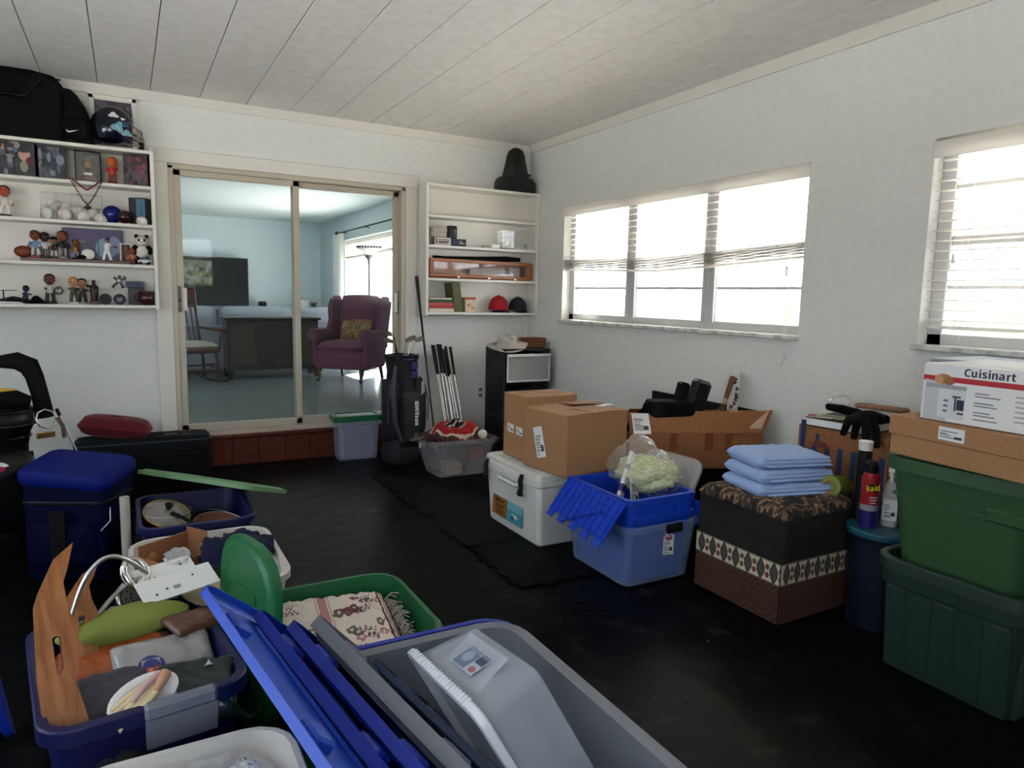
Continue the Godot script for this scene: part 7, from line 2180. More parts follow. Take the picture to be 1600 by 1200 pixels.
func suitcase() -> void:
	var o := thing("suitcase", "black soft suitcase lying flat beside the sliding door step", "suitcase", V3(0.075, 0.002, -5.545))
	var m := bump(mat(C(7, 8, 12), 0.75, 0.0, 0.35), 101, 0.3, 0.4, Vector3(9, 9, 9))
	part(rrs([[0.82, 0.26, 0.03, 0.0], [0.86, 0.29, 0.04, 0.02], [0.86, 0.29, 0.04, 0.29], [0.83, 0.27, 0.035, 0.315], [0.76, 0.22, 0.03, 0.322]], true, true, true), "shell", m, o)
	var pip := []
	for q in rr(0.858, 0.288, 0.04, 0.295): pip.append(q[0])
	part(B().tube(pip, 0.005, 6, false, true), "piping", mat(C(40, 54, 74), 0.5), o)
	for s in [[0.26, 0.06], [0.26, -0.07]]: part(B().cbox(V3(s[0], 0.324, s[1]), V3(0.05, 0.004, 0.012), 0.001), "buckle", M.chrome, o)
	part(B().cbox(V3(0.17, 0.3235, 0.02), V3(0.08, 0.003, 0.02), 0.001), "nameplate", M.steel, o)
	part(B().tube([V3(0.2, 0.2, 0.145), V3(0.22, 0.2, 0.17), V3(0.32, 0.2, 0.17), V3(0.34, 0.2, 0.145)], 0.009, 8), "handle", M.black, o)
	var red := mat(C(96, 14, 24), 0.95)
	red.rim_enabled = true
	red.rim = 0.8
	o = thing("velvet_pillow", "dark red velvet travel pillow lying on the black suitcase", "pillow", V3(-0.10, 0.40, -5.55), V3(0, -8, -9))
	part(cushion(V3(0.46, 0.15, 0.24), 14), "cushion", red, o)
	part(B().tube([V3(-0.19, 0.05, 0.06), V3(0.0, 0.075, 0.03), V3(0.2, 0.03, 0.07)], 0.012, 8), "seam", red, o)

func cart_bag() -> void:
	# large black golf cart bag at the edge of the frame
	var o := thing("golf_bag", "large black leather golf bag with round badge beside cooler bag", "golf bag", V3(-0.66, 0.002, -4.35), V3(0, 18, 0))
	var m := mat(C(5, 5, 6), 0.36, 0.0, 0.4)
	var rings := []
	for q in [[0.36, 0.34, 0.0], [0.38, 0.36, 0.02], [0.38, 0.36, 0.12], [0.35, 0.33, 0.16], [0.35, 0.33, 0.55], [0.37, 0.35, 0.62], [0.4, 0.38, 0.66], [0.4, 0.38, 0.74], [0.36, 0.34, 0.75], [0.35, 0.33, 0.68]]: rings.append(rr(q[0], q[1], 0.13, q[2]))
	part(B().loft(rings, true, true, true), "body", m, o)
	for y in [0.60, 0.665, 0.735]:
		var rg := []
		for q in rr(0.405 if y > 0.62 else 0.37, 0.385 if y > 0.62 else 0.35, 0.13, y): rg.append(q[0])
		part(B().tube(rg, 0.007, 7, false, true), "trim_ring", M.black_gloss, o)
	part(cushion(V3(0.3, 0.16, 0.42), 12), "front_pocket", m, o).transform = Transform3D(Basis.from_euler(V3(PI / 2, 0, 0)), V3(0.02, 0.33, 0.18))
	part(B(V3(0.0, 0.45, 0.245), V3(86, 0, 0)).lathe([Vector2(0, 0), Vector2(0.055, 0), Vector2(0.055, 0.004), Vector2(0.044, 0.005), Vector2(0, 0.005)], 24, true), "badge", M.paper, o)
	part(B(V3(0.0, 0.451, 0.251)).ell(Vector3.ZERO, V3(0.036, 0.036, 0.003), 16, 6), "badge_centre", mat(C(150, 24, 44), 0.5), o)
	# hardware at the side
	var hw := thing("strap_ring", "chrome and brass strap rings on the golf bag rim", "ring", V3(-0.395, 0.63, -4.32), V3(0, 30, 0))
	part(B(V3(0, 0.05, 0), V3(70, 0, 0)).tube([V3(0.05, 0, 0), V3(0.035, 0, 0.035), V3(0, 0, 0.05), V3(-0.035, 0, 0.035), V3(-0.05, 0, 0), V3(-0.035, 0, -0.035), V3(0, 0, -0.05), V3(0.035, 0, -0.035)], 0.006, 8, false, true), "ring", M.chrome, hw)
	part(B().cbox(V3(-0.02, -0.03, 0.03), V3(0.09, 0.03, 0.012), 0.004), "buckle", M.brass, hw)
	part(B().tube([V3(0.05, 0.05, 0.01), V3(0.075, 0.0, 0.012), V3(0.08, -0.06, 0.01)], 0.012, 8), "leather_strap", mat(C(96, 74, 54), 0.6), hw)
	# club covers
	o = thing("club_cover", "black boot-shaped golf club cover with tassel above the bag", "club cover", V3(-0.44, 0.74, -4.38))
	part(B().tube([V3(0.035, -0.06, 0), V3(0.02, 0.06, 0), V3(0.0, 0.16, 0), V3(-0.02, 0.215, 0), V3(-0.075, 0.245, 0), V3(-0.14, 0.24, 0), V3(-0.165, 0.225, 0)], [0.045, 0.04, 0.042, 0.05, 0.046, 0.034, 0.016], 14), "sock", M.black_soft, o)
	part(B().cyl(V3(-0.165, 0.225, 0.01), V3(-0.165, 0.165, 0.012), 0.002), "cord", M.black, o)
	part(B().lathe([Vector2(0.004, 0.17), Vector2(0.01, 0.155), Vector2(0.017, 0.125), Vector2(0.012, 0.12), Vector2(0, 0.12)], 10), "tassel", mat(C(40, 38, 50), 0.7), o).position = V3(-0.165, 0, 0.012)
	o = thing("club_cover", "yellow and black striped golf club cover lying in the bag mouth", "club cover", V3(-0.56, 0.755, -4.30), V3(0, 12, -6))
	part(B().tube([V3(-0.14, 0.0, 0), V3(-0.06, 0.03, 0), V3(0.04, 0.04, 0), V3(0.1, 0.03, 0)], [0.03, 0.05, 0.05, 0.03], 14), "sock", M.black_soft, o)
	part(B().tube([V3(-0.09, 0.065, 0.005), V3(-0.03, 0.084, 0.005), V3(0.04, 0.09, 0.005)], [0.01, 0.014, 0.006], 8), "yellow_stripe", mat(C(190, 150, 40), 0.7), o)
	part(B().cbox(V3(-0.05, 0.055, 0.042), V3(0.03, 0.016, 0.006), 0.002), "white_mark", M.paper, o)
	o = thing("golf_club", "chrome club head at the left side of the black golf bag", "golf club", V3(-0.66, 0.70, -4.30))
	part(B().cyl(V3(0, -0.2, 0), V3(0.02, 0.1, 0), 0.006), "shaft", M.chrome, o)
	part(B().ell(V3(0.045, 0.11, 0.01), V3(0.055, 0.04, 0.05), 14, 10), "club_head", M.chrome, o)
	# thin rod leaning across to the cooler bag
	o = thing("thin_rod", "thin grey rod leaning from the golf bag toward the suitcase", "rod", V3(-0.33, 0.0, -4.55))
	part(B().cyl(V3(0.2, 0.02, 0.05), V3(-0.02, 0.66, 0.02), 0.0045), "rod", M.steel, o)
	part(B().cyl(V3(-0.02, 0.66, 0.02), V3(-0.035, 0.7, 0.018), 0.009), "tip", M.black, o)

func cooler_bag() -> void:
	var m := bump(mat(C(4, 6, 40), 0.75, 0.0, 0.2), 102, 0.3, 0.3, Vector3(9, 9, 9))
	var lm := bump(mat(C(9, 22, 98), 0.6, 0.0, 0.25), 103, 0.3, 0.3, Vector3(9, 9, 9))
	var o := thing("cooler_bag", "royal blue soft cooler bag with raised lid beside the black golf bag", "cooler bag", V3(-0.235, 0.002, -3.86), V3(0, -26, 0))
	part(rrs([[0.36, 0.28, 0.04, 0.0], [0.385, 0.3, 0.05, 0.015], [0.385, 0.3, 0.05, 0.44], [0.37, 0.29, 0.045, 0.455]], true, true, true), "body", m, o)
	part(rrs([[0.39, 0.305, 0.05, 0.36], [0.395, 0.31, 0.05, 0.365], [0.395, 0.31, 0.05, 0.375], [0.39, 0.305, 0.05, 0.38]], false, false), "zipper", M.black, o)
	var ld := part(rrs([[0.40, 0.31, 0.05, 0.0], [0.42, 0.33, 0.06, 0.012], [0.42, 0.33, 0.06, 0.05], [0.39, 0.30, 0.05, 0.07]], true, true, true), "lid", lm, o)
	ld.position = V3(0.0, 0.462, 0.0)
	ld.rotation_degrees = V3(7, 0, -5)
	part(cushion(V3(0.3, 0.07, 0.22), 10), "front_pocket", m, o).transform = Transform3D(Basis.from_euler(V3(PI / 2, 0, 0)), V3(0, 0.17, 0.155))
	part(B().cbox(V3(0, 0.2, 0.193), V3(0.07, 0.3, 0.008), 0.002), "strap", M.black, o)
	part(B().tube([V3(0.19, 0.34, 0.1), V3(0.2, 0.28, 0.12), V3(0.17, 0.24, 0.15)], 0.004, 6), "zip_pull", M.steel, o)
	o = thing("plastic_tube", "beige plastic tube standing beside the blue cooler bag", "tube", V3(-0.045, 0.002, -3.545))
	part(B().lathe([Vector2(0.017, 0), Vector2(0.021, 0), Vector2(0.021, 0.42), Vector2(0.017, 0.42), Vector2(0.017, 0.0)], 16, true), "tube", mat(C(176, 168, 152), 0.5), o)
	# blue lid standing at the edge of the frame
	leaning_lid("royal blue tote lid leaning beside the kitchen tote and golf bag", V3(-0.575, 0.50, -2.9), V3(-0.435, 0.46, -2.3), V3(-0.25, 0.95, 0), 0.44, M.tote_blue)

func pan_tote() -> void:
	var o := thing("storage_tote", "navy tote of dark pans under a green lid", "storage tote", V3(0.255, 0.002, -3.70))
	part(tote_mb(0.48, 0.57, 0.295, 0.07, 0.88, 0.018), "tub", M.tote_navy, o)
	for q in [["shiny dark saucepan in the navy pan tote", V3(0.14, 0.17, -3.78), 0.11, 0.09, C(20, 18, 18), 0.2], ["brown enamel frying pan tilted in the navy pan tote", V3(0.355, 0.17, -3.60), 0.125, 0.05, C(92, 44, 26), 0.35], ["black frying pan at the far side of the navy pan tote", V3(0.35, 0.12, -3.83), 0.12, 0.05, C(16, 14, 14), 0.3]]:
		o = thing("cooking_pan", q[0], "pan", q[1], V3(14, 0, -10) if q[3] < 0.06 else Vector3.ZERO)
		var R: float = q[2]
		var H: float = q[3]
		part(B().lathe([Vector2(0, 0), Vector2(R * 0.8, 0), Vector2(R, H), Vector2(R + 0.004, H + 0.003), Vector2(R - 0.004, H), Vector2(R * 0.78, 0.006), Vector2(0, 0.006)], 24), "pan_body", mat(q[4], q[5]), o)
		var rg := []
		for k in 24: rg.append(V3(cos(TAU * k / 24) * R, H + 0.002, sin(TAU * k / 24) * R))
		part(B().tube(rg, 0.003, 6, false, true), "rim", M.steel, o)
		part(B().tube([V3(-R, H, 0), V3(-R - 0.05, H + 0.025, -0.02), V3(-R - 0.1, H + 0.03, -0.05)], [0.01, 0.009, 0.011], 8), "handle", M.black, o)
	o = thing("glass_lid", "glass pan lid with steel rim in the navy pan tote", "lid", V3(0.13, 0.285, -3.66), V3(22, 0, -12))
	part(B().lathe([Vector2(0, 0.03), Vector2(0.05, 0.026), Vector2(0.1, 0.006), Vector2(0.105, 0.0), Vector2(0.103, -0.004), Vector2(0.05, 0.022), Vector2(0, 0.026)], 24), "glass", glass(C(200, 190, 180), 0.2), o)
	part(B().lathe([Vector2(0.0, 0.03), Vector2(0.012, 0.03), Vector2(0.016, 0.045), Vector2(0.02, 0.055), Vector2(0, 0.06)], 14), "knob", M.black, o)
	var rg2 := []
	for k in 24: rg2.append(V3(cos(TAU * k / 24) * 0.106, 0, sin(TAU * k / 24) * 0.106))
	part(B().tube(rg2, 0.004, 6, false, true), "rim", M.brass, o)
	# green lid over the tote, seen edge on
	var z := (V3(0.50, 0.375, -3.60) - V3(-0.01, 0.41, -4.06)).normalized()
	var away := V3(0.062, -0.225, -0.967)   # towards the far rim of the tote
	var x := (away - z * away.dot(z)).normalized()
	o = thing("tote_lid", "sage green tote lid lying aslant over the navy pan tote", "lid")
	o.transform = Transform3D(Basis(x, z.cross(x), z), (V3(0.50, 0.375, -3.60) + V3(-0.01, 0.41, -4.06)) / 2 + x * 0.21)
	var sg := mat(C(104, 142, 96), 0.5)
	var lb := part(lid_mb(0.42, 0.68, 0.03, 0.05), "lid", sg, o)
	if (z.cross(x)).y < 0: lb.rotation.z = PI
	part(B().cbox(V3(0, 0.0, 0), V3(0.3, 0.006, 0.56), 0.002), "rib", sg, o)

func heap(w: float, h: float, d: float, sd: int, rough := 0.35, k := 28) -> Mb:
	var nz := FastNoiseLite.new()
	nz.seed = sd
	nz.frequency = 1.0
	var b := B()
	b.sheet(func(u, t):
		var th: float = t * PI
		var ph: float = u * TAU
		var q := V3(sin(th) * cos(ph), cos(th), sin(th) * sin(ph))
		var r: float = 1.0 + rough * (nz.get_noise_3d(q.x * 2.2, q.y * 2.2, q.z * 2.2) + 0.35 * nz.get_noise_3d(q.x * 6.5, q.y * 6.5, q.z * 6.5))
		return V3(q.x * w / 2 * r, h / 2 + q.y * h / 2 * r, q.z * d / 2 * r), k, k / 2, 0.0, Vector3.UP)
	return b

func white_tote() -> void:
	var o := thing("storage_tote", "white tote with cardboard box and navy cloth beside the pan tote", "storage tote", V3(0.245, 0.002, -2.945))
	part(tote_mb(0.53, 0.64, 0.295, 0.09, 0.88, 0.016), "tub", M.tote_white, o)
	o = thing("cardboard_box", "open cardboard box standing in the white tote", "box", V3(0.125, 0.15, -2.98), V3(0, 34, 0))
	var m: Material = M.card_dark
	part(B().cbox(V3(0, 0.11, -0.06), V3(0.22, 0.22, 0.005), 0.001), "wall", m, o)
	part(B().cbox(V3(0.11, 0.12, 0.0), V3(0.005, 0.24, 0.12), 0.001), "wall", m, o)
	part(B().cbox(V3(-0.11, 0.09, 0.0), V3(0.005, 0.18, 0.12), 0.001), "wall", m, o)
	part(B(V3(0, 0.075, 0.06), V3(-6, 0, 0)).cbox(Vector3.ZERO, V3(0.22, 0.15, 0.005), 0.001), "wall", m, o)
	o = one(heap(0.29, 0.20, 0.26, 61, 0.4, 36), "navy_cloth", bump(mat(C(9, 12, 52), 0.95), 104, 0.3, 0.5, Vector3(12, 12, 12)), "navy blue cloth heaped in the white tote", "cloth", V3(0.355, 0.17, -2.96))
	one(heap(0.2, 0.14, 0.3, 62, 0.3), "white_cloth", mat(C(206, 206, 208), 0.95), "white cloth beside the navy cloth in white tote", "cloth", V3(0.43, 0.15, -2.86))
	one(B().tube([V3(-0.06, 0, 0.02), V3(-0.03, 0.05, 0.0), V3(0.0, 0.09, -0.01), V3(0.03, 0.12, -0.02)], [0.026, 0.032, 0.03, 0.02], 10), "driftwood_stick", mat(C(150, 100, 48), 0.6), "knobbly wooden stick leaning in the corner of white tote", "stick", V3(0.03, 0.2, -2.99))
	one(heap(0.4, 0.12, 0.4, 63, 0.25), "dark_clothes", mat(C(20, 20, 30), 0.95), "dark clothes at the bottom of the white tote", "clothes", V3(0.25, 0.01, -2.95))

func kitchen_tote() -> void:
	var o := thing("storage_tote", "navy tote with grey clip handles full of kitchen things", "storage tote", V3(-0.025, 0.002, -2.075), V3(0, 8, 0))
	var w := 0.43
	var d := 0.60
	part(tote_mb(w, d, 0.375, 0.06, 0.86, 0.02, 0.005, 0.04), "tub", M.tote_navy, o)
	for s in [-1, 1]:
		var g := B()
		g.cbox(V3(0.06, 0.362, s * (d / 2 + 0.012)), V3(0.165, 0.04, 0.032), 0.008)
		g.hexa([V3(-0.02, 0.27, s * (d / 2 + 0.012)), V3(0.14, 0.27, s * (d / 2 + 0.012)), V3(0.14, 0.27, s * (d / 2 + 0.022)), V3(-0.02, 0.27, s * (d / 2 + 0.022)), V3(-0.022, 0.345, s * (d / 2 + 0.02)), V3(0.142, 0.345, s * (d / 2 + 0.02)), V3(0.142, 0.345, s * (d / 2 + 0.03)), V3(-0.022, 0.345, s * (d / 2 + 0.03))])
		part(g, "clip_handle", M.tote_grey, o)
	# wooden rack with two shaped ends
	var wd := tri_tex(mat(Color.WHITE, 0.4), ntex(105, 0.02, [[0.0, C(122, 70, 30)], [0.5, C(150, 92, 44)], [1.0, C(170, 110, 58)]], 256), Vector3(9, 1.2, 9))
	o = thing("wooden_rack", "wooden magazine rack with slotted handles in the kitchen tote", "rack", V3(-0.155, 0.12, -2.03))
	# scalloped end panels with a hand slot; each is two halves that meet above and below the slot
	var pl := PackedVector2Array([Vector2(0.083, 0.404), Vector2(0.041, 0.373), Vector2(0.001, 0.298), Vector2(-0.012, 0.266), Vector2(-0.028, 0.095), Vector2(-0.03, -0.03), Vector2(0.012, -0.03), Vector2(0.012, 0.095), Vector2(0.008, 0.1), Vector2(0.01, 0.182), Vector2(0.018, 0.186), Vector2(0.052, 0.36)])
	var pr := PackedVector2Array([Vector2(0.083, 0.404), Vector2(0.052, 0.36), Vector2(0.018, 0.186), Vector2(0.026, 0.18), Vector2(0.021, 0.105), Vector2(0.012, 0.095), Vector2(0.012, -0.03), Vector2(0.05, -0.03), Vector2(0.04, 0.062), Vector2(0.056, 0.13), Vector2(0.059, 0.182), Vector2(0.05, 0.251), Vector2(0.05, 0.309), Vector2(0.064, 0.345)])
	for k in 2:
		var b := B()
		b.ext(pl, 0.018)
		b.ext(pr, 0.018)
		var bd := part(b, "end_panel", wd, o)
		bd.transform = Transform3D(Basis(V3(0.9575, 0, -0.2884), V3(-0.1441, 0.8662, -0.4784), V3(0.2498, 0.4997, 0.8294)), [V3(-0.178, 0.362, -1.835), V3(-0.15, 0.36, -2.13)][k] - o.position)
		bd.scale = [V3(1.1, 1.0, 1.0), V3(1.0, 0.6, 1.0)][k]
	part(B().cbox(V3(0.0, 0.03, 0.0), V3(0.06, 0.015, 0.3), 0.002), "base", wd, o)
	# shower hose and head
	o = thing("shower_hose", "chrome shower hose looping over the kitchen tote", "hose", V3(0, 0, 0))
	var pts := []
	for k in 25:
		var t := k / 24.0
		pts.append(V3(lerpf(-0.19, 0.02, t) - 0.02 * sin(t * PI), 0.40 + 0.20 * sin(t * PI * 0.80), -2.17 - 0.10 * t))
	part(B().tube(pts, 0.0062, 8), "hose", M.chrome, o)
	var cf := B()
	for k in 96:
		var i := k / 4
		var f := (k % 4) / 4.0
		cf.tube([pts[i].lerp(pts[i + 1], f), pts[i].lerp(pts[i + 1], f + 0.12)], 0.0068, 8)
	part(cf, "hose_rings", M.chrome, o)
	pts = []
	for k in 15:
		var t := k / 14.0
		pts.append(V3(-0.15 + 0.16 * t, 0.40 + 0.09 * sin(t * PI * 0.6), -2.16 - 0.17 * t))
	part(B().tube(pts, 0.007, 8), "hose_end", M.steel, o)
	o = thing("hand_shower", "chrome shower head with dark nozzles resting on the hose", "shower head", V3(-0.02, 0.43, -2.32), V3(62, 28, 0))
	part(B().lathe([Vector2(0, -0.02), Vector2(0.03, -0.02), Vector2(0.05, 0.0), Vector2(0.058, 0.014), Vector2(0.056, 0.024), Vector2(0.046, 0.026), Vector2(0.044, 0.022), Vector2(0, 0.022)], 24), "head", M.chrome, o)
	part(B().lathe([Vector2(0, 0.0225), Vector2(0.043, 0.0225), Vector2(0.043, 0.024), Vector2(0, 0.024)], 20, true), "face_plate", mat(C(110, 100, 92), 0.4), o)
	var nzl := B()
	for k in 16:
		var a := TAU * k / 8.0
		nzl.ell(V3(cos(a) * (0.032 if k < 8 else 0.017), 0.025, sin(a) * (0.032 if k < 8 else 0.017)), V3(0.004, 0.003, 0.004), 6, 4)
	part(nzl, "nozzles", M.black, o)
	o = thing("chrome_coil", "small coiled chrome hose on top of the shower head", "hose", V3(-0.015, 0.50, -2.33), V3(58, 30, 0))
	pts = []
	for k in 33: pts.append(V3(cos(TAU * k / 20.0) * 0.034, 0.0007 * k, sin(TAU * k / 20.0) * 0.045))
	part(B().tube(pts, 0.009, 8), "coil", M.chrome, o)
	# white hang-tag packages
	for k in 2:
		o = thing("hang_tag_package", ["upper white hang-tag package with clear blister", "lower white hang-tag package lying over the pan"][k], "package", V3([0.075, 0.105][k], [0.485, 0.468][k], [-2.345, -2.285][k]), V3(32, 24, 0))
		part(B().cbox(V3(0, 0, 0), V3([0.18, 0.235][k], 0.005, [0.08, 0.085][k]), 0.001), "card", M.paper, o)
		for q in [[-0.04, 0.01], [0.05, -0.012], [-0.075, 0.02]]: part(B().cbox(V3(q[0], 0.0032, q[1]), V3(0.006, 0.001, 0.006), 0.0002), "punch_hole", M.ink, o)
		if k == 1: part(B().cbox(V3(-0.01, 0.0032, 0.012), V3(0.022, 0.001, 0.012), 0.0002), "grey_print", mat(C(150, 150, 150), 0.6), o)
		else: part(heap(0.08, 0.03, 0.06, 64, 0.5), "blister", glass(C(230, 232, 232), 0.2, 0.1), o).position = V3(0.05, 0.0, -0.04)
	# pan with a cream bottom, upside
	o = thing("cooking_pan", "black pan with a cream inside under the white packages", "pan", V3(0.185, 0.385, -2.33), V3(18, 10, -14))
	part(B().lathe([Vector2(0, 0), Vector2(0.085, 0), Vector2(0.11, 0.045), Vector2(0.114, 0.047), Vector2(0.106, 0.045), Vector2(0.083, 0.005), Vector2(0, 0.005)], 28), "pan_body", mat(C(16, 16, 24), 0.3), o)
	part(B().lathe([Vector2(0, 0.0055), Vector2(0.084, 0.0055), Vector2(0.09, 0.02), Vector2(0.0895, 0.021), Vector2(0.083, 0.008), Vector2(0, 0.008)], 28), "cream_lining", mat(C(196, 176, 134), 0.5), o)
	part(B().tube([V3(0.07, 0.04, 0.08), V3(0.1, 0.045, 0.13), V3(0.1, 0.03, 0.2)], [0.014, 0.012, 0.015], 8), "handle", M.black, o)
	# lime cloth, orange pouch
	o = thing("oven_mitt", "lime green padded oven mitt lying across the kitchen tote", "oven mitt", V3(-0.04, 0.37, -2.20), V3(-4, 5, 3))
	var lime := bump(mat(C(124, 134, 58), 0.9), 106, 0.12, 0.7, Vector3(7, 7, 7))
	var lm := B()
	var nz := FastNoiseLite.new()
	nz.seed = 8
	lm.sheet(func(u, t):
		var th: float = t * PI
		var ph: float = u * TAU
		var q := V3(cos(th), sin(th) * cos(ph), sin(th) * sin(ph))
		var taper: float = 1.0 - 0.25 * pow(absf(q.x), 2.0)
		var r: float = 1.0 + 0.12 * nz.get_noise_3d(q.x * 150, q.y * 150, q.z * 150)
		return V3(q.x * 0.172, 0.035 + q.y * 0.05 * taper * r, q.z * 0.072 * taper * r), 26, 30, 0.0, Vector3.UP)
	part(lm, "mitt", lime, o)
	part(B().cbox(V3(0.02, 0.078, -0.005), V3(0.014, 0.003, 0.02), 0.001), "tag", mat(C(120, 128, 130), 0.7), o)
	o = thing("leather_pouch", "orange brown leather pouch under the lime oven mitt", "pouch", V3(-0.075, 0.285, -2.13), V3(10, -6, 4))
	part(slab(0.29, 0.17, 0.085, 71, 0.012, 22), "pouch", mat(C(152, 74, 34), 0.35), o)
	part(B().tube([V3(-0.11, 0.082, -0.05), V3(0.0, 0.092, -0.06), V3(0.11, 0.08, -0.05)], 0.004, 6), "zipper", mat(C(90, 44, 24), 0.5), o)
	# grey cap with red piping and gold braid
	o = thing("felt_hat", "grey felt hat with red piping and gold braid in kitchen tote", "hat", V3(-0.085, 0.285, -1.955), V3(18, 22, -6))
	part(slab(0.24, 0.17, 0.07, 72, 0.014, 22), "felt", bump(mat(C(70, 68, 74), 0.95), 107, 0.3, 0.4, Vector3(12, 12, 12)), o)
	part(B().tube([V3(-0.105, 0.05, 0.075), V3(-0.085, 0.07, 0.0), V3(-0.07, 0.06, -0.075)], 0.004, 6), "red_piping", mat(C(110, 20, 34), 0.8), o)
	var gb := B()
	for k in 12: gb.ell(V3(0.115 + 0.006 * sin(k), 0.055 - 0.002 * k, -0.05 + 0.009 * k), V3(0.01, 0.008, 0.006), 6, 4)
	part(gb, "gold_braid", mat(C(176, 128, 40), 0.5, 0.3), o)
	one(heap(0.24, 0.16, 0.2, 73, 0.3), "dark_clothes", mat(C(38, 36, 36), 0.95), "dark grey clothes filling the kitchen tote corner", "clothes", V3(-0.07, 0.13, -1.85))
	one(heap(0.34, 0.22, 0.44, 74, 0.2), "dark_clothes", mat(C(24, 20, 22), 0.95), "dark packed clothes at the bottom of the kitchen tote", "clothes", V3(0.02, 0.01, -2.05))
	one(B().cbox(Vector3.ZERO, V3(0.02, 0.03, 0.015), 0.004), "red_clip", mat(C(190, 20, 30), 0.5), "tiny red clip beside the wooden rack", "clip", V3(-0.155, 0.365, -1.975))
	# clear bag with a round sticker
	o = thing("snack_bag", "clear packet with round blue and orange sticker in kitchen tote", "packet", V3(0.05, 0.315, -2.06), V3(30, 8, -3))
	part(slab(0.25, 0.16, 0.05, 75, 0.01, 20), "packet", mat(C(150, 146, 142), 0.25), o)
	var si := pic(64, 64, C(150, 146, 142))
	disc(si, 32, 32, 31, 31, C(34, 44, 110))
	for y in range(32, 64):
		for x in 64:
			if Vector2(x - 32, y - 32).length() < 30 and (y > 40 or (x * 3 + y) % 7 < 3): si.set_pixel(x, y, C(176, 74, 50))
	disc(si, 26, 46, 8, 6, C(196, 140, 110)); disc(si, 42, 50, 7, 5, C(150, 40, 34))
	var st := part(B().lathe([Vector2(0, 0), Vector2(0.034, 0), Vector2(0.034, 0.002), Vector2(0, 0.002)], 24, true), "sticker", mat(C(34, 44, 110), 0.4), o)
	st.position = V3(-0.04, 0.052, 0.02)
	var stp := part(B().quad(V3(-0.023, 0, 0.023), V3(0.023, 0, 0.023), V3(0.023, 0, -0.023), V3(-0.023, 0, -0.023), Vector3.UP), "sticker_print", pmat(si, 0.4), o)
	stp.position = V3(-0.04, 0.0545, 0.02)
	one(slab(0.2, 0.1, 0.03, 76, 0.008, 16), "brown_packet", mat(C(96, 60, 44), 0.35), "brown glossy packet beside the blue lid in kitchen tote", "packet", V3(0.15, 0.375, -2.17), V3(10, 30, -8))
	# dark green bag with white marks
	o = thing("green_packet", "dark green packet with white bird marks behind the clip handle", "packet", V3(0.12, 0.30, -1.88), V3(22, -10, 0))
	part(slab(0.2, 0.18, 0.07, 77, 0.012, 20), "packet", mat(C(14, 30, 32), 0.3), o)
	for q in [[-0.055, -0.02, 0.02], [-0.04, 0.04, 0.022], [0.03, -0.05, 0.014]]:
		part(B(V3(q[0], 0.073, q[1]), V3(-90, 30, 0)).ext(PackedVector2Array([Vector2(-q[2], 0), Vector2(-q[2] * 0.2, q[2] * 0.4), Vector2(q[2] * 0.4, q[2]), Vector2(q[2] * 0.2, q[2] * 0.1), Vector2(q[2] * 0.5, -q[2] * 0.6), Vector2(-q[2] * 0.2, -q[2] * 0.2)]), 0.002), "white_mark", mat(C(160, 172, 172), 0.5), o)
	# white bowl with gloves
	o = thing("melamine_dish", "white oval dish tipped over the near rim of kitchen tote", "dish", V3(-0.005, 0.365, -1.83), V3(42, 30, 12))
	part(B().lathe([Vector2(0, 0), Vector2(0.06, 0.002), Vector2(0.085, 0.025), Vector2(0.088, 0.026), Vector2(0.084, 0.029), Vector2(0.058, 0.007), Vector2(0, 0.006)], 28), "dish", M.paper, o)
	o.scale = V3(0.95, 0.9, 0.55)
	o = thing("rubber_gloves", "cream and pink rubber gloves crumpled on the white dish", "gloves", V3(0.0, 0.385, -1.82), V3(34, 28, 12))
	o.scale = V3(0.75, 0.9, 0.75)
	var rg := B()
	rg.t = Transform3D(Basis(), Vector3.ZERO)
	for k in 5: rg.tube([V3(0.07 - 0.01 * k, 0.005 + 0.004 * k, -0.02 + 0.01 * k), V3(0.0, 0.014, -0.012 + 0.012 * k), V3(-0.06, 0.006, -0.01 + 0.016 * k), V3(-0.115, -0.006 + 0.006 * sin(k * 2.0), 0.0 + 0.018 * k)], [0.016, 0.013, 0.011, 0.008], 8)
	part(rg, "cream_glove", mat(C(206, 186, 144), 0.6), o)
	part(B().tube([V3(0.05, 0.03, -0.02), V3(0.0, 0.034, -0.004), V3(-0.05, 0.024, 0.02)], [0.012, 0.01, 0.008], 8), "pink_glove", mat(C(196, 160, 158), 0.6), o)
	part(B().tube([V3(0.07, 0.026, -0.01), V3(0.045, 0.034, 0.012), V3(0.02, 0.03, 0.03)], [0.02, 0.018, 0.01], 8), "tan_glove", mat(C(190, 140, 106), 0.6), o)

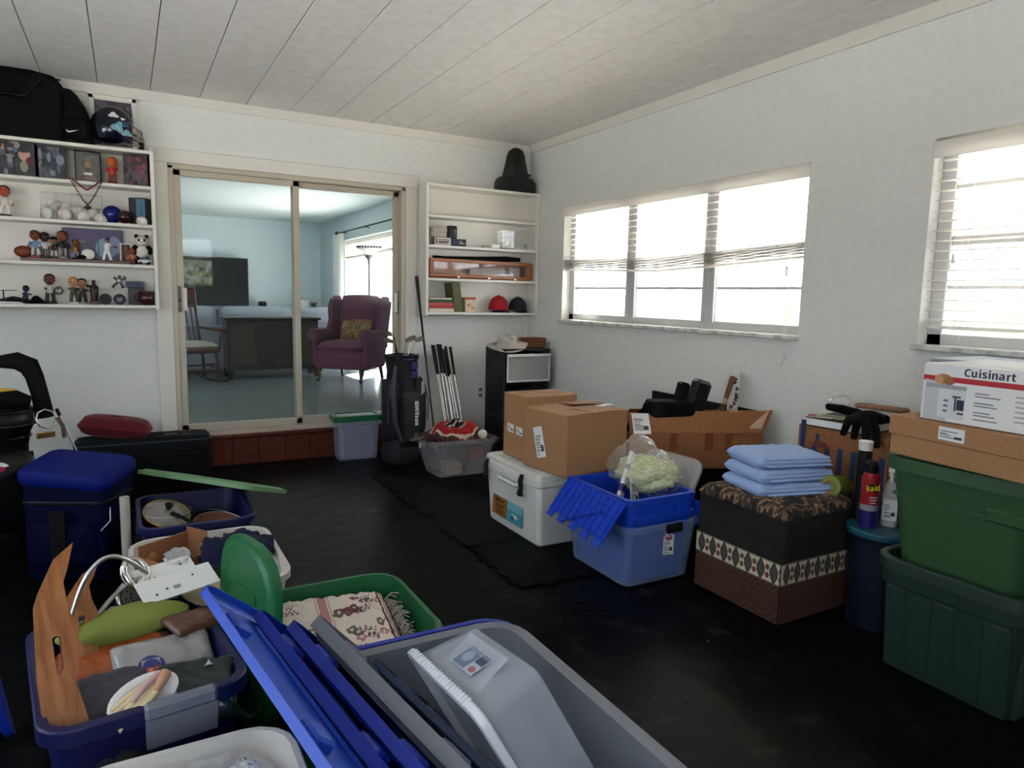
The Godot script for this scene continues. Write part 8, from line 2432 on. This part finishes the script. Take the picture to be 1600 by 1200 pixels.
func blanket_tote() -> void:
	var o := thing("storage_tote", "emerald green tote holding a woven throw blanket", "storage tote", V3(0.575, 0.002, -2.085))
	part(tote_mb(0.47, 0.53, 0.355, 0.09, 0.86, 0.014), "tub", M.tote_green, o)
	part(B(V3(0.0, 0.27, -0.252), V3(5, 0, 0)).cbox(Vector3.ZERO, V3(0.22, 0.012, 0.012), 0.004), "inner_rib", M.tote_green, o)
	var im := pic(256, 224, C(222, 208, 196))
	var rng := RandomNumberGenerator.new()
	rng.seed = 15
	bars(im, 112, 0, 12, 224, C(176, 130, 128)); bars(im, 108, 0, 2, 224, C(190, 160, 150)); bars(im, 126, 0, 2, 224, C(190, 160, 150))
	bars(im, 214, 0, 5, 224, C(70, 40, 40)); bars(im, 222, 0, 14, 224, C(186, 150, 144)); bars(im, 240, 0, 4, 224, C(70, 40, 40))
	for k in 30:
		var c := Vector2(rng.randf_range(8, 200), rng.randf_range(8, 216))
		if absf(c.x - 118) < 18: c.x += 34
		for j in 5:
			var a := TAU * j / 5.0 + k
			disc(im, c.x + cos(a) * 5, c.y + sin(a) * 5, 4, 4, [C(176, 120, 120), C(96, 98, 86), C(120, 70, 74)][k % 3])
		disc(im, c.x, c.y, 3, 3, C(214, 196, 180))
		for j in 16: # curling stems
			var t := j / 16.0 * 9.0
			disc(im, c.x + 10 + t * 2.2, c.y + sin(t * 1.6) * 6.0, 1.3, 1.3, C(84, 50, 54))
	var bm := mat(Color.WHITE, 0.95)
	bm.albedo_texture = ImageTexture.create_from_image(im)
	bump(bm, 108, 0.35, 0.4, Vector3(1, 1, 1))
	bm.uv1_triplanar = false
	bm.uv1_scale = Vector3(1, 1, 1)
	o = thing("throw_blanket", "cream woven throw with pink flowers folded in the green tote", "blanket", V3(0.56, 0.16, -2.08), V3(0, -6, 0))
	for k in 3:
		var f := part(slab(0.40 - 0.01 * k, 0.40, 0.06, 80 + k, 0.014, 34), "fold", bm, o)
		f.position = V3(-0.01 * k, 0.05 * k, -0.012 * k)
		f.rotation_degrees = V3(2.0 * k, 0, -1.5)
	words("ee", 0.05, mat(C(92, 44, 50), 0.9), o, V3(-0.03, 0.105, 0.196), V3(-18, 0, -4), true, "woven_letters", 1.1)
	words("t", 0.05, mat(C(92, 44, 50), 0.9), o, V3(0.10, 0.105, 0.19), V3(-18, 0, -10), true, "woven_letters", 1.1)
	var fr := B()
	for k in 90:
		var s := k / 90.0
		var p := V3(0.175, 0.13 + 0.015 * sin(k), lerpf(-0.18, 0.17, s))
		var e := V3(rng.randf_range(0.02, 0.05), rng.randf_range(-0.035, 0.03), rng.randf_range(-0.02, 0.02))
		fr.tube([p, p + e * 0.5 + V3(0, 0.014, 0), p + e], 0.0022, 4, false)
	part(fr, "fringe", mat(C(170, 160, 148), 0.95), o)
	# green lid standing at its side
	o = thing("tote_lid", "emerald green lid standing on end beside the blanket tote", "lid")
	var nn := V3(-0.965, 0.05, 0.26).normalized()
	var hh := V3(0.26, 0, 0.965).normalized()
	o.transform = Transform3D(Basis(hh, nn, hh.cross(nn).normalized()), V3(0.305, 0.305, -2.19))
	part(lid_mb(0.40, 0.60, 0.035, 0.14), "lid", M.tote_green, o)
	part(B().cbox(V3(0, 0.03, 0), V3(0.16, 0.008, 0.3), 0.003), "raised_panel", M.tote_green, o)

func nested_totes() -> void:
	var cx := 0.645
	var cz := -1.285
	var o := thing("storage_tote", "large blue tote nested around the grey tote of lids", "storage tote", V3(cx, 0.002, cz - 0.03))
	part(tote_mb(0.605, 0.86, 0.41, 0.08, 0.85, 0.018, 0.004, 0.03), "tub", M.tote_blue, o)
	o = thing("storage_tote", "large grey tote nested in the blue one, holding lids", "storage tote", V3(cx, 0.012, cz))
	part(tote_mb(0.575, 0.79, 0.412, 0.072, 0.85, 0.035, 0.004, 0.006), "tub", M.tote_grey, o)
	var lean := V3(-0.66, 0.75, 0)
	var bright := bump(mat(C(32, 74, 182), 0.4), 109, 0.4, 0.12, Vector3(5, 5, 5))
	leaning_lid("bright blue lid leaning out over the kitchen tote", V3(0.125, 0.69, -1.73), V3(0.27, 0.60, -0.99), V3(-0.74, 0.67, 0), 0.50, bright, 0.028)
	leaning_lid("deep blue lid leaning right behind the bright blue lid", V3(0.248, 0.60, -1.745), V3(0.385, 0.53, -1.02), lean, 0.46, M.tote_blue)
	leaning_lid("deep blue lid leaning against the grey lid", V3(0.318, 0.575, -1.70), V3(0.455, 0.51, -1.0), lean, 0.44, M.tote_blue)
	leaning_lid("grey lid leaning between deep blue and slate lids", V3(0.385, 0.565, -1.72), V3(0.545, 0.49, -0.98), lean, 0.43, M.tote_grey, 0.045)
	leaning_lid("slate blue lid leaning beside the clear tote", V3(0.49, 0.485, -1.60), V3(0.615, 0.44, -1.0), lean, 0.36, mat(C(42, 58, 92), 0.45), 0.02)
	# clear tote standing on end among the lids
	o = thing("storage_tote", "clear empty tote with brand sticker tipped among the lids", "storage tote")
	var zz := V3(0.473, -0.872, 0.125).normalized()
	var xx := V3(-0.01, 0.136, 0.991)
	xx = (xx - zz * xx.dot(zz)).normalized()
	var yy := zz.cross(xx)          # from bottom to rim or reverse
	var depth := V3(0.881, 0.47, -0.056)
	if yy.dot(depth) > 0: yy = -yy   # y runs from the closed bottom to the open rim
	var H := 0.165
	var bs := Basis(yy.cross(zz), yy, zz)
	o.transform = Transform3D(bs, V3(0.555, 0.535, -1.30) + zz * 0.235 - yy * H)
	var cm := cloudy(C(206, 214, 222), 0.27, 0.26)
	part(tote_mb(0.37, 0.46, H, 0.03, 0.88, 0.012, 0.003, 0.022), "tub", cm, o)
	part(rrs([[0.402, 0.492, 0.04, H - 0.02], [0.408, 0.498, 0.042, H - 0.016], [0.408, 0.498, 0.042, H - 0.002], [0.376, 0.466, 0.03, H]], false, false), "rim", mat(C(214, 216, 220), 0.35), o)
	for k in 22: part(B().cbox(V3(-0.15 + 0.0143 * k, H - 0.011, -0.249), V3(0.006, 0.022, 0.006), 0.002), "rim_ridge", mat(C(214, 216, 220), 0.35), o)
	var li := pic(64, 44, C(176, 180, 186))
	bars(li, 2, 2, 36, 40, C(96, 110, 136)); bars(li, 40, 2, 22, 20, C(50, 62, 92)); disc(li, 18, 20, 12, 12, C(140, 156, 178)); disc(li, 52, 34, 8, 6, C(150, 90, 100))
	stick(o, "brand_sticker", 0.105, 0.062, pmat(li, 0.35), V3(0.0, 0.075, -0.222), V3(8, 180, 180))
	part(B(V3(0, 0.075, -0.2165), V3(7, 0, 0)).cbox(Vector3.ZERO, V3(0.19, 0.1, 0.004), 0.002), "raised_panel", cm, o)

func wrapped_tote() -> void:
	var o := thing("storage_tote", "white tote of plastic wrapped bedding in front of the kitchen tote", "storage tote", V3(0.06, 0.002, -1.335))
	part(tote_mb(0.46, 0.55, 0.345, 0.09, 0.86, 0.014), "tub", M.tote_white, o)
	o = thing("wrapped_bedding", "grey beige bedding wrapped in clear plastic in the white tote", "bedding", V3(0.06, 0.09, -1.34))
	part(slab(0.36, 0.44, 0.22, 90, 0.02, 30), "bedding", mat(C(150, 144, 134), 0.9), o)
	var nz := FastNoiseLite.new()
	nz.seed = 9
	nz.frequency = 1.0
	var fb := B()
	fb.sheet(func(u, t): return V3((u - 0.5) * 0.40, 0.235 + 0.018 * nz.get_noise_2d(u * 7 + t * 3, t * 2.5) + 0.012 * absf(nz.get_noise_2d(u * 16, t * 5)) - 0.05 * pow(absf(u - 0.5) * 2, 4.0), (t - 0.5) * 0.48), 46, 40)
	part(fb, "plastic_film", glass(C(236, 238, 240), 0.12, 0.1), o)
	part(heap(0.06, 0.03, 0.05, 91, 0.9, 20), "twisted_knot", glass(C(232, 234, 238), 0.25, 0.08), o).position = V3(0.12, 0.25, -0.12)
	one(B().cbox(Vector3.ZERO, V3(0.05, 0.16, 0.03), 0.008), "blue_bottle", mat(C(30, 70, 120), 0.3), "slim blue bottle at the side of the plastic wrapped bedding", "bottle", V3(0.258, 0.24, -1.32), V3(0, 10, 0))
